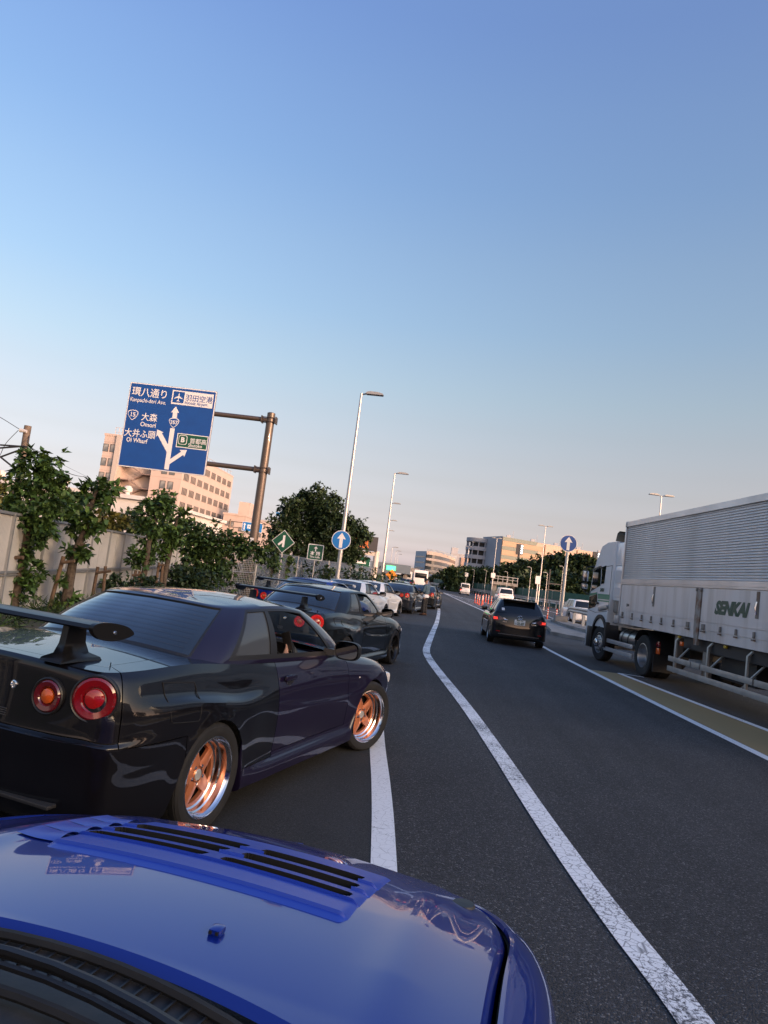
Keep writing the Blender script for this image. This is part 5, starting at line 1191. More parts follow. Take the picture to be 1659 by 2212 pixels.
mb = MB(); mb.box2((-.008, -TL, 1.19), (.04, -3.2, 1.38)); mb.box2((-.008, -3.2, 1.19), (.04, -.3, 1.38)); mb.build('side_sill', m_alu2, tr, smooth=0)
hm = MB(); hm.bbox((-.03, 0, .045), (.035, .05, .11), .01); hm.bbox((-.035, 0, -.045), (.05, .075, .03), .008); hmm = hm.mesh('hinge', m_dirt, 35)
for u in [.41, 1.11, 1.77, 2.38, 3.0, 3.67, 5.81, 6.41, 7.03, 7.7, 8.3] + [4.36, 4.42, 5.07, 5.13, .37]: part('hinge', hmm, tr, (0, -u, 1.40))
mb = MB(); mb.box2((-.03, -4.90, 1.40), (.03, -4.68, 2.21)); mb.add([(-.03, -4.90, 1.40), (-.03, -4.68, 1.40), (-.03, -4.74, 1.06), (-.03, -4.86, 1.06), (.03, -4.90, 1.40), (.03, -4.68, 1.40), (.03, -4.74, 1.06), (.03, -4.86, 1.06)], [(0, 1, 2, 3), (4, 7, 6, 5), (1, 5, 6, 2), (0, 3, 7, 4), (3, 2, 6, 7)]); mb.build('gate_pillar', m_rust, tr, smooth=0, fixn=True)
for u in (4.70, 4.88):
    mb = MB(); mb.lathe([(.0, -.05), (.035, -.045), (.04, .0)], 'x', c=(0, -u, 2.18), n=12); mb.build('pillar_latch', m_dirt, tr)
for u in (2.40, 7.05):
    mb = MB(); mb.box2((-.02, -u - .05, 1.73), (.01, -u + .05, 2.20)); l_ = mb.build('latch_channel', m_dirt, tr, smooth=0)
    mb = MB(); mb.tube([(-.035, -u, 1.80), (-.05, -u, 1.92), (-.03, -u, 2.02)], .014, 6); mb.build('latch', m_chrome, l_)
TXT_L = Matrix(((0, 0, -1, 0), (-1, 0, 0, 0), (0, 1, 0, 0), (0, 0, 0, 1)))      # reads along -y on the left side
m_lgrn = M('letter_green', (.006, .060, .038), .45)
text_part('lettering', 'SENKAI', .335, m_lgrn, tr, Matrix.Translation((-.016, -5.50, 1.745)) @ TXT_L, xs=1.10, shear=.32, bold=.020)
text_part('fleet_number', '274', .10, m_printk, tr, Matrix.Translation((-.016, -.60, 1.655)) @ TXT_L, bold=.002, xs=1.3)
# underbody: chassis, landing leg, guards
mb = MB(); mb.box2((.75, -TL + .3, .85), (1.75, -.6, 1.20)); mb.box2((.1, -8, .95), (.6, -4.0, 1.18)); mb.build('chassis', m_chas, tr, smooth=0)
for u in (4.95, 3.55): mb = MB(); mb.box2((.12, -u - .07, .35), (.26, -u + .07, 1.2)); mb.build('landing_leg', m_dirt, tr, smooth=0)
mb = MB(); mb.box2((.3, -6.6, .5), (.95, -5.3, 1.05)); mb.build('tool_box', m_chas, tr, smooth=0)
mb = MB(); mb.tube([(.42, -7.2, .85), (.42, -8.4, .85)], .22, 16); mb.build('air_tank', m_chas, tr)
m_guard = M('guard_aluminium', (.42, .42, .41), .42, .6, noise=(3, (.33, .32, .30), .4, .7))
for (u0, u1, z) in ((3.48, 4.58, .645), (4.62, 5.0, .645), (5.05, 7.02, .645), (7.08, 9.5, .645), (3.46, 9.5, .43)):
    mb = MB(); mb.bbox((.02, -(u0 + u1) / 2, z), (.03, u1 - u0, .11), .006); mb.build('guard_rail', m_guard, tr)
for u in (3.75, 5.25, 6.75, 8.25):
    mb = MB(); mb.tube([(.30, -u - .18, 1.16), (.10, -u - .06, 1.15), (.05, -u, 1.06), (.05, -u, .36)], .032, 6); mb.tube([(.06, -u, .60), (.35, -u - .35, 1.14)], .022, 6); mb.build('guard_bracket', m_guard, tr)
mb = MB(); mb.bbox((-.01, -4.15, 1.02), (.05, .11, .09), .01); mb.build('marker_lamp', m_orange, tr)
for u, z, mt in ((3.85, 1.15, 'y'), (5.9, 1.14, 'y')):
    mb = MB(); mb.bbox((.06, -u, z), (.05, .10, .06), .02); mb.build('yellow_marker', M('yellow_plastic', (.55, .38, .02), .4), tr)
twh = MB(); hh = .13
def truck_wheel(front):
    ty = MB(); r_ = .505; h_ = .14
    ty.lathe([(.29, -h_ * .9), (.33, -h_), (r_ - .03, -h_), (r_, -h_ * .8), (r_, -h_ * .3), (r_ - .012, -h_ * .28), (r_ - .012, -h_ * .2), (r_, -h_ * .18), (r_, h_ * .18), (r_ - .012, h_ * .2), (r_ - .012, h_ * .28), (r_, h_ * .3), (r_, h_ * .8), (r_ - .03, h_), (.36, h_ * 1.02), (.31, h_ * .95), (.285, h_ * .85)], 'x', n=44)
    rb = MB()
    if front:
        rb.lathe([(.29, h_ * .86), (.30, h_ * .95), (.285, h_ * .98), (.27, h_ * .7), (.24, h_ * .6), (.225, h_ * 1.0), (.14, h_ * 1.25), (.12, h_ * 1.3)], 'x', n=36, mi=0)
        rb.lathe([(.12, h_ * 1.3), (.11, h_ * 1.7), (.08, h_ * 1.85), (0, h_ * 1.87)], 'x', n=24, mi=1)
        for k in range(10): a = k * math.pi / 5; rb.lathe([(.0, .035), (.016, .03), (.018, 0)], 'x', c=(h_ * 1.14, math.cos(a) * .17, math.sin(a) * .17), n=8, mi=1)
        for k in range(10): a = (k + .5) * math.pi / 5; rb.lathe([(.024, .012), (.0, .012)], 'x', c=(h_ * .84, math.cos(a) * .245, math.sin(a) * .245), n=10, mi=2)
    else:
        rb.lathe([(.29, h_ * .86), (.30, h_ * .95), (.285, h_ * .98), (.27, h_ * .7), (.255, -h_ * .2), (.22, -h_ * .6), (.14, -h_ * .7), (.13, -h_ * .1), (.09, 0), (0, 0)], 'x', n=36)
        for k in range(10): a = k * math.pi / 5; rb.lathe([(.0, .035), (.016, .03), (.018, 0)], 'x', c=(-h_ * .65, math.cos(a) * .18, math.sin(a) * .18), n=8, mi=1)
    return ty.mesh('tyre', m_rub, 30), rb.mesh('rim', [M('truck_rim', (.36, .36, .37), .32, .8, noise=(6, (.22, .21, .20), .45, .7)), m_chrome, m_gap], 35)
tw_f, tw_r = truck_wheel(True), truck_wheel(False)
for u in (8.9, 10.2):
    for x_, s in ((.16, False), (TW - .16, True)): put_wheel(tr, tw_r, x_, -u, .505, right=s)
tk = thing('truck_tractor', 'white tractor unit with green door stripes pulling the silver trailer', 'truck', (5.70, 18.12, 0), R(5.4)); CW = 2.46
for y_, mm, st in ((3.12, tw_f, R(4)), (0., tw_r, 0.)):
    for x_, s in ((.14, False), (CW - .14, True)): put_wheel(tk, mm, x_, y_, .505, steer=st, right=s)
for x_, s in ((.46, False), (CW - .46, True)): put_wheel(tk, tw_r, x_, 0., .505, right=s)
# cab: side profile lofted across with rounded edges
side = [(4.28, .42), (4.34, .75), (4.36, 1.30), (4.32, 1.90), (4.16, 2.66), (4.02, 2.80), (3.96, 2.92), (3.80, 3.12), (3.58, 3.36), (3.10, 3.46), (2.50, 3.46), (2.48, 2.74), (2.50, 1.74), (2.62, 1.42), (2.66, .95), (3.70, .95), (3.80, .42)]
mb = MB(); n = len(side); cyc = np.array(side); cen = cyc.mean(0); rows = []
for x_, sh_ in ((.0, .055), (.03, .018), (.10, .0), (CW - .10, .0), (CW - .03, .018), (CW, .055)):
    rows.append([(x_, a + (cen[0] - a) * sh_ * .35, b + (cen[1] - b) * sh_ * .25) for a, b in side])
order = [rows[0], rows[1], rows[2], rows[3], rows[4], rows[5]]
mb.grid([r_ + r_[:1] for r_ in order]); mb.add(rows[0], [tuple(range(n))]); mb.add(rows[5], [tuple(range(n))[::-1]])
cab = mb.build('cab', m_cab, tk, smooth=25, fixn=True)
def side_poly(name, pts, mat, parent, x0=-.004, th=.006, sm=0):
    b_ = MB(); b_.prism(pts, x0, x0 - th, f=lambda a, b, h: (h, a, b)); return b_.build(name, mat, parent, smooth=sm, fixn=True)
side_poly('side_window', [(4.19, 1.98), (4.10, 2.62), (3.50, 2.70), (3.42, 2.16)], m_gdark, cab)
side_poly('side_window', [(3.36, 2.20), (3.42, 2.72), (3.08, 2.76), (3.12, 2.24)], m_gdark, cab)
side_poly('lower_window', [(4.28, 1.80), (3.62, 1.90), (3.56, 1.66), (3.70, 1.52), (4.28, 1.42)], m_gdark, cab)
side_poly('green_stripe', [(3.56, 1.92), (2.58, 1.92), (2.58, 1.77), (3.52, 1.77)], m_grn, cab); side_poly('green_stripe', [(3.50, 1.74), (2.58, 1.74), (2.58, 1.70), (3.48, 1.70)], m_grn, cab); side_poly('green_stripe', [(4.30, 1.90), (3.63, 1.96), (3.62, 1.91), (4.30, 1.82)], m_grn, cab)
side_poly('window_visor', [(4.13, 2.66), (3.46, 2.75), (3.46, 2.70), (4.05, 2.57)], M('visor_smoke', (.12, .13, .13), .2, coat=1.), cab, -.01, .05)
text_part('lettering', 'SENKAI', .15, m_lgrn, cab, Matrix.Translation((-.012, 3.40, 1.99)) @ TXT_L, xs=.66, shear=.3, bold=.003)
for pts in ([(4.24, 1.98), (4.22, 1.40)], [(2.60, 1.46), (2.60, 2.76)], [(4.22, 1.40), (3.66, 1.36), (2.70, 1.44)], [(2.60, 2.76), (4.08, 2.66)]):
    b_ = MB(); b_.tube([(-.002, a, b) for a, b in pts], .007, 4); b_.build('door_seam', m_gap, cab)
b_ = MB(); b_.bbox((-.03, 3.50, 1.64), (.05, .20, .06), .02); b_.build('door_handle', m_dark, cab)
b_ = MB(); b_.bbox((-.03, 2.98, 1.52), (.05, .70, .12), .03, M4=Matrix.Rotation(R(-8), 4, 'X')); b_.build('air_duct', m_sback, cab)
# rear side extender and roof deflector
ext = MB(); ext.bbox((.10, 2.17, 2.26), (.12, .62, .98), .03); ext.bbox((.10, 2.17, 3.08), (.12, .64, .66), .03); e_ = ext.build('side_extender', m_cab, tk)
for z0_, z1_ in ((2.26, 2.62), (1.86, 2.14)): side_poly('extender_panel', rrect(1.94, z0_, 2.38, z1_, .06), M('cab_white_panel', (.60, .62, .65), .35, coat=.8), e_, .038, .012)
b_ = MB(); b_.grid([[(x_, a, b) for x_ in (.15, CW - .15)] for a, b in ((2.95, 3.50), (2.86, 3.72), (2.70, 3.78), (2.0, 3.70))]); b_.grid([[(x_, a, b) for x_ in (.16, CW - .16)] for a, b in ((2.93, 3.50), (2.84, 3.69), (2.69, 3.74), (2.0, 3.66))]); b_.build('roof_deflector', M('deflector_tan', (.33, .28, .21), .6), tk)
for x_ in (.5, CW - .5): b_ = MB(); b_.tube([(x_, 2.3, 3.44), (x_, 2.3, 3.68)], .025, 6); b_.build('deflector_strut', m_chas, tk)
# wheel arch, steps, bumper, tank, guards, mudguard
b_ = MB(); ar = [(3.12 + .62 * math.cos(a), .62 + .70 * math.sin(a)) for a in np.linspace(-.15, math.pi + .15, 20)]; ai = [(3.12 + .56 * math.cos(a), .60 + .62 * math.sin(a)) for a in np.linspace(math.pi + .15, -.15, 20)]
b_.prism(ar + ai, -.045, .35, f=lambda a, b, h: (h, a, b)); b_.build('wheel_arch', m_dark, tk, smooth=30, fixn=True)
b_ = MB(); b_.bbox((1.23, 4.24, .52), (2.46, .22, .40), .05); b_.build('front_bumper', m_cab, tk)
b_ = MB(); b_.bbox((.05, 3.95, .62), (.16, .42, .62), .03); b_.build('step_panel', m_dark, tk)
b_ = MB(); b_.bbox((.02, 2.62, .78), (.12, .14, .72), .03); b_.build('mud_flap', m_chas, tk)
b_ = MB(); b_.box2((.75, -.9, .62), (1.7, 3.6, .95)); b_.box2((.35, .4, .95), (2.1, 2.4, 1.05)); b_.build('chassis_frame', m_chas, tk, smooth=0)
b_ = MB(); b_.tube([(.40, 1.98, .78), (.40, .90, .78)], .25, 20); t_ = b_.build('fuel_tank', M('tank_steel', (.40, .40, .40), .3, .9), tk)
for y_ in (1.78, 1.36): b_ = MB(); b_.lathe([(.258, -.03), (.258, .03)], 'y', c=(.40, y_, .78), n=24); b_.build('tank_strap', m_dark, t_)
b_ = MB(); b_.tube([(.34, .78, .80), (.34, .62, .80)], .17, 16); b_.build('air_tank', m_galv, tk)
b_ = MB(); b_.bbox((.30, 1.55, 1.16), (.5, 1.5, .05), .01); b_.build('catwalk', M('checker_plate', (.30, .30, .30), .4, .8), tk)
b_ = MB(); b_.bbox((.08, 2.05, 1.26), (.1, .28, .22), .02); b_.build('valve_box', m_alu, tk)
b_ = MB(); b_.bbox((.22, 2.2, 1.60), (.3, .5, .36), .06); b_.build('air_cleaner', m_dirt, tk)
for z in (.635, .40): b_ = MB(); b_.bbox((.02, 1.68, z), (.035, 2.04, .11), .008); b_.build('guard_rail', m_alu, tk)
b_ = MB(); mg = [(.0 + .62 * math.cos(a), .52 + .62 * math.sin(a)) for a in np.linspace(.55, math.pi + .2, 20)]; b_.grid([[(x_, a, b) for x_ in (-.02, .66)] for a, b in mg]); b_.grid([[(x_, a * .985, .52 + (b - .52) * .985) for x_ in (-.02, .66)] for a, b in mg]); b_.box2((.0, -.66, .20), (.62, -.63, .6)); b_.build('rear_mudguard', m_chas, tk)
b_ = MB(); b_.bbox((.06, -.74, .70), (.04, .16, .14), .01); b_.build('rear_marker', m_orange, tk); b_ = MB(); b_.bbox((.06, -.74, .86), (.04, .16, .12), .01); b_.build('tail_lamp', m_redlens, tk)
for x_ in (-.16,):
    b_ = MB(); b_.tube([(.05, 4.2, 2.75), (-.14, 4.42, 2.70), (-.16, 4.42, 1.95), (.02, 4.3, 1.85)], .018, 6); mi_ = b_.build('mirror_arm', m_dark, tk)
    for zc_, hh_ in ((2.42, .36), (2.10, .20)):
        b_ = MB(); b_.bbox((x_, 4.40, zc_), (.20, .08, hh_), .035); o_ = b_.build('mirror_housing', m_dark, mi_); b_ = MB(); b_.bbox((x_, 4.358, zc_), (.17, .006, hh_ - .05), .002); b_.build('mirror_glass', m_chrome, mi_)

# ------------------------------------------------------------------ right-hand background
def c3(x, y, Y): return at(960.05 + x * .42129, 1014.9 + y * .42129, Y)
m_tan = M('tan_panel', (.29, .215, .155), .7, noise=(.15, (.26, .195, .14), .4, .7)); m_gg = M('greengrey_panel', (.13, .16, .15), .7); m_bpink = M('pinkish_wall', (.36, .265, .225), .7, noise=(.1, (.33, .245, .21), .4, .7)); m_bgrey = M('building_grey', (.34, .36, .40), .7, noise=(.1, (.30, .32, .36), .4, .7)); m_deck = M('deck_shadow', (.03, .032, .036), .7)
Cc, Ll, Rr = c3(300, 343, 340), c3(200, 345, 362), c3(800, 425, 372)
ZP = Cc.z; C2, L2_, R2_ = Vector((Cc.x, Cc.y, 0)), Vector((Ll.x, Ll.y, 0)), Vector((Rr.x, Rr.y, 0))
e1 = (R2_ - C2).normalized(); U = (R2_ - C2).length + 25; n1 = Vector((e1.y, -e1.x, 0))
pk = thing('striped_car_park', 'large parking building with tan and grey-green stripes and a round ramp', 'building', C2)
mb = MB(); fp = [Vector((0, 0, 0)), e1 * U, e1 * U - n1 * 60 + Vector((0, 0, 0)), L2_ - C2]
mb.prism([(q_.x, q_.y) for q_ in fp], 0, ZP); mb.build('wall', m_bpink, pk, smooth=0, fixn=True)
def face_band(name, u0, u1, z0, z1, mat, out, slant0=0., slant1=0.):
    b_ = MB(); A = [(u0, z0), (u1, z0), (u1 + slant1, z1), (u0 + slant0, z1)]
    pts = [e1 * u + n1 * h + Vector((0, 0, z)) for h in (.02, out) for u, z in A]; b_.add(pts, [(0, 1, 2, 3)[::-1], (4, 5, 6, 7), (0, 1, 5, 4), (1, 2, 6, 5), (2, 3, 7, 6), (3, 0, 4, 7)]); return b_.build(name, mat, pk, smooth=0, fixn=True)
Us = 200 * .42129 * 345 / 1533 / max(e1.x, .1); fh = ZP / 6.2
for j in range(6):
    z0_ = ZP - (j + 1) * fh; k_ = Us + 4.5 - (j + 1) * 2.2
    face_band('tan_cladding', .1, max(k_, 4) , z0_ + fh * .05, z0_ + fh * .58, m_tan, .25, 0, 1.0); face_band('green_cladding', .1, max(k_ - 4 + (j % 2) * 3, 3), z0_ + fh * .60, z0_ + fh * 1.02, m_gg, .18, 0, 1.0)
mb = MB(); e2 = (L2_ - C2).normalized(); n2 = Vector((e2.y, -e2.x, 0)); n2 = n2 if n2.y < 0 else -n2; Ll_ = (L2_ - C2).length
for u in (0.2, Ll_ * .5): pass
mb.add([e2 * .1 + n2 * .1, e2 * Ll_ + n2 * .1, e2 * Ll_ + n2 * .1 + Vector((0, 0, ZP + .3)), e2 * .1 + n2 * .1 + Vector((0, 0, ZP + .3))], [(0, 1, 2, 3)]); mb.build('shade_toned_wall', m_bgrey, pk, smooth=0)  # blue-grey tone stands in for the shade on this face
rc = L2_ - C2 + e2 * 2.2; rr_ = 7.5
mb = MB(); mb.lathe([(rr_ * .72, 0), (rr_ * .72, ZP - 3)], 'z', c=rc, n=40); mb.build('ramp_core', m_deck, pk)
for j in range(6):
    z_ = ZP - 1.2 - j * fh; mb = MB(); mb.lathe([(rr_ * .7, z_ - 1.5), (rr_, z_ - 1.5), (rr_, z_ + .4), (rr_ * .7, z_ + .4)], 'z', c=rc, n=48); mb.build('ramp_parapet', m_bgrey, pk)
for k in range(14):
    a = 2 * math.pi * k / 14; mb = MB(); mb.tube([(rc.x + rr_ * .93 * math.cos(a), rc.y + rr_ * .93 * math.sin(a), 0), (rc.x + rr_ * .93 * math.cos(a), rc.y + rr_ * .93 * math.sin(a), ZP - 2)], .3, 6); mb.build('ramp_column', m_bgrey, pk)
for u in (26, 47, 68): 
    mb = MB(); q_ = e1 * u + n1 * .3; mb.box((q_.x, q_.y, ZP * .5 + 2), (.35, .35, ZP - 5)); mb.build('rainwater_pipe', m_tan, pk, smooth=0)
for k in range(5): mb = MB(); q_ = e1 * (8 + k * 15) - n1 * 6; mb.box((q_.x, q_.y, ZP + .9), (2.0, 2, 1.8)); mb.tube([(q_.x + 2, q_.y, ZP), (q_.x + 2, q_.y, ZP + 4)], .12, 5); mb.build('rooftop_unit', m_bgrey, pk, smooth=0)
# curved office block
def c66(x, y, Y): return at(768.04 + x * .16534, 1152.06 + y * .16534, Y)
m_bblue = M('office_bluegrey', (.36, .42, .48), .6); m_band = M('office_band', (.42, .355, .32), .6); m_oglass = M('office_glass', (.06, .07, .08), .1, spec=.8)
A_, B_, D_ = c66(765, 480, 470), c66(905, 480, 450), c66(1290, 480, 520); ZO = c66(905, 240, 450).z
ob = thing('curved_office', 'distant office block with a curved banded front, left of the striped car park', 'building', (B_.x, B_.y, 0)); ob_o = Vector((B_.x, B_.y, 0))
arc = [Vector((B_.x + (D_.x - B_.x) * f, B_.y + (D_.y - B_.y) * (f**2.2), 0)) - ob_o for f in np.linspace(0, 1, 13)]
bk = [Vector((D_.x, D_.y + 30, 0)) - ob_o, Vector((A_.x, A_.y + 40, 0)) - ob_o, Vector((A_.x, A_.y, 0)) - ob_o]
mb = MB(); mb.prism([(q_.x, q_.y) for q_ in arc + bk], 0, ZO - .5); mb.build('glass_wall', m_oglass, ob, smooth=0, fixn=True)
mb = MB(); q0, q1 = Vector((A_.x, A_.y, 0)) - ob_o, Vector((0, 0, 0)); dd = (q1 - q0).normalized(); nn_ = Vector((dd.y, -dd.x, 0))
mb.add([q0 + nn_ * .3, q1 + nn_ * .3, q1 + nn_ * .3 + Vector((0, 0, ZO + .5)), q0 + nn_ * .3 + Vector((0, 0, ZO + .5))], [(0, 1, 2, 3)]); mb.build('blue_side_wall', m_bblue, ob, smooth=0)
fo = ZO / 5.3
for j in range(6):
    z_ = ZO - j * fo; mb = MB(); mb.grid([[(q_.x * 1.0, q_.y - .8, z_ - fo * .42), (q_.x, q_.y - .8, z_ + (.6 if j == 0 else 0))] for q_ in arc]); mb.grid([[(q_.x, q_.y - .8, z_ - fo * .42), (q_.x, q_.y + .4, z_ - fo * .42)] for q_ in arc]); mb.build('facade_band', m_band, ob)
    if 0 < j < 5: mb = MB(); L3_ = (q1 - q0); mb.box(((q0 + q1) / 2 + nn_ * .35 + Vector((0, 0, z_ + .6))), (L3_.length * .8, .1, 1.0), math.atan2(L3_.y, L3_.x)); mb.build('side_window', m_oglass, ob, smooth=0)
for k in range(6): mb = MB(); q_ = arc[1 + k * 2]; mb.box((q_.x, q_.y + 5, ZO + 1), (4, 3, 2.2)); mb.build('rooftop_unit', m_bblue, ob, smooth=0)
t_, w, z = block('grey and pink block right of the curved office', (972, 1220), (1012, 1230), (975, 1196), 540., 30, m_bgrey); mb = MB(); mb.box2((w * .55, -1.2, 0), (w + 3, -.2, z * .92)); mb.build('pink_wing', m_bpink, t_, smooth=0); mb = MB(); mb.box2((0, 3, z), (w * .35, 12, z + 5)); mb.build('roof_house', m_bgrey, t_, smooth=0)

# trees of the park
TR = [(40, 545, 50, 32), (95, 535, 52, 38), (150, 545, 52, 36), (212, 540, 58, 38), (272, 540, 58, 40), (332, 535, 60, 44), (392, 520, 66, 52), (445, 520, 60, 52), (522, 498, 66, 62), (592, 488, 76, 64), (655, 496, 68, 60), (712, 494, 70, 62), (760, 520, 60, 60), (556, 575, 86, 52), (680, 585, 92, 56), (430, 585, 84, 46), (800, 560, 80, 80), (10, 555, 40, 26), (-30, 562, 40, 22)]
DT = ['at the far left end of the park', 'second from the left end', 'below the round ramp', 'below the left half of the car park', 'below the grey corner of the car park', 'below the striped face', 'left of the floodlight', 'right of the floodlight', 'left of the double-armed lamp post', 'just left of the right arrow sign', 'behind the right arrow sign', 'left of the truck cab roof', 'directly behind the truck cab', 'low, in front, left of the arrow sign pole', 'low, in front, right of the arrow sign pole', 'low, in front, below the floodlight', 'hidden mostly by the truck', 'small, before the curved office', 'farthest, smallest, before the curved office']
for i, (x, y, rx, ry) in enumerate(TR):
    Yt = (150 + (i * 37) % 25) if i < 13 else (140 if i < 17 else 230); k = Yt * .42129 / 1533; c_ = c3(x, y, Yt); r_ = random.Random(i)
    bl = []
    for q in range(7):
        a = q * 2.4; f = .55 if q else 0; bl.append((math.cos(a) * rx * k * f, math.sin(a) * rx * k * f * .8, c_.z + r_.uniform(-.25, .3) * ry * k + (.35 * ry * k if q == 0 else 0), rx * k * .62, rx * k * .6, ry * k * .62, 260))
    for q in range(4): a = q * 1.57 + i; bl.append((math.cos(a) * rx * k * .6, math.sin(a) * rx * k * .6, max(c_.z * .35, .8), rx * k * .5, rx * k * .5, c_.z * .4, 150))
    tree('park_tree', 'dark green park tree ' + DT[i], (c_.x, c_.y, 0), [(0, 0, 0), (.2, 0, c_.z * .5), (0, .1, c_.z)], bl, .85, g_dark, r0=.35, seed=100 + i, group='dark trees of the park on the right', shell=.45)
# the park's trees go on along the right of the road, past the viewer
WOOD = []
for i in range(11):
    y0_ = -52 + i * 6.2; x0_ = 40 + (i * 29 % 7); r_ = random.Random(500 + i); bl = [(r_.uniform(-2.2, 2.2), r_.uniform(-2.2, 2.2), r_.uniform(2.0, 4.8), 2.6, 2.6, 1.8, 150) for _ in range(7)] + [(0, 0, 2.0, 2.6, 2.6, 1.8, 200)]
    WOOD += [(b_[0] + x0_, b_[1] + y0_, *b_[2:]) for b_ in bl]
tag(leaves('roadside_wood', WOOD, .75, g_dark, None, 300, shell=.45), 'dark wood along the road out to the right of the trailer', 'wood', kind='stuff')
# floodlights
m_flood = M('floodlight_lit', (.8, .8, .8), .3, emis=((1, .98, .92), 3.0))
for (x, y, Yf, lb) in ((385, 408, 190., 'dark floodlight mast with a lit lamp head before the car park'), (778, 452, 170., 'floodlight mast with lit lamps beside the truck cab')):
    p = c3(x, y, Yf); t_ = thing('floodlight', lb, 'floodlight', (p.x, p.y, 0)); mb = MB(); mb.tube([(0, 0, 0), (0, 0, p.z + 1)], [.45, .3], 10); mb.build('mast', m_wfr, t_)
    mb = MB(); mb.box((0, 0, p.z), (1.8, .5, 2.8)); mb.build('lamp_frame', m_wfr, t_, smooth=0)
    for k in range(4): mb = MB(); mb.lathe([(.0, -.62), (.24, -.58), (.26, -.2)], 'y', c=(.55, 0, p.z + .95 - k * .62), n=12); mb.build('lamp', m_flood, t_)

# guard rail, green net fence, small structures
def guard_rail(label, pts, z=.62, step=3.0, h=.34):
    t_ = thing('guard_rail', label, 'guard rail', (pts[0][0], pts[0][1], 0)); o_ = Vector((pts[0][0], pts[0][1], 0)); P_ = [Vector((*p, 0)) - o_ for p in pts]
    L = [0];  [L.append(L[-1] + (b - a).length) for a, b in zip(P_, P_[1:])]
    def pos_(s):
        for i in range(len(P_) - 1):
            if s <= L[i + 1]: return P_[i].lerp(P_[i + 1], (s - L[i]) / (L[i + 1] - L[i]))
        return P_[-1]
    pr = [(-.0, -h / 2), (-.05, -h * .38), (-.05, -h * .16), (0, 0), (-.05, h * .16), (-.05, h * .38), (0, h / 2)]
    rows = []
    for s in np.linspace(0, L[-1], int(L[-1] / step) + 2):
        p = pos_(s); d = (pos_(min(s + .1, L[-1])) - pos_(max(s - .1, 0))).normalized(); n_ = Vector((-d.y, d.x, 0)); rows.append([tuple(p + n_ * (a * -1.0) + Vector((0, 0, z + b))) for a, b in pr])
    mb = MB(); mb.grid(rows); mb.build('beam', m_galv, t_, smooth=60)
    for s in np.arange(0, L[-1] + .01, step): p = pos_(s); mb = MB(); mb.box((p.x, p.y, z / 2 + .02), (.14, .14, z + .1)); mb.build('post', m_post, t_, smooth=0)
    return t_
gr0, gr1 = at(1033, 1284, 150.), at(1205, 1313, 98.)
guard_rail('long steel guard rail along the far right carriageway', [(gr0.x - 9, 230), (gr0.x, 150), (gr1.x, 98), (gr1.x + 9, 84), (gr1.x + 22, 70)], .95, 3., .55)
ig = thing('guard_rail', 'short steel barrier with a curved end on the traffic island', 'guard rail', (8.95, 42., 0.28))
rows = []
for s in np.linspace(0, 1, 30):
    if s < .25: a = s / .25 * math.pi / 2; y_, z_ = -1.0 + 1.0 * (1 - math.sin(a)) , .78 * math.sin(a) ** 1.0; y_ = .9 - .9 * (1 - math.cos(a)) ; y_ = .9 * math.cos(a)
    else: y_, z_ = -(s - .25) / .75 * 20, .78
    rows.append([(xx + .012 * y_ * -1, y_, z_ + zz) for xx, zz in ((-.03, -.17), (-.09, -.12), (-.09, -.04), (-.04, 0), (-.09, .04), (-.09, .12), (-.03, .17))])
mb = MB(); mb.grid(rows); mb.build('beam', m_galv, ig, smooth=60)
for k in range(9): mb = MB(); mb.box((.02 + .012 * k * 2.2, -.9 - k * 2.2, .36), (.14, .18, .78)); mb.build('post', m_post, ig, smooth=0)
m_net = glass_mat('green_net', (.22, .42, .34), ior=1.05, rough=.5)
nf = thing('net_fence', 'long green net fence behind the steel guard rail on the right', 'fence', (0, 0, 0))
fpts = [(gr0.x - 8.4, 232), (gr0.x + .8, 151), (gr1.x + 1., 99.5), (gr1.x + 10.5, 85), (gr1.x + 24, 70)]
mnp = M('green_panel', (.035, .12, .085), .7, noise=(3, (.028, .09, .065), .4, .7))
for a, b_ in zip(fpts, fpts[1:]):
    n_ = max(int(math.hypot(b_[0] - a[0], b_[1] - a[1]) / 5), 1)
    for k in range(n_):
        p0 = (a[0] + (b_[0] - a[0]) * k / n_, a[1] + (b_[1] - a[1]) * k / n_); p1 = (a[0] + (b_[0] - a[0]) * (k + 1) / n_, a[1] + (b_[1] - a[1]) * (k + 1) / n_)
        mb = MB(); mb.box(((p0[0] + p1[0]) / 2, (p0[1] + p1[1]) / 2, 1.25), (math.hypot(p1[0] - p0[0], p1[1] - p0[1]) - .1, .03, 2.3), math.atan2(p1[1] - p0[1], p1[0] - p0[0])); mb.build('net_panel', mnp, nf, smooth=0)
        mb = MB(); mb.box((p0[0], p0[1] - .05, 1.25), (.09, .09, 2.6)); mb.build('post', m_post, nf, smooth=0)
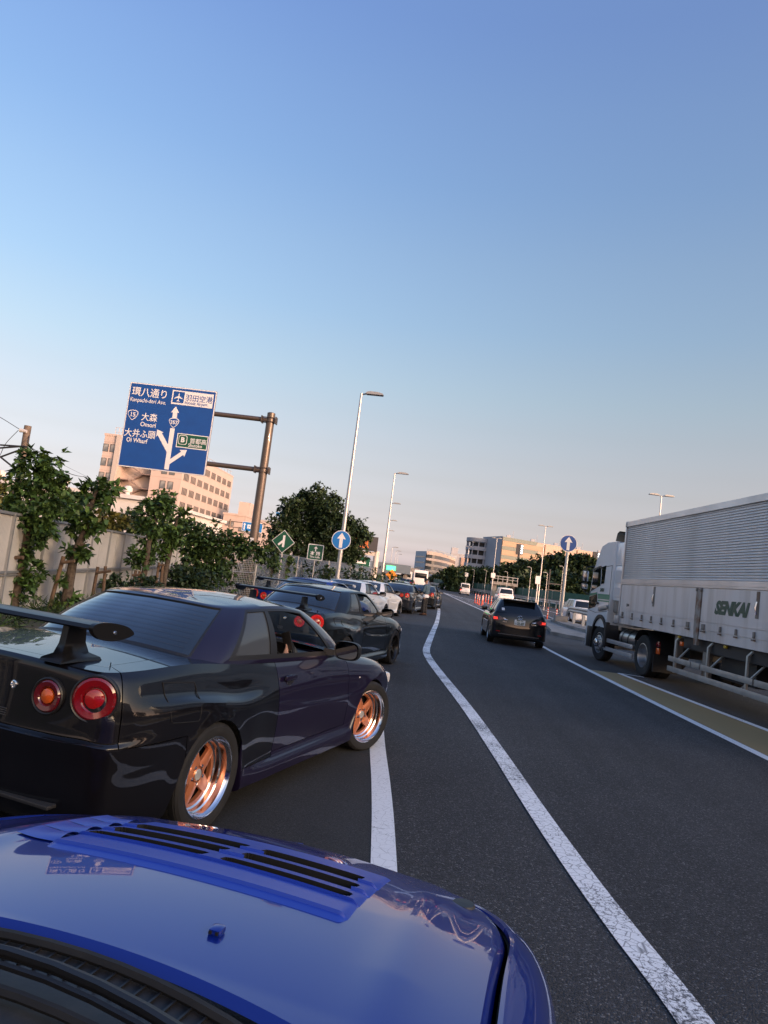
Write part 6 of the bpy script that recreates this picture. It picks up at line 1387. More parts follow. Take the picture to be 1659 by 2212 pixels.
# raised walkway and truss footbridge, sign boxes
fb = thing('walkway', 'small grey raised walkway before the dark trees', 'walkway', (c3(305, 580, 125).x, 125, 0)); z_ = c3(305, 585, 125).z
mb = MB(); mb.box((0, 0, z_), (4.4, 3, .5)); mb.build('deck', m_conc, fb, smooth=0); mb = MB(); mb.box((0, -1.5, z_ + 1.2), (4.4, .08, .1)); mb.box((0, -1.5, z_ + .75), (4.4, .06, .08)); [mb.box((x_, -1.5, z_ + .7), (.1, .1, 1.2)) for x_ in np.linspace(-2.1, 2.1, 6)]; mb.build('railing', m_post, fb, smooth=0)
for x_ in (-1.6, 1.6): mb = MB(); mb.box((x_, 0, z_ / 2), (.7, 1.4, z_)); mb.build('pier', m_conc, fb, smooth=0)
p0, p1 = c66(945, 590, 260), c66(1240, 625, 230); tb = thing('truss_footbridge', 'white steel truss footbridge over the road in the distance', 'footbridge', (p0.x, p0.y, 0)); d_ = p1 - p0; o_ = Vector((p0.x, p0.y, 0))
m_wst = M('white_steel', (.55, .55, .53), .5)
for dz in (-1.3, 1.3): mb = MB(); mb.tube([p0 + Vector((0, 0, dz)) - o_, p1 + Vector((0, 0, dz)) - o_], .28, 6); mb.build('chord', m_wst, tb)
for k in range(12): a = p0 + d_ * (k / 12) - o_; b_ = p0 + d_ * ((k + 1) / 12) - o_; s_ = 1.3 if k % 2 else -1.3; mb = MB(); mb.tube([a + Vector((0, 0, -s_)), b_ + Vector((0, 0, s_))], .16, 5); mb.build('diagonal', m_wst, tb)
for q_ in (p0, p1): mb = MB(); mb.box((q_.x - o_.x, q_.y - o_.y + .5, q_.z / 2), (.8, .8, q_.z)); mb.build('pier', m_wst, tb, smooth=0)
for i, (x, y, Y_, w_, h_) in enumerate(((480, 565, 84., .30, .46), (250, 541, 116., .34, .38), (113, 538, 150., .36, .42), (20, 550, 190., .40, .5))):
    p = c3(x, y, Y_); t_ = thing('sign_board', ['pale sign board seen from behind beside the double-armed lamp post', 'white square sign before the grey corner of the car park', 'white square sign below the round ramp', 'farthest white square sign on the right'][i], 'sign', (p.x, p.y, 0), group='pale sign boards on the right')
    mb = MB(); flat(mb, rrect(-w_, p.z - h_, w_, p.z + h_, .08), -.03, .03); mb.build('panel', m_swhite, t_, smooth=0, fixn=True); mb = MB(); mb.tube([(0, .1, 0), (0, .1, p.z + h_ * .9)], .08, 8); mb.build('post', m_post, t_)
sf = thing('steel_frame', 'dark steel sign frame of two horizontal bars left of the truck', 'frame', (c3(560, 600, 88).x, 88, 0))
for y_ in (585, 618): p = c3(560, y_, 88.); mb = MB(); mb.box((0, 0, p.z), (1.9, .12, .12)); mb.build('bar', m_wfr, sf, smooth=0)
mb = MB(); mb.box((-.6, .1, 2.4), (.12, .12, 5)); mb.build('post', m_wfr, sf, smooth=0)

# ------------------------------------------------------------------ far end of the road: gantry, signal, overpass
gx = thing('sign_gantry', 'overhead gantry with an orange LED message board and green signs', 'gantry', (bb(1065, 600, 95).x, 95, 0)); o_ = Vector(gx.location)
zl = bb(1000, 550, 95).z; xl_ = bb(930, 550, 95).x - o_.x; m_gw = M('gantry_white', (.50, .47, .44), .5)
mb = MB(); mb.tube([(.2, 0, 0), (.2, 0, zl - .6)], .38, 12); mb.build('column', m_gw, gx); mb = MB(); mb.box((xl_ / 2 - 4, 0, zl - 1.0), (abs(xl_) + 9, .6, .5)); mb.build('beam', m_gw, gx, smooth=0)
mb = MB(); mb.box((-3.4, -.4, zl + .3), (7.2, .7, 1.9)); led = mb.build('led_board', m_wfr, gx, smooth=0)
m_led = M('led_orange', (.3, .06, .01), .5, emis=((1, .22, .03), .5))
stext('led_text', '渋滞 注意', 1.45, m_led, led, -6.7, zl - .25, .76, .95, bold=.01)
for x_, w_ in ((-2.2, 3.3), (-5.8, 3.3)): mb = MB(); mb.box((x_, -.4, zl - 2.9), (w_, .1, 2.6)); g_ = mb.build('green_sign', m_sgreen, gx, smooth=0); [None for _ in ()]; b_ = MB(); b_.box((x_, -.47, zl - 2.3), (w_ * .7, .02, .35)); b_.box((x_, -.47, zl - 3.3), (w_ * .55, .02, .35)); b_.build('sign_text', m_swhite, g_, smooth=0)
for x_ in (-1.5, -4.2, -6.5): mb = MB(); mb.tube([(x_, .2, 0), (x_, .2, zl - 1)], .09, 6); mb.build('post', m_gw, gx)
op = thing('overpass', 'distant overpass crossing the road beyond the queue', 'bridge', (0, 0, 0)); a, b_ = c66(490, 455, 280), c66(830, 500, 280)
mb = MB(); mb.box(((a.x + b_.x) / 2, 280, (a.z + b_.z) / 2), (abs(b_.x - a.x), 6, 2.0)); mb.build('deck', m_conc, op, smooth=0)
for f in (.05, .35, .65, .95): mb = MB(); mb.box((a.x + (b_.x - a.x) * f, 280, a.z / 2 - .5), (1.2, 1.5, a.z - 1)); mb.build('pier', m_conc, op, smooth=0)
tb_ = thing('toll_booth', 'grey toll gate building with lights, left of the far lamp posts', 'building', (c66(380, 430, 150).x, 150, 0)); z_ = c66(380, 385, 150).z
mb = MB(); mb.box((0, 0, z_ - .9), (11, 6, 1.8)); mb.build('canopy', M('booth_blue', (.12, .16, .20), .6), tb_, smooth=0)
for x_ in (-4.6, 4.6): mb = MB(); mb.box((x_, 0, (z_ - 1.8) / 2), (.8, 4, z_ - 1.8)); mb.build('pier', m_conc, tb_, smooth=0)
mb = MB(); mb.box((1.5, -3.1, z_ - .95), (1.9, .2, .9)); mb.build('green_lamp', M('green_lamp', (.02, .5, .1), .4, emis=((.1, 1, .35), 2.2)), tb_, smooth=0)
for x_ in (-4.6, -3.4): mb = MB(); mb.box((x_, -3.1, z_ - .7), (.8, .2, .8)); mb.build('white_lamp', M('white_lamp', (.8, .8, .8), .4, emis=((1, 1, 1), 2.0)), tb_, smooth=0)
ye = thing('warning_sign', 'small orange diamond warning sign at the far roadside', 'road sign', (c66(470, 545, 110).x, 110, 0)); z_ = c66(470, 545, 110).z
mb = MB(); flat(mb, [(0, z_ + .9), (.9, z_), (0, z_ - .9), (-.9, z_)], 0, .05); mb.build('plate', M('sign_orange', (.6, .22, .02), .5), ye, smooth=0, fixn=True); mb = MB(); mb.tube([(0, .1, 0), (0, .1, z_)], .06, 6); mb.build('post', m_post, ye)
# unseen blocks on the right, added to shade road and trees from low sun
m_blocker = M('blocker_grey', (.30, .31, .33), .7, noise=(.2, (.25, .26, .28), .4, .7))
for (x0, x1, y0, y1, h_, lb) in ((58, 80, -130, -30, 19., 'added unseen grey block behind the viewer, keeping sun off the road'), (58, 78, -29, 6, 15.8, 'added lower grey block right of the trailer, keeping sun off the road'), (98, 118, 60, 205, 19., 'added long grey block hidden behind the trailer, shading the park trees')):
    t_ = thing('sun_blocker', lb, 'building', (x0, y0, 0), group='added sun-blocking buildings right of the road'); mb = MB(); mb.box2((0, 0, -.1), (x1 - x0, y1 - y0, h_)); mb.build('wall', m_blocker, t_, smooth=0)
    for k in range(int((y1 - y0) / 7)): mb = MB(); mb.box2((-.08, 1.5 + k * 7, .1), (-.002, 5.5 + k * 7, 4.2)); mb.build('shutter', m_sback, t_, smooth=0)
    mb = MB(); mb.box2((-.4, -.4, h_), (x1 - x0 + .4, y1 - y0 + .4, h_ + .4)); mb.build('roof', m_blocker, t_, smooth=0)
# ------------------------------------------------------------------ the queue of coupes
coupe, CD, CC = make_coupe()
star, six, ten = wheel_meshes('star'), wheel_meshes('six'), wheel_meshes('ten', rt=.315, w=.21, rimr=.22)
def coupe_wheels(root, mesh, steer=0.):
    for sx in (-1, 1):
        put_wheel(root, mesh, sx * .765, 0, .325, right=sx > 0); put_wheel(root, mesh, sx * .765, 2.665, .325, steer=steer, right=sx > 0)
QG = 'coupes parked in a queue at the roadside'
def place(root, x, y, yaw, label, group=QG):
    root.location = (x, y, 0); root.rotation_euler = (0, 0, R(-yaw)); tag(root, label, 'car', group)
SW = lambda pm, lit=True: dict(paint_purple=pm, red_lens=m_redlit if lit else m_redlens, red_lens_core=m_redlit if lit else m_redcore)
m_lit2 = M('red_ring_lit', (.5, .01, .01), .2, emis=((1, .05, .04), .12))
def variant(pm, wheels, x, y, yaw, label, lit=True, wing=True, steer=0., hood=True):
    sw = dict(paint_purple=pm)
    if lit: sw.update(red_lens=m_lit2, dark_red_lens=m_lit2)
    sk = [] if wing else ['rear_wing', 'wing_leg']
    if not hood: sk += ['hood']
    c_ = copy_tree(coupe, None, sw, tuple(sk)); place(c_, x, y, yaw, label); coupe_wheels(c_, wheels, steer); return c_
r2 = variant(m_black, six, -1.85, 11.43, 15., 'black coupe with a tall rear wing, second in the queue')
b3_ = variant(m_blue, six, -2.85, 17.2, 15., 'bright blue coupe with a rear wing, half hidden behind the black coupe')
w1 = variant(m_white, six, -2.46, 23.17, 12., 'white coupe with a rear wing, first of the two white ones')
w2 = variant(m_white, six, -2.08, 28.0, 12., 'white coupe in front, second of the two white ones, nearer the standing person')
d5 = variant(m_navy, six, -.98, 34.06, 10., 'dark coupe with lit red tail lamps beside the standing person', wing=False)
d6 = variant(m_black, six, .32, 43.1, 8., 'black coupe with glowing tail lamps just ahead of the standing person', wing=False)
d7 = variant(m_silver, six, -1.3, 48.5, 6., 'silver coupe in the queue seen only by its roof', lit=False, wing=False)
d8 = variant(m_navy, six, -1.4, 55., 4., 'farthest dark coupe of the queue seen only by its roof', lit=False, wing=False)
place(coupe, -1.954, 4.648, 17.7, 'dark purple coupe with copper star wheels and a carbon rear wing, nearest in the queue'); coupe_wheels(coupe, star, R(-18))
for c_ in coupe.children:
    if c_.name.split('.')[0] in ('door', 'front_fender', 'roof', 'side_skirt', 'hood', 'front_bumper', 'door_handle'): c_.material_slots[0].link = 'OBJECT'; c_.material_slots[0].material = m_tint
# wings set a little higher on the second and third car; the second white car carries a roof aerial
for c_ in r2.children:
    if c_.name.startswith('rear_wing'): c_.location.z = .02
for c_ in b3_.children:
    if c_.name.startswith('rear_wing'): c_.location.z = .03
mb = MB(); mb.tube([(.12, .62, 1.35), (.0, .42, 1.75)], [.012, .006], 6); mb.lathe([(.03, 1.335), (.02, 1.36), (0, 1.365)], 'z', c=(.12, .62, 0), n=10); mb.build('aerial', m_dark, w2)
# mirrors and wing end plates of the white cars are white
for c_ in list(w1.children) + list(w2.children):
    if c_.name.startswith('rear_wing'):
        for q in c_.children:
            if q.name.startswith('wing_end_plate'): q.material_slots[0].link = 'OBJECT'; q.material_slots[0].material = m_white

# the blue car in the foreground: same shape, its own bonnet with a louvred vent panel, cowl and wipers
fc = copy_tree(coupe, None, dict(paint_purple=m_blue, paint_purple_tint=m_blue), ('hood', 'rear_wing', 'wing_leg', 'wheel', 'windshield', 'rear_view_mirror', 'headlamp', 'heater_lines', 'roof', 'rear_window', 'quarter_window', 'door_window', 'window_trim'))
_d = Vector((math.sin(R(11.2)), math.cos(R(11.2)))); _r = Vector((_d.y, -_d.x)); _o = _r * -.815 + _d * -.98
fc.location = (_o.x, _o.y, 0); fc.rotation_euler = (R(-.7), 0, R(-11.2)); fc.scale = (1.05, 1, 1); tag(fc, 'glossy blue coupe in the foreground with a louvred bonnet', 'car', QG); coupe_wheels(fc, six)
cab_ = dict(CABSPEC); cab_['T'] = [q if i < 6 else (q[0] * .98, [1.02, 1.12, 1.18, 1.22, 1.26, 1.27][i - 6], q[2]) for i, q in enumerate(CABSPEC['T'])]
cab_['windows'] = [w if w[0] != 'windshield' else ('windshield', 8.75, 11., 0., .97) for w in CABSPEC['windows']]
cab_['glass'] = dict(CABSPEC['glass'], windshield=M('windshield_glass', (.02, .024, .026), .03, spec=.9, coat=1.))
cab_['B'] = list(CABSPEC['B'][:7]) + [(.765, 1.72, .905), (.722, 1.87, .885), (.63, 1.89, .890), (.33, 1.95, .915), (0, 1.975, .925)]
car_cabin(fc, cab_, m_blue)
zt0 = CD['zt']
XE = .735                                     # half width of the bonnet at the shut line
def hz(x, y):
    """bonnet height: crowned, with two soft creases running forward; it meets the wings flush"""
    q = max(1 - (x / .76)**2, 0)
    z = float(zt0(x, y)) + .012 * q - .030 * q * min(max((2.75 - y) / .5, 0), 1)
    a = abs(x); c0 = .56 - .05 * (y - 2.1)
    z += .013 * math.exp(-((a - c0) / .06)**2) * min(max((y - 2.05) / .4, 0), 1) * min(max((3.5 - y) / .4, 0), 1)
    return z
PX0, PX1, PY0, PY1 = .383, .355, 2.66, 3.14     # vent panel half width (rear, front), rear and front edge
def in_panel(x, y): 
    w_ = PX0 + (PX1 - PX0) * (y - PY0) / (PY1 - PY0); return abs(x) < w_ and PY0 < y < PY1
ys = sorted(set(list(np.round(np.linspace(2.135, 3.56, 72), 4)) + [PY0, PY1])); xs = sorted(set(list(np.round(np.linspace(-XE, XE, 72), 4)) + [-.365, .365]))
def rear_edge(x): return 2.235 - .22 * (x / .7)**2 * .75            # curved rear edge of the bonnet
_ring = CD['P'][CD['t'] > 9.5][:, -1]; _ro = np.argsort(_ring[:, 1])
def side_edge(y): return float(np.interp(y, _ring[_ro, 1], _ring[_ro, 0])) - .011
Q = []
for f in np.linspace(0, 1, 90):
    row = []
    for g in np.linspace(-1, 1, 84):
        y0_ = rear_edge(g * XE); y = y0_ + (3.50 - y0_) * f; x = g * side_edge(y); row.append((x, y, hz(x, y) - (.02 * (max(abs(g) - .97, 0) / .03)**2) - (.018 if f == 0 else 0)))
    Q.append(row)
mb = MB(); nu, nv = len(Q), len(Q[0])
mb.v = [p for row in Q for p in row]
for i in range(nu - 1):
    for j in range(nv - 1):
        c_ = [(Q[i][j][k] + Q[i + 1][j + 1][k]) / 2 for k in range(2)]
        if in_panel(c_[0], c_[1]): continue
        mb.f.append((i * nv + j, i * nv + j + 1, (i + 1) * nv + j + 1, (i + 1) * nv + j)); mb.m.append(0)
hood = mb.build('hood', m_blue, fc, smooth=40)
# vent insert: plateau with six slots and scalloped side ramps, standing 12 mm proud
m_ins = M('vent_insert_blue', (.012, .045, .36), .42, coat=.25, coatr=.3)
rows_y = [(2.758, 2.820), (2.863, 2.925), (2.968, 3.030)]           # slots, rear to front
def slot(x, y):
    for k, (a, b) in enumerate(rows_y):
        if a < y < b:
            w_ = (.362, .354, .344)[k]; c_ = (-.005, .010, .025)[k]
            r_ = .018; dx = min(w_ - abs(x), abs(x - c_) - .024); dy = min(y - a, b - y)
            if dx <= 0: return False
            return not (dx < r_ and dy < r_ and (r_ - dx)**2 + (r_ - dy)**2 > r_ * r_)
    return False
gx_ = sorted(set(list(np.round(np.linspace(-.402, .402, 202), 4)))); gy_ = sorted(set(list(np.round(np.linspace(2.60, 3.20, 150), 4)) + [v for ab in rows_y for v in ab]))
def ins_z(x, y):
    u = min(max((.400 - abs(x)) / .03, 0), 1); w_ = min(max((y - 2.605) / .055, 0), 1) * min(max((3.195 - y) / .05, 0), 1); e = u * u * (3 - 2 * u) * (w_ * w_ * (3 - 2 * w_))
    z = hz(x, y) + .010 * e - .003
    ph = ((y - 2.758) / .105) % 1.0                                    # louvre steps: each slat rises towards its slot
    if 2.653 < y < 3.073: z += .008 * (1 - ph) * e
    return z
mb = MB(); V = [[(x, y, ins_z(x, y)) for x in gx_] for y in gy_]; nx_ = len(gx_); mb.v = [p for r_ in V for p in r_]; hole = set()
for i in range(len(gy_) - 1):
    for j in range(nx_ - 1):
        cx, cy = (gx_[j] + gx_[j + 1]) / 2, (gy_[i] + gy_[i + 1]) / 2
        if slot(cx, cy): hole.add((i, j)); continue
        mb.f.append((i * nx_ + j, i * nx_ + j + 1, (i + 1) * nx_ + j + 1, (i + 1) * nx_ + j)); mb.m.append(0)
for (i, j) in hole:                                                   # slot walls
    for di, dj, a, b in ((-1, 0, (i, j), (i, j + 1)), (1, 0, (i + 1, j), (i + 1, j + 1)), (0, -1, (i, j), (i + 1, j)), (0, 1, (i, j + 1), (i + 1, j + 1))):
        if (i + di, j + dj) not in hole:
            p, q_ = V[a[0]][a[1]], V[b[0]][b[1]]; mb.add([p, q_, (q_[0], q_[1], q_[2] - .03), (p[0], p[1], p[2] - .03)], [(0, 1, 2, 3)], 1)
vent = mb.build('vent_panel', [m_ins, m_gap], hood, smooth=35)
mb = MB(); mb.grid([[(x, y, hz(x, y) - .045) for x in (-.42, -.2, 0, .2, .42)] for y in (2.55, 2.75, 2.95, 3.22)]); mb.build('vent_tray', m_gap, hood)
# side scallops of the vent (small ramps at each slat's outer end)
for sx in (-1,):
    for k in range(4):
        y0_ = 2.665 + k * .105; mb = MB()
        top = lambda x, y: hz(x, y) + .004
        mb.grid([[(sx * x, y, top(x, y) + .014 * math.sin(math.pi * min(max((y - y0_) / .10, 0), 1))**.8 * (1 - (x - .38) / .12)) for y in np.linspace(y0_, y0_ + .10, 8)] for x in (.38, .41, .44, .47, .50)]); mb.build('vent_scallop', m_ins, hood, smooth=60)
# washer nozzle, cowl, wipers, glass edge
mb = MB(); mb.bbox((.19, 2.40, hz(.19, 2.40) + .006), (.028, .034, .017), .0082); nz = mb.build('washer_nozzle', m_blue, hood); mb = MB(); [mb.box((.19 + s * .007, 2.3845, hz(.19, 2.40) + .008), (.006, .006, .006)) for s in (-1, 1)]; mb.build('nozzle_jet', m_gap, nz)
m_cowl = M('cowl_plastic', (.020, .020, .021), .55, noise=(12, (.045, .042, .04), .5, .75), bump=(80, .3, .002))
mb = MB(); mb.grid([[(x, rear_edge(x) + dy, float(zt0(x, 2.15)) + dz - .10 * (x / .8)**2 * .3) for dy, dz in ((.02, -.075), (-.015, -.060), (-.035, -.034), (-.10, -.030), (-.17, -.034), (-.24, -.026), (-.30, -.02), (-.33, -.05))] for x in np.linspace(-.74, .74, 22)]); mb.build('cowl_panel', m_cowl, fc, fixn=True)
rb_ = MB(); rb_.box((0, 0, 0), (.004, .075, .004)); rbm = rb_.mesh('cowl_rib', m_dark, 0)
for k in range(46):
    x = -.70 + k * .031; part('cowl_rib', rbm, fc, (x, rear_edge(x) - .075, float(zt0(x, 2.15)) - .028 - .03 * (x / .8)**2), (0, 0, -.35 * x))
mb = MB(); mb.tube([(x, rear_edge(x) - .045, float(zt0(x, 2.15)) - .022 - .03 * (x / .8)**2) for x in np.linspace(-.70, .70, 20)], .010, 6); mb.build('cowl_seal', m_rub, fc)
mb = MB(); mb.tube([(x, rear_edge(x) - .21, float(zt0(x, 2.15)) - .012 - .03 * (x / .8)**2) for x in np.linspace(-.70, .70, 20)], .009, 6); mb.build('cowl_seal', m_rub, fc)
def wiper(x0, x1):
    mb = MB(); pts = [(x, rear_edge(x) - .13 - .03 * abs(x) + (-.02 if k_ else 0), float(zt0(x, 2.15)) - .012 - .03 * (x / .8)**2 + .022) for k_, x in enumerate(np.linspace(x0, x1, 8))]
    mb.tube(pts, .011, 7); w_ = mb.build('wiper', m_dark, fc); mb = MB(); mb.tube([(x, y - .028, z - .004) for x, y, z in pts[2:]], .006, 5); mb.tube([(x, y - .015, z + .012) for x, y, z in pts[2:]], .007, 5); mb.build('wiper_blade', m_dark, w_)
    mb = MB(); mb.lathe([(.026, -.02), (.026, .018), (.018, .028), (0, .03)], 'z', c=pts[0], n=14); mb.build('wiper_pivot', m_chrome, w_)
wiper(.50, -.12); wiper(-.18, -.70)
mb = MB(); mb.lathe([(.034, 0), (.030, .006), (0, .007)], 'z', c=(.60, 3.16, hz(.60, 3.16) + .002), n=20); mb.build('fender_cap', m_dark, fc)

# ------------------------------------------------------------------ other road users from one parametric body
def gen_spec(L, Wd_, wb, ro, zb, zh, ztl, zbot=.20, rt=.32, nose=.62, boxy=0.):
    hw = Wd_ / 2; yr, yf = -ro, L - ro; k = 1 - boxy
    plan = [(0, yr), (.45 * hw, yr + .008), (.76 * hw, yr + .03 + .03 * k), (.94 * hw, yr + .10 + .06 * k), (.985 * hw, yr + .26 + .1 * k), (hw, 0), (hw, .40 * wb), (hw, .75 * wb), (hw, wb), (.98 * hw, wb + (yf - wb) * .40), (.92 * hw, yf - .26 + .1 * boxy), (.70 * hw, yf - .07), (.36 * hw, yf - .012), (0, yf)]
    def rows(zt_, o=(0, 0)): 
        f = [0, .06, .16, .36, .52, .66, .80, .92, 1.0]; of = [-.05, -.005, 0, -.004, -.002, -.006, -.018, -.042, -.075]
        return [(zbot + (zt_ - zbot) * a, b - o[0] * max(a - .4, 0)) for a, b in zip(f, of)]
    rr = {0: rows(ztl, (.04, 0)), 4: rows(ztl), 5: rows(zb), 7: rows(zb), 8: rows(zh), 10: rows(nose + .03, (.1, 0)), 13: rows(nose, (.22, 0))}
    return dict(plan=plan, side=(2.5, 10.6), halfw=hw, seams=(), rows=rr, ztop=([yr, yr + .25, 0., wb * .75, wb, wb + (yf - wb) * .6, yf], [ztl, ztl + .015, zb + .01, zb + .005, zh + .03, (zh + nose) / 2 + .03, nose]), crown=([yr, 0, wb, yf], [.05, .06, .10, .12]), inset={0: .03, 4: .05, 6: .015, 7: .015, 9: .08, 13: .06}, arches=[(0, rt, rt + .045), (wb, rt, rt + .045)], flare=.01, twosided=())
def gen_car(name, label, group, pm, S, cab, wheels, rt=.32, bumper_z=.0, res=4, extra=None, cat='car'):
    root = thing(name, label, cat, group=group)
    S['panel'] = S.get('panel') or (lambda t, x, y, z, v: 'body')
    D = car_body(root, S, lambda n_: pm if n_ != 'lower_trim' else m_dark, res=res, vres=2)
    yr = min(p[1] for p in S['plan']); yf = max(p[1] for p in S['plan'])
    D['fill']('rear_deck', yr - .1, cab['B'][0][1] + .25, mat=pm, K=12); D['fill']('hood', cab['B'][-1][1] - .25, yf + .1, mat=pm, K=12)
    car_cabin(root, cab, pm, sres=4, tn=8)
    wb = S['arches'][1][0]
    for sx in (-1, 1):
        for y_ in (0, wb): put_wheel(root, wheels, sx * (S['halfw'] - .105), y_, rt, right=sx > 0)
    mb = MB(); mb.box((0, wb / 2, .30), (S['halfw'] * 1.6, wb + .8, .1)); mb.build('floor_pan', m_gap, root, smooth=0)
    return root, D
def gen_cab(yb0, yt0, yt1, yb1, zb, ztl, zh, zr, hwb, hwt, pillars=(.35,), crown=.04, wl=(.10, .90), rear=(.10, .92), wsh=True):
    ym = (yb0 + yb1) / 2
    B = [(0, yb0, ztl), (.55 * hwb, yb0 + .015, ztl), (.90 * hwb, yb0 + .07, ztl), (hwb, yb0 + .22, zb), (hwb, yb0 + (yb1 - yb0) * .35, zb), (hwb, yb0 + (yb1 - yb0) * .62, zb), (hwb * .995, yb1 - .32, zb), (.94 * hwb, yb1 - .16, zh), (.55 * hwb, yb1 - .03, zh), (0, yb1, zh)]
    T = [(0, yt0, zr), (.60 * hwt, yt0 + .01, zr), (.90 * hwt, yt0 + .05, zr - .012), (hwt, yt0 + .16, zr - .02), (hwt, yt0 + (yt1 - yt0) * .38, zr - .015), (hwt, yt0 + (yt1 - yt0) * .66, zr - .015), (hwt * .99, yt1 - .14, zr - .03), (.92 * hwt, yt1 - .05, zr - .035), (.55 * hwt, yt1 - .01, zr - .02), (0, yt1, zr - .02)]
    return dict(B=B, T=T, windows=[('rear_window', 0., 1.95, *rear), ('side_window', 3.12, 4.0, *wl), ('side_window', 4.08, 4.98, *wl), ('side_window', 5.08, 6.6, *wl), ('windshield', 7.25, 9., .05, .95)], sided=('side_window',), trim=[(3.05, 6.7, wl[0] - .04, wl[0]), (4.0, 4.08, *wl), (4.98, 5.08, *wl)], glass={}, crown=crown, bulge=.025)
RG = 'vehicles on the right carriageway'
# black hatchback ahead
S = gen_spec(4.35, 1.765, 2.60, .82, .95, .93, .98, .20, .32, .68)
S['panel'] = lambda t, x, y, z, v: ('rear_bumper' if v < 3.6 else 'tailgate') if t < 3.6 else ('side_sill' if v < 1 else ('body_side' if v < 9 else 'body_side')); S['twosided'] = ('body_side', 'side_sill')
cab = gen_cab(-.66, -.20, 1.30, 2.20, .955, .985, .96, 1.40, .775, .575, rear=(.06, .88))
hb, HD = gen_car('hatchback', 'black hatchback with lit red tail lamps driving ahead in the lane', RG, m_black, S, cab, ten, .315, res=6)
hb.location = (3.25, 23.05, 0); hb.rotation_euler = (0, 0, R(-1.))
def rear_at(D, x, z):
    q = D['P'][D['t'] < 4.2]; d = (q[..., 0] - abs(x))**2 + (q[..., 2] - z)**2; i, j = np.unravel_index(np.argmin(d), d.shape); return float(q[i, j][1])
def rear_poly(name, pts, mat, root, D, out=.02, depth=.05, sx=1):
    mb = MB(); n_ = len(pts); a = [(sx * x, rear_at(D, x, z) - out, z) for x, z in pts]; b = [(sx * x, rear_at(D, x, z) + depth, z) for x, z in pts]
    mb.add(a + b, [tuple(range(n_)), tuple(range(2 * n_ - 1, n_ - 1, -1))] + [(i, (i + 1) % n_, n_ + (i + 1) % n_, n_ + i) for i in range(n_)]); return mb.build(name, mat, root, smooth=0, fixn=True)
for sx in (-1, 1):
    l_ = rear_poly('tail_lamp', [(.46, .80), (.60, .86), (.80, .865), (.84, .80), (.80, .735), (.62, .735)], M('lamp_smoke', (.10, .012, .016), .1, coat=1.), hb, HD, sx=sx)
    for z0_ in (.765, .805): rear_poly('lamp_strip', [(.68, z0_), (.68, z0_ + .02), (.80, z0_ + .02), (.80, z0_)], m_redlit, l_, HD, .028, .0, sx=sx)
    rear_poly('lamp_chrome', [(.36, .775), (.50, .845), (.505, .80), (.46, .775)], m_chrome, l_, HD, .024, .0, sx=sx)
    rear_poly('reflector', [(.58, .40), (.58, .42), (.69, .42), (.69, .40)], m_redcore, hb, HD, .014, sx=sx)
    mb = MB(); mb.bbox((sx * .93, 1.62, 1.0), (.20, .10, .14), .045); mb.build('door_mirror', m_black, hb)
y_ = rear_at(HD, 0, .74); mb = MB(); mb.bbox((0, y_ - .012, .735), (.33, .012, .165), .004); pl = mb.build('number_plate', m_plate, hb)
PF = lambda x, z: Matrix.Translation((x, y_ - .021, z)) @ FACE
text_part('plate_text', '横浜 334', .052, m_print, pl, PF(0, .778), align='CENTER', bold=.001); text_part('plate_text', 'ら', .04, m_print, pl, PF(-.14, .70), bold=.001); text_part('plate_text', '21-07', .098, m_print, pl, PF(.028, .674), align='CENTER', xs=.9, bold=.004)
yb_ = rear_at(HD, 0, .885); mb = MB(); ring = [(.075 * math.cos(a), yb_ - .014, .885 + .055 * math.sin(a)) for a in np.linspace(0, 2 * math.pi, 25)]; mb.tube(ring, .006, 6, cap=False); mb.tube([(-.012, yb_ - .014, .928), (-.035, yb_ - .014, .862), (.04, yb_ - .014, .862)], .006, 6); mb.build('emblem', m_chrome, hb)
text_part('badge', 'LEXUS', .045, m_chrome, hb, Matrix.Translation((-.52, rear_at(HD, .44, .70) - .016, .70)) @ FACE, bold=.001); text_part('badge', 'CT200h', .045, m_chrome, hb, Matrix.Translation((.36, rear_at(HD, .44, .70) - .016, .70)) @ FACE, bold=.001)
mb = MB(); mb.bbox((0, -.30, 1.395), (1.04, .26, .035), .015); mb.build('roof_spoiler', m_black, hb)
mb = MB(); mb.add([(-.012, .05, 1.435), (.012, .05, 1.435), (.0, .17, 1.435), (0, .02, 1.50)], [(0, 1, 3), (1, 2, 3), (2, 0, 3), (0, 2, 1)]); mb.build('roof_aerial', m_black, hb, fixn=True)
mb = MB(); mb.bbox((0, rear_at(HD, 0, .36) - .006, .335), (1.25, .03, .03), .01); mb.build('bumper_trim', M('trim_grey', (.05, .05, .052), .35), hb)
mb = MB(); mb.bbox((-.52, -.545, 1.085), (.085, .008, .10), .003, M4=Matrix.Rotation(R(-42), 4, 'X')); mb.build('window_sticker', m_swhite, hb)
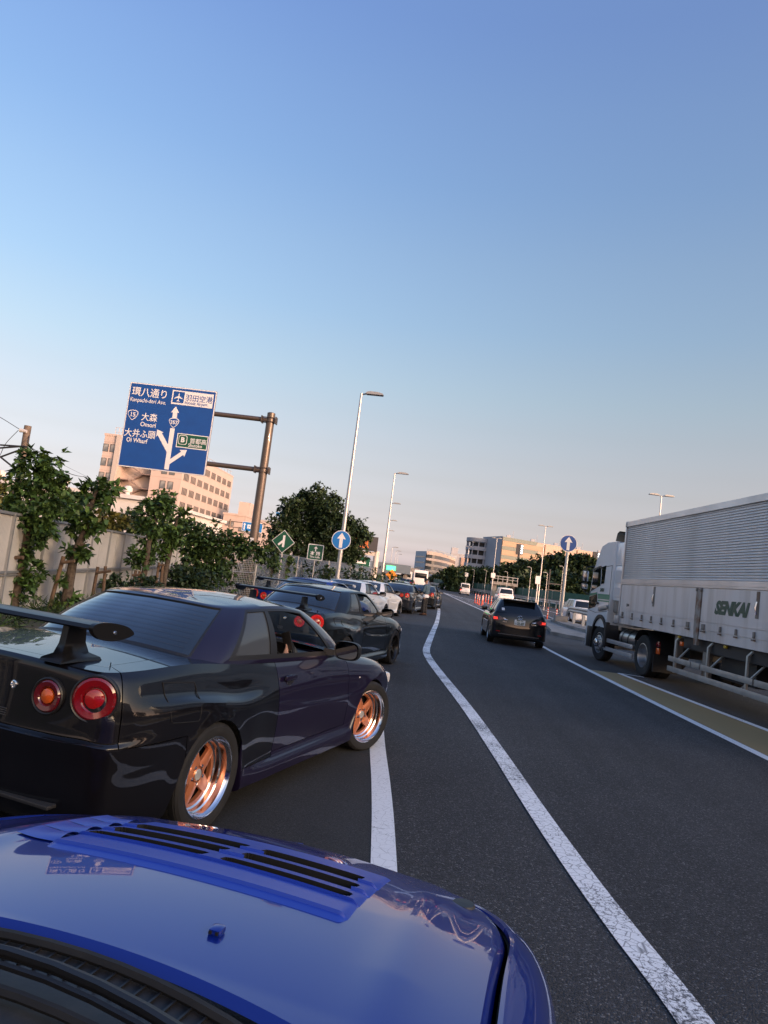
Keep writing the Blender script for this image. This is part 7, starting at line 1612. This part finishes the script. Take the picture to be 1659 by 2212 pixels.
# white vans and cars in the distance
def lamps(root, D, x0, x1, z0_, z1_, mat=m_redlit, plate=None, pz=.75):
    for sx in (-1, 1): rear_poly('tail_lamp', [(x0, z0_), (x0, z1_), (x1, z1_), (x1, z0_)], mat, root, D, .015, sx=sx)
    y = rear_at(D, 0, pz); mb = MB(); mb.bbox((0, y - .012, pz), (.33, .012, .165), .004); p_ = mb.build('number_plate', plate or m_plate, root); return p_, y
def at_x(px, py, Y): return at(px, py, Y).x
S = gen_spec(4.95, 1.85, 3.0, .95, 1.12, 1.08, 1.18, .22, .34, .85, .7); cab = gen_cab(-.86, -.55, 2.35, 3.35, 1.12, 1.19, 1.10, 1.92, .84, .70, rear=(.10, .80), wl=(.10, .82))
av, D_ = gen_car('minivan', 'white minivan with lit red tail lamps beyond the black hatchback', RG, m_white, S, cab, ten, .34); av.location = (at_x(1091, 1290, 84.), 84., 0); p_, y_ = lamps(av, D_, .42, .90, 1.02, 1.14)
mb = MB(); mb.bbox((0, rear_at(D_, 0, 1.08) - .012, 1.08), (.8, .02, .05), .008); mb.build('chrome_bar', m_chrome, av)
S = gen_spec(4.70, 1.69, 2.57, .95, 1.12, 1.10, 1.14, .22, .32, .95, .9); cab = gen_cab(-.90, -.80, 2.65, 3.35, 1.12, 1.14, 1.12, 1.96, .79, .70, rear=(.10, .80), wl=(.10, .80))
hv, D_ = gen_car('van', 'white box-shaped van on the right carriageway in the distance', RG, m_white, S, cab, ten, .32); hv.location = (at_x(1003, 1283, 122.), 122., 0); lamps(hv, D_, .70, .80, .95, 1.25, m_redlens)
mb = MB(); mb.bbox((0, -.98, .45), (1.6, .1, .16), .03); mb.build('rear_bumper', m_sback, hv)
S = gen_spec(4.75, 1.80, 2.75, .98, .95, .93, 1.0, .18, .33, .68); cab = gen_cab(-.45, .25, 1.55, 2.35, .96, 1.0, .96, 1.42, .76, .56)
sd_, D_ = gen_car('sedan', 'white saloon car far ahead left of the motorcyclist', RG, m_white, S, cab, ten, .32); sd_.location = (at_x(967, 1270, 158.), 158., 0); lamps(sd_, D_, .45, .82, .80, .90)
sv = copy_tree(av, None, dict(paint_white=m_navy)); tag(sv, 'dark car far ahead on the left of the carriageway', 'car', RG); sv.scale = (1, .9, .85); sv.location = (at_x(955, 1263, 190.), 190., 0)
S = gen_spec(4.40, 1.80, 2.67, .85, 1.05, 1.04, 1.08, .24, .35, .85, .3); cab = gen_cab(-.72, -.30, 1.75, 2.55, 1.06, 1.08, 1.06, 1.66, .80, .62, rear=(.08, .82))
wv, D_ = gen_car('crossover', 'white crossover car with a yellow plate behind the island barrier', RG, m_white, S, cab, ten, .35, res=6); wv.location = (11.75, 51.4, 0); wv.rotation_euler = (0, 0, R(2)); 
for sx in (-1, 1): rear_poly('tail_lamp', [(.70, .86), (.72, 1.08), (.83, 1.08), (.86, .80), (.80, .70)], m_redlens, wv, D_, .02, sx=sx)
y_ = rear_at(D_, 0, .86); mb = MB(); mb.bbox((0, y_ - .012, .86), (.33, .012, .165), .004); p_ = mb.build('number_plate', m_plateY, wv); text_part('plate_text', '30-60', .10, m_printk, p_, Matrix.Translation((0, y_ - .021, .815)) @ FACE, align='CENTER', bold=.003)
mb = MB(); mb.tube([(-.32, y_ - .03, .30), (.32, y_ - .03, .30)], .02, 6); mb.build('bumper_trim', m_dark, wv)
wv2 = copy_tree(hv, None, dict(paint_white=m_white)); tag(wv2, 'pale van partly hidden behind the white minivan', 'van', RG); wv2.location = (at_x(1093, 1281, 112.), 112., 0)
rc_ = copy_tree(sd_, None, dict(paint_white=m_red)); tag(rc_, 'red car far off behind the guard rail', 'car', RG); rc_.location = (at_x(1038, 1273, 165.), 165., 0); rc_.rotation_euler = (0, 0, R(40))
gv = copy_tree(sd_, None, dict(paint_white=m_silver)); tag(gv, 'silver car behind the motorcyclist on the far carriageway', 'car', RG); gv.location = (at_x(985, 1270, 180.), 180., 0)
# coach, box trucks and distant traffic
def box_truck(label, px, py, Y, w, h, L, mat, name='box_truck', lampc=m_redlens, cat='truck'):
    p = at(px, py, Y); t_ = thing(name, label, cat, (p.x, Y, 0), group='distant traffic at the end of the queue')
    mb = MB(); mb.bbox((0, L / 2, .6 + (h - .6) / 2), (w, L, h - .6), .12); mb.build('body', mat, t_); mb = MB(); mb.bbox((0, -.01, h * .72), (w * .82, .06, h * .26), .02); mb.build('rear_window', m_gdark, t_)
    mb = MB(); mb.bbox((0, .05, .62), (w, .2, .3), .04); mb.build('bumper', m_sback, t_)
    for sx in (-1, 1):
        mb = MB(); mb.bbox((sx * w * .42, -.03, 1.0), (.22, .06, .3), .02); mb.build('tail_lamp', lampc, t_)
        for y_ in (1.5, L - 1.8): mb = MB(); mb.lathe([(.2, -.13), (.48, -.13), (.5, -.1), (.5, .1), (.48, .13), (.2, .13)], 'x', c=(sx * (w / 2 - .16), y_, .5), n=18); mb.build('wheel', m_rub, t_)
    return t_
box_truck('white coach far ahead, left of the standing person', 908, 1255, 120., 2.4, 3.2, 9., m_white, 'coach', cat='coach')
box_truck('pale box truck far ahead behind the queue', 876, 1258, 150., 2.3, 3.0, 7., m_alu2)
box_truck('small white truck far ahead at the left of the road', 862, 1258, 165., 2.0, 2.6, 5., m_white)
for i, (px, Y, pm, lb) in enumerate(((884, 135., m_navy, 'dark car far ahead beside the pale box truck'), (893, 128., m_red, 'dark red car far ahead beside the coach'), (870, 142., m_navy, 'dark car far ahead left of the pale box truck'), (930, 230., m_white, 'white car farthest ahead on the road'))):
    q = copy_tree(sd_, None, dict(paint_white=pm)); tag(q, lb, 'car', 'distant traffic at the end of the queue'); q.location = (at_x(px, 1260, Y), Y, 0)
# ------------------------------------------------------------------ orange delineator posts
m_opost = M('orange_post', (.62, .075, .022), .5); m_oband = M('white_band', (.75, .75, .72), .4)
def delin(label, x, y, h=.82):
    t_ = thing('delineator_post', label, 'post', (x, y, 0), group='orange delineator posts on the nose marking')
    mb = MB(); mb.lathe([(.0, .0), (.13, .0), (.12, .035), (.05, .05), (.042, .09), (.042, h - .02), (.03, h), (0, h + .002)], 'z', n=14); mb.build('tube', m_opost, t_)
    for k in range(3): mb = MB(); mb.lathe([(.0435, h - .16 - k * .15), (.0435, h - .09 - k * .15)], 'z', n=14); mb.build('reflective_band', m_oband, t_)
names_ = ['leftmost of the cluster', 'second from the left of the cluster', 'third from the left of the cluster', 'fourth from the left, in front', 'middle one at the back of the cluster', 'rear one farthest back of the cluster', 'second from the right of the cluster', 'rightmost of the cluster, touching the black hatchback']
for n_, (x, y) in zip(names_, ((5.92, 73.2), (6.0, 71.2), (5.87, 67.6), (6.05, 66.6), (6.66, 72.5), (7.9, 82.8), (7.5, 75.6), (7.2, 69.7))): delin('orange delineator post, ' + n_, x, y, .95)
delin('left orange delineator post just before the island sign pole', 8.55, 47.0, .92); delin('right orange delineator post touching the concrete base of the arrow sign', 8.85, 45.6, .92)

# ------------------------------------------------------------------ people
m_skin = M('skin', (.42, .24, .17), .55); m_denim = M('denim', (.055, .105, .15), .85, noise=(9, (.075, .13, .18), .4, .65), bump=(60, .4, .004)); m_tee = M('white_cotton', (.72, .73, .75), .8); m_trou = M('black_trousers', (.018, .018, .020), .8, bump=(25, .4, .006)); m_shoe = M('brown_shoes', (.10, .045, .025), .6); m_hair = M('black_hair', (.010, .009, .009), .55)
def skin(name, pts, edges, rad, mat, parent, sub=2, root_i=0):
    me = bpy.data.meshes.new(name); me.from_pydata([tuple(p) for p in pts], edges, []); o = bpy.data.objects.new(name, me)
    md = o.modifiers.new('skin', 'SKIN'); md.use_smooth_shade = True
    for i, sv_ in enumerate(me.skin_vertices[0].data):
        r_ = rad[i]; sv_.radius = (r_, r_) if not isinstance(r_, tuple) else r_; sv_.use_root = (i == root_i)
    sb_ = o.modifiers.new('sub', 'SUBSURF'); sb_.levels = sub; sb_.render_levels = sub
    me2 = bake(o)
    me2.materials.clear(); me2.materials.append(mat); me2.polygons.foreach_set('use_smooth', [True] * len(me2.polygons))
    r = bpy.data.objects.new(name, me2); COL.objects.link(r); r.parent = parent; return r
def chain(pts): return [(i, i + 1) for i in range(len(pts) - 1)]
def hand(P, E, Rr, wi, wrist, fwd, side, palm_n, s=1., curl=.5):
    """five-fingered hand grown from the wrist vertex wi"""
    f, n_ = Vector(fwd).normalized(), Vector(palm_n).normalized(); sd = f.cross(n_).normalized() * side; w = Vector(wrist)
    k0 = len(P); P.append(w + f * .05 * s); Rr.append(.026 * s); E.append((wi, k0))
    for j, (off, ln) in enumerate(((-.030, .062), (-.010, .072), (.010, .068), (.028, .054))):
        b = w + f * .085 * s + sd * off * s; k = len(P); P += [b, b + (f * (1 - curl * .5) + n_ * curl * .7) * ln * .55 * s, b + (f * (1 - curl) + n_ * curl * 1.3) * ln * s]; Rr += [.0105 * s, .009 * s, .0075 * s]; E += [(k0, k), (k, k + 1), (k + 1, k + 2)]
    b = w + f * .03 * s - sd * .032 * s; k = len(P); P += [b, b + (f * .6 - sd * .5 + n_ * .5) * .045 * s, b + (f * .9 - sd * .2 + n_ * .7) * .07 * s]; Rr += [.012 * s, .010 * s, .008 * s]; E += [(wi, k), (k, k + 1), (k + 1, k + 2)]

def head_mesh(parent, c, yaw=0., pitch=0., hair=True, helmet=None):
    """head with nose, brow, ears; looks along +y before turning"""
    bm = bmesh.new(); bmesh.ops.create_uvsphere(bm, u_segments=24, v_segments=16, radius=1.)
    Mx = Matrix.Translation(c) @ Matrix.Rotation(yaw, 4, 'Z') @ Matrix.Rotation(pitch, 4, 'X')
    for v in bm.verts:
        x, y, z = v.co; jaw = 1 - .28 * max(-z, 0) ; yy = y * (.097 if y < 0 else .092) * (1 - .1 * max(-z, 0))
        q = Vector((x * .077 * jaw, yy, z * .118))
        if y > .8 and abs(x) < .22 and -.35 < z < .1: q.y += .018 * (1 - abs(x) / .22)            # nose
        if y > .6 and .08 < z < .25: q.y -= .005                                                   # eye sockets
        v.co = Mx @ q
    bm.verts.index_update(); mb = MB(); mb.add([tuple(v.co) for v in bm.verts], [tuple(v.index for v in f.verts) for f in bm.faces])
    for s in (-1, 1): mb.lathe([(0, .012), (.022, .008), (.026, -.008)], 'x', c=tuple(Mx @ Vector((s * .076, -.005, -.005))), n=10)
    bm.free(); h = mb.build('head', m_skin, parent)
    mb = MB(); [mb.lathe([(0, .004), (.008, .003), (.010, -.002)], 'y', n=8, M4=Mx @ Matrix.Translation((s * .03, .087, .012)) ) for s in (-1, 1)]; mb.build('eyes', m_hair, h)
    mb = MB(); mb.bbox((0, 0, 0), (.045, .008, .010), .003, M4=Mx @ Matrix.Translation((0, .088, -.055))); mb.v = mb.v; mb.build('mouth', M('lips', (.33, .14, .12), .5), h)
    if hair:
        r_ = random.Random(5); mb = MB(); n = 22; rows = []
        for i in range(9):
            th = i / 8 * 1.95
            rows.append([tuple(Mx @ Vector((math.sin(th) * math.cos(a) * .088 * (1 + r_.uniform(-.04, .05)), math.sin(th) * math.sin(a) * (.107 if math.sin(a) < 0 else (.100 if th < 1.15 else .06)), .012 + math.cos(th) * .122 * (1 + r_.uniform(-.02, .03))))) for a in np.linspace(0, 2 * math.pi, n)])
        mb.grid(rows); mb.build('hair', m_hair, h, smooth=60)
    return h

# the standing person: faces the dark car on the left, head bent over a phone
pr = thing('person', 'person in denim jacket and black trousers standing by the queue, looking at a phone', 'person', (.42, 34.2, .004), R(62))
# local: +y is where the person faces
P = [Vector(q) for q in ((0, 0, .92), (0, -.01, 1.06), (0, -.01, 1.22), (0, .0, 1.38), (0, .02, 1.47), (0, .045, 1.54))]; Rr = [(.155, .115), (.135, .105), (.15, .11), (.12, .09), .052, .05]; E = chain(P)
for s in (-1, 1):
    k = len(P); P += [Vector((s * .095, 0, .86)), Vector((s * .10, .015, .48)), Vector((s * .10, -.02, .10)), Vector((s * .105, .02, .045)), Vector((s * .11, .14, .03))]; Rr += [.088, .062, .045, .042, .035]; E += [(0, k), (k, k + 1), (k + 1, k + 2), (k + 2, k + 3), (k + 3, k + 4)]
    k = len(P); sh, el, wr = Vector((s * .185, 0, 1.39)), Vector((s * .235, .02, 1.11)), Vector((s * .10, .27, 1.16)); P += [sh, el, wr]; Rr += [.062, .045, .030]; E += [(3, k), (k, k + 1), (k + 1, k + 2)]
    hand(P, E, Rr, k + 2, wr, (-s * .4, .9, .15), s, (0, .1, 1), curl=.6)
skin('body', P, E, Rr, m_skin, pr, 2)
jk = [Vector(q) for q in ((0, -.005, .96), (0, -.01, 1.10), (0, -.01, 1.25), (0, 0, 1.39), (0, .015, 1.47))]; jr = [(.205, .155), (.195, .150), (.195, .145), (.155, .12), .075]; je = chain(jk)
for s in (-1, 1): k = len(jk); jk += [Vector((s * .19, 0, 1.39)), Vector((s * .25, .02, 1.11)), Vector((s * .13, .235, 1.155))]; jr += [.088, .072, .050]; je += [(3, k), (k, k + 1), (k + 1, k + 2)]
skin('jacket', jk, je, jr, m_denim, pr, 2)
tk_ = [Vector(q) for q in ((0, 0, .93), (0, 0, .88))]; tkr = [(.175, .135), (.165, .13)]; te = [(0, 1)]
for s in (-1, 1): k = len(tk_); tk_ += [Vector((s * .09, 0, .80)), Vector((s * .105, .015, .48)), Vector((s * .105, -.02, .085))]; tkr += [.110, .092, .082]; te += [(1, k), (k, k + 1), (k + 1, k + 2)]
skin('trousers', tk_, te, tkr, m_trou, pr, 2)
mb = MB(); mb.lathe([(.150, .99), (.190, .93), (.192, .845), (.185, .84), (.17, .92)], 'z', n=28); mb.v = [(a, b * .78, c) for a, b, c in mb.v]; mb.build('shirt_hem', m_tee, pr)
for s in (-1, 1):
    mb = MB(); rows = [[(s * .108 + math.cos(a) * w_, y_ , max(z_ + math.sin(a) * h_, .0)) for a in np.linspace(0, 2 * math.pi, 13)] for y_, w_, z_, h_ in ((-.10, .02, .05, .04), (-.085, .040, .05, .05), (.0, .046, .055, .055), (.09, .048, .04, .042), (.16, .040, .032, .032), (.185, .012, .025, .02))]; mb.grid(rows); mb.build('shoe', m_shoe, pr, fixn=True)
head_mesh(pr, Vector((0, .075, 1.635)), 0, R(-32))
ph = MB(); ph.bbox((0, .345, 1.225), (.075, .15, .010), .003, M4=Matrix.Rotation(R(35), 4, 'X')); tag(ph.build('phone', m_dark), 'dark phone held by the standing person', 'phone'); bpy.data.objects['phone'].location = pr.location; bpy.data.objects['phone'].rotation_euler = pr.rotation_euler
# the driver in the near coupe: seated, one hand raised with a phone
dv = thing('person', 'driver in the nearest dark coupe, one hand holding a phone at the open window', 'person', coupe.location, R(-17.7))
X0 = .37
P = [Vector(q) for q in ((X0, .92, .56), (X0, .84, .72), (X0, .78, .88), (X0, .76, .98), (X0, .77, 1.03), (X0, .78, 1.09))]; Rr = [(.15, .12), (.14, .11), (.15, .11), (.10, .09), .05, .05]; E = chain(P)
for s in (-1, 1):
    k = len(P); P += [Vector((X0 + s * .10, 1.04, .56)), Vector((X0 + s * .12, 1.42, .60)), Vector((X0 + s * .12, 1.72, .38))]; Rr += [.085, .06, .045]; E += [(0, k), (k, k + 1), (k + 1, k + 2)]
W1, W2 = Vector((.575, 1.34, .905)), Vector((.25, 1.38, .88))
k = len(P); P += [Vector((X0 + .18, .78, .96)), Vector((X0 + .25, 1.06, .80)), W1]; Rr += [.06, .046, .031]; E += [(3, k), (k, k + 1), (k + 1, k + 2)]; hand(P, E, Rr, k + 2, W1, (-.25, .75, .45), 1, (-.5, .5, .3), 1.1, .45)
k = len(P); P += [Vector((X0 - .18, .78, .96)), Vector((X0 - .22, 1.05, .78)), W2]; Rr += [.06, .046, .031]; E += [(3, k), (k, k + 1), (k + 1, k + 2)]; hand(P, E, Rr, k + 2, W2, (.1, .8, .4), -1, (.3, .3, .2), 1., .6)
skin('body', P, E, Rr, m_skin, dv, 2)
jk = [Vector(q) for q in ((X0, .92, .56), (X0, .84, .72), (X0, .78, .88), (X0, .76, .97), (X0, .77, 1.01))]; jr = [(.18, .14), (.17, .13), (.18, .13), (.13, .11), .07]; je = chain(jk)
k = len(jk); jk += [Vector((X0 + .18, .78, .96)), Vector((X0 + .25, 1.06, .80)), Vector((.585, 1.28, .885))]; jr += [.075, .06, .042]; je += [(3, k), (k, k + 1), (k + 1, k + 2)]
k = len(jk); jk += [Vector((X0 - .18, .78, .96)), Vector((X0 - .22, 1.05, .78)), Vector((.24, 1.32, .865))]; jr += [.075, .06, .042]; je += [(3, k), (k, k + 1), (k + 1, k + 2)]
for s in (-1, 1): k = len(jk); jk += [Vector((X0 + s * .10, 1.04, .56)), Vector((X0 + s * .12, 1.42, .60)), Vector((X0 + s * .12, 1.70, .40))]; jr += [.10, .075, .06]; je += [(0, k), (k, k + 1), (k + 1, k + 2)]
skin('clothing', jk, je, jr, m_trou, dv, 2); head_mesh(dv, Vector((X0, .80, 1.17)), 0, R(-20))
mb = MB(); mb.bbox((.515, 1.47, 1.03), (.078, .010, .155), .003, M4=Matrix.Rotation(R(-20), 4, 'Y')); o_ = mb.build('phone', m_dark); tag(o_, 'black phone held up by the driver of the nearest dark coupe', 'phone'); o_.location = coupe.location; o_.rotation_euler = coupe.rotation_euler
# motorcyclist
def motorcycle(label, px, py, Y, red=True):
    t_ = thing('motorcycle', label, 'motorcycle', (at_x(px, py, Y), Y, 0), group='motorcycles in the distance')
    for y_ in (0, 1.35):
        mb = MB(); mb.lathe([(.20, -.05), (.30, -.06), (.315, 0), (.30, .06), (.20, .05)], 'x', c=(0, y_, .315), n=22); mb.build('wheel', m_rub, t_)
    mb = MB(); mb.bbox((0, .55, .78), (.28, .75, .22), .08); mb.bbox((0, .05, .85), (.26, .55, .14), .05); mb.bbox((0, .6, .5), (.3, .6, .35), .08); mb.bbox((0, 1.05, .95), (.5, .12, .3), .05); mb.build('body', m_dark, t_)
    mb = MB(); mb.tube([(-.38, .95, 1.08), (0, 1.02, 1.05), (.38, .95, 1.08)], .018, 6); mb.tube([(0, 1.02, 1.05), (0, 1.35, .32)], .04, 6); mb.build('handlebar', m_dark, t_)
    mb = MB(); mb.bbox((0, -.24, .82), (.22, .06, .12), .02); mb.build('tail_lamp', m_redlit, t_); mb = MB(); mb.bbox((0, -.25, .62), (.2, .012, .15), .003); mb.build('number_plate', m_plate, t_); mb = MB(); mb.bbox((0, -.05, 1.05), (.42, .36, .32), .05); mb.build('luggage_box', m_dark, t_)
    rd = thing('person', 'helmeted rider on the ' + label.replace('dark ', '', 1).split(' with')[0] + (' nearest the white saloon' if red else ''), 'person', t_.location)
    P = [Vector(q) for q in ((0, .25, .95), (0, .27, 1.12), (0, .32, 1.28), (0, .38, 1.42), (0, .41, 1.50))]; Rr = [(.16, .13), (.15, .12), (.17, .12), (.12, .10), .06]; E = chain(P)
    for s in (-1, 1):
        k = len(P); P += [Vector((s * .12, .32, .92)), Vector((s * .22, .68, .78)), Vector((s * .2, .45, .38))]; Rr += [.09, .07, .05]; E += [(0, k), (k, k + 1), (k + 1, k + 2)]
        k = len(P); P += [Vector((s * .2, .38, 1.40)), Vector((s * .32, .62, 1.18)), Vector((s * .34, .90, 1.10))]; Rr += [.07, .055, .04]; E += [(3, k), (k, k + 1), (k + 1, k + 2)]; hand(P, E, Rr, k + 2, P[-1], (0, 1, 0), s, (0, 0, -1), 1., .7)
    skin('body', P, E, Rr, m_trou, rd, 1); mb = MB(); mb.lathe([(0, .16), (.09, .14), (.135, .05), (.14, -.04), (.11, -.13), (.06, -.15)], 'z', c=(0, .45, 1.64), n=18); mb.build('helmet', m_dark, rd)
motorcycle('dark motorcycle with a lit tail lamp between the white saloon and the white van', 994, 1283, 121.)
motorcycle('dark motorcycle just left of the white van', 1001.5, 1277, 140., False)
bpy.data.scenes.remove(TMP)
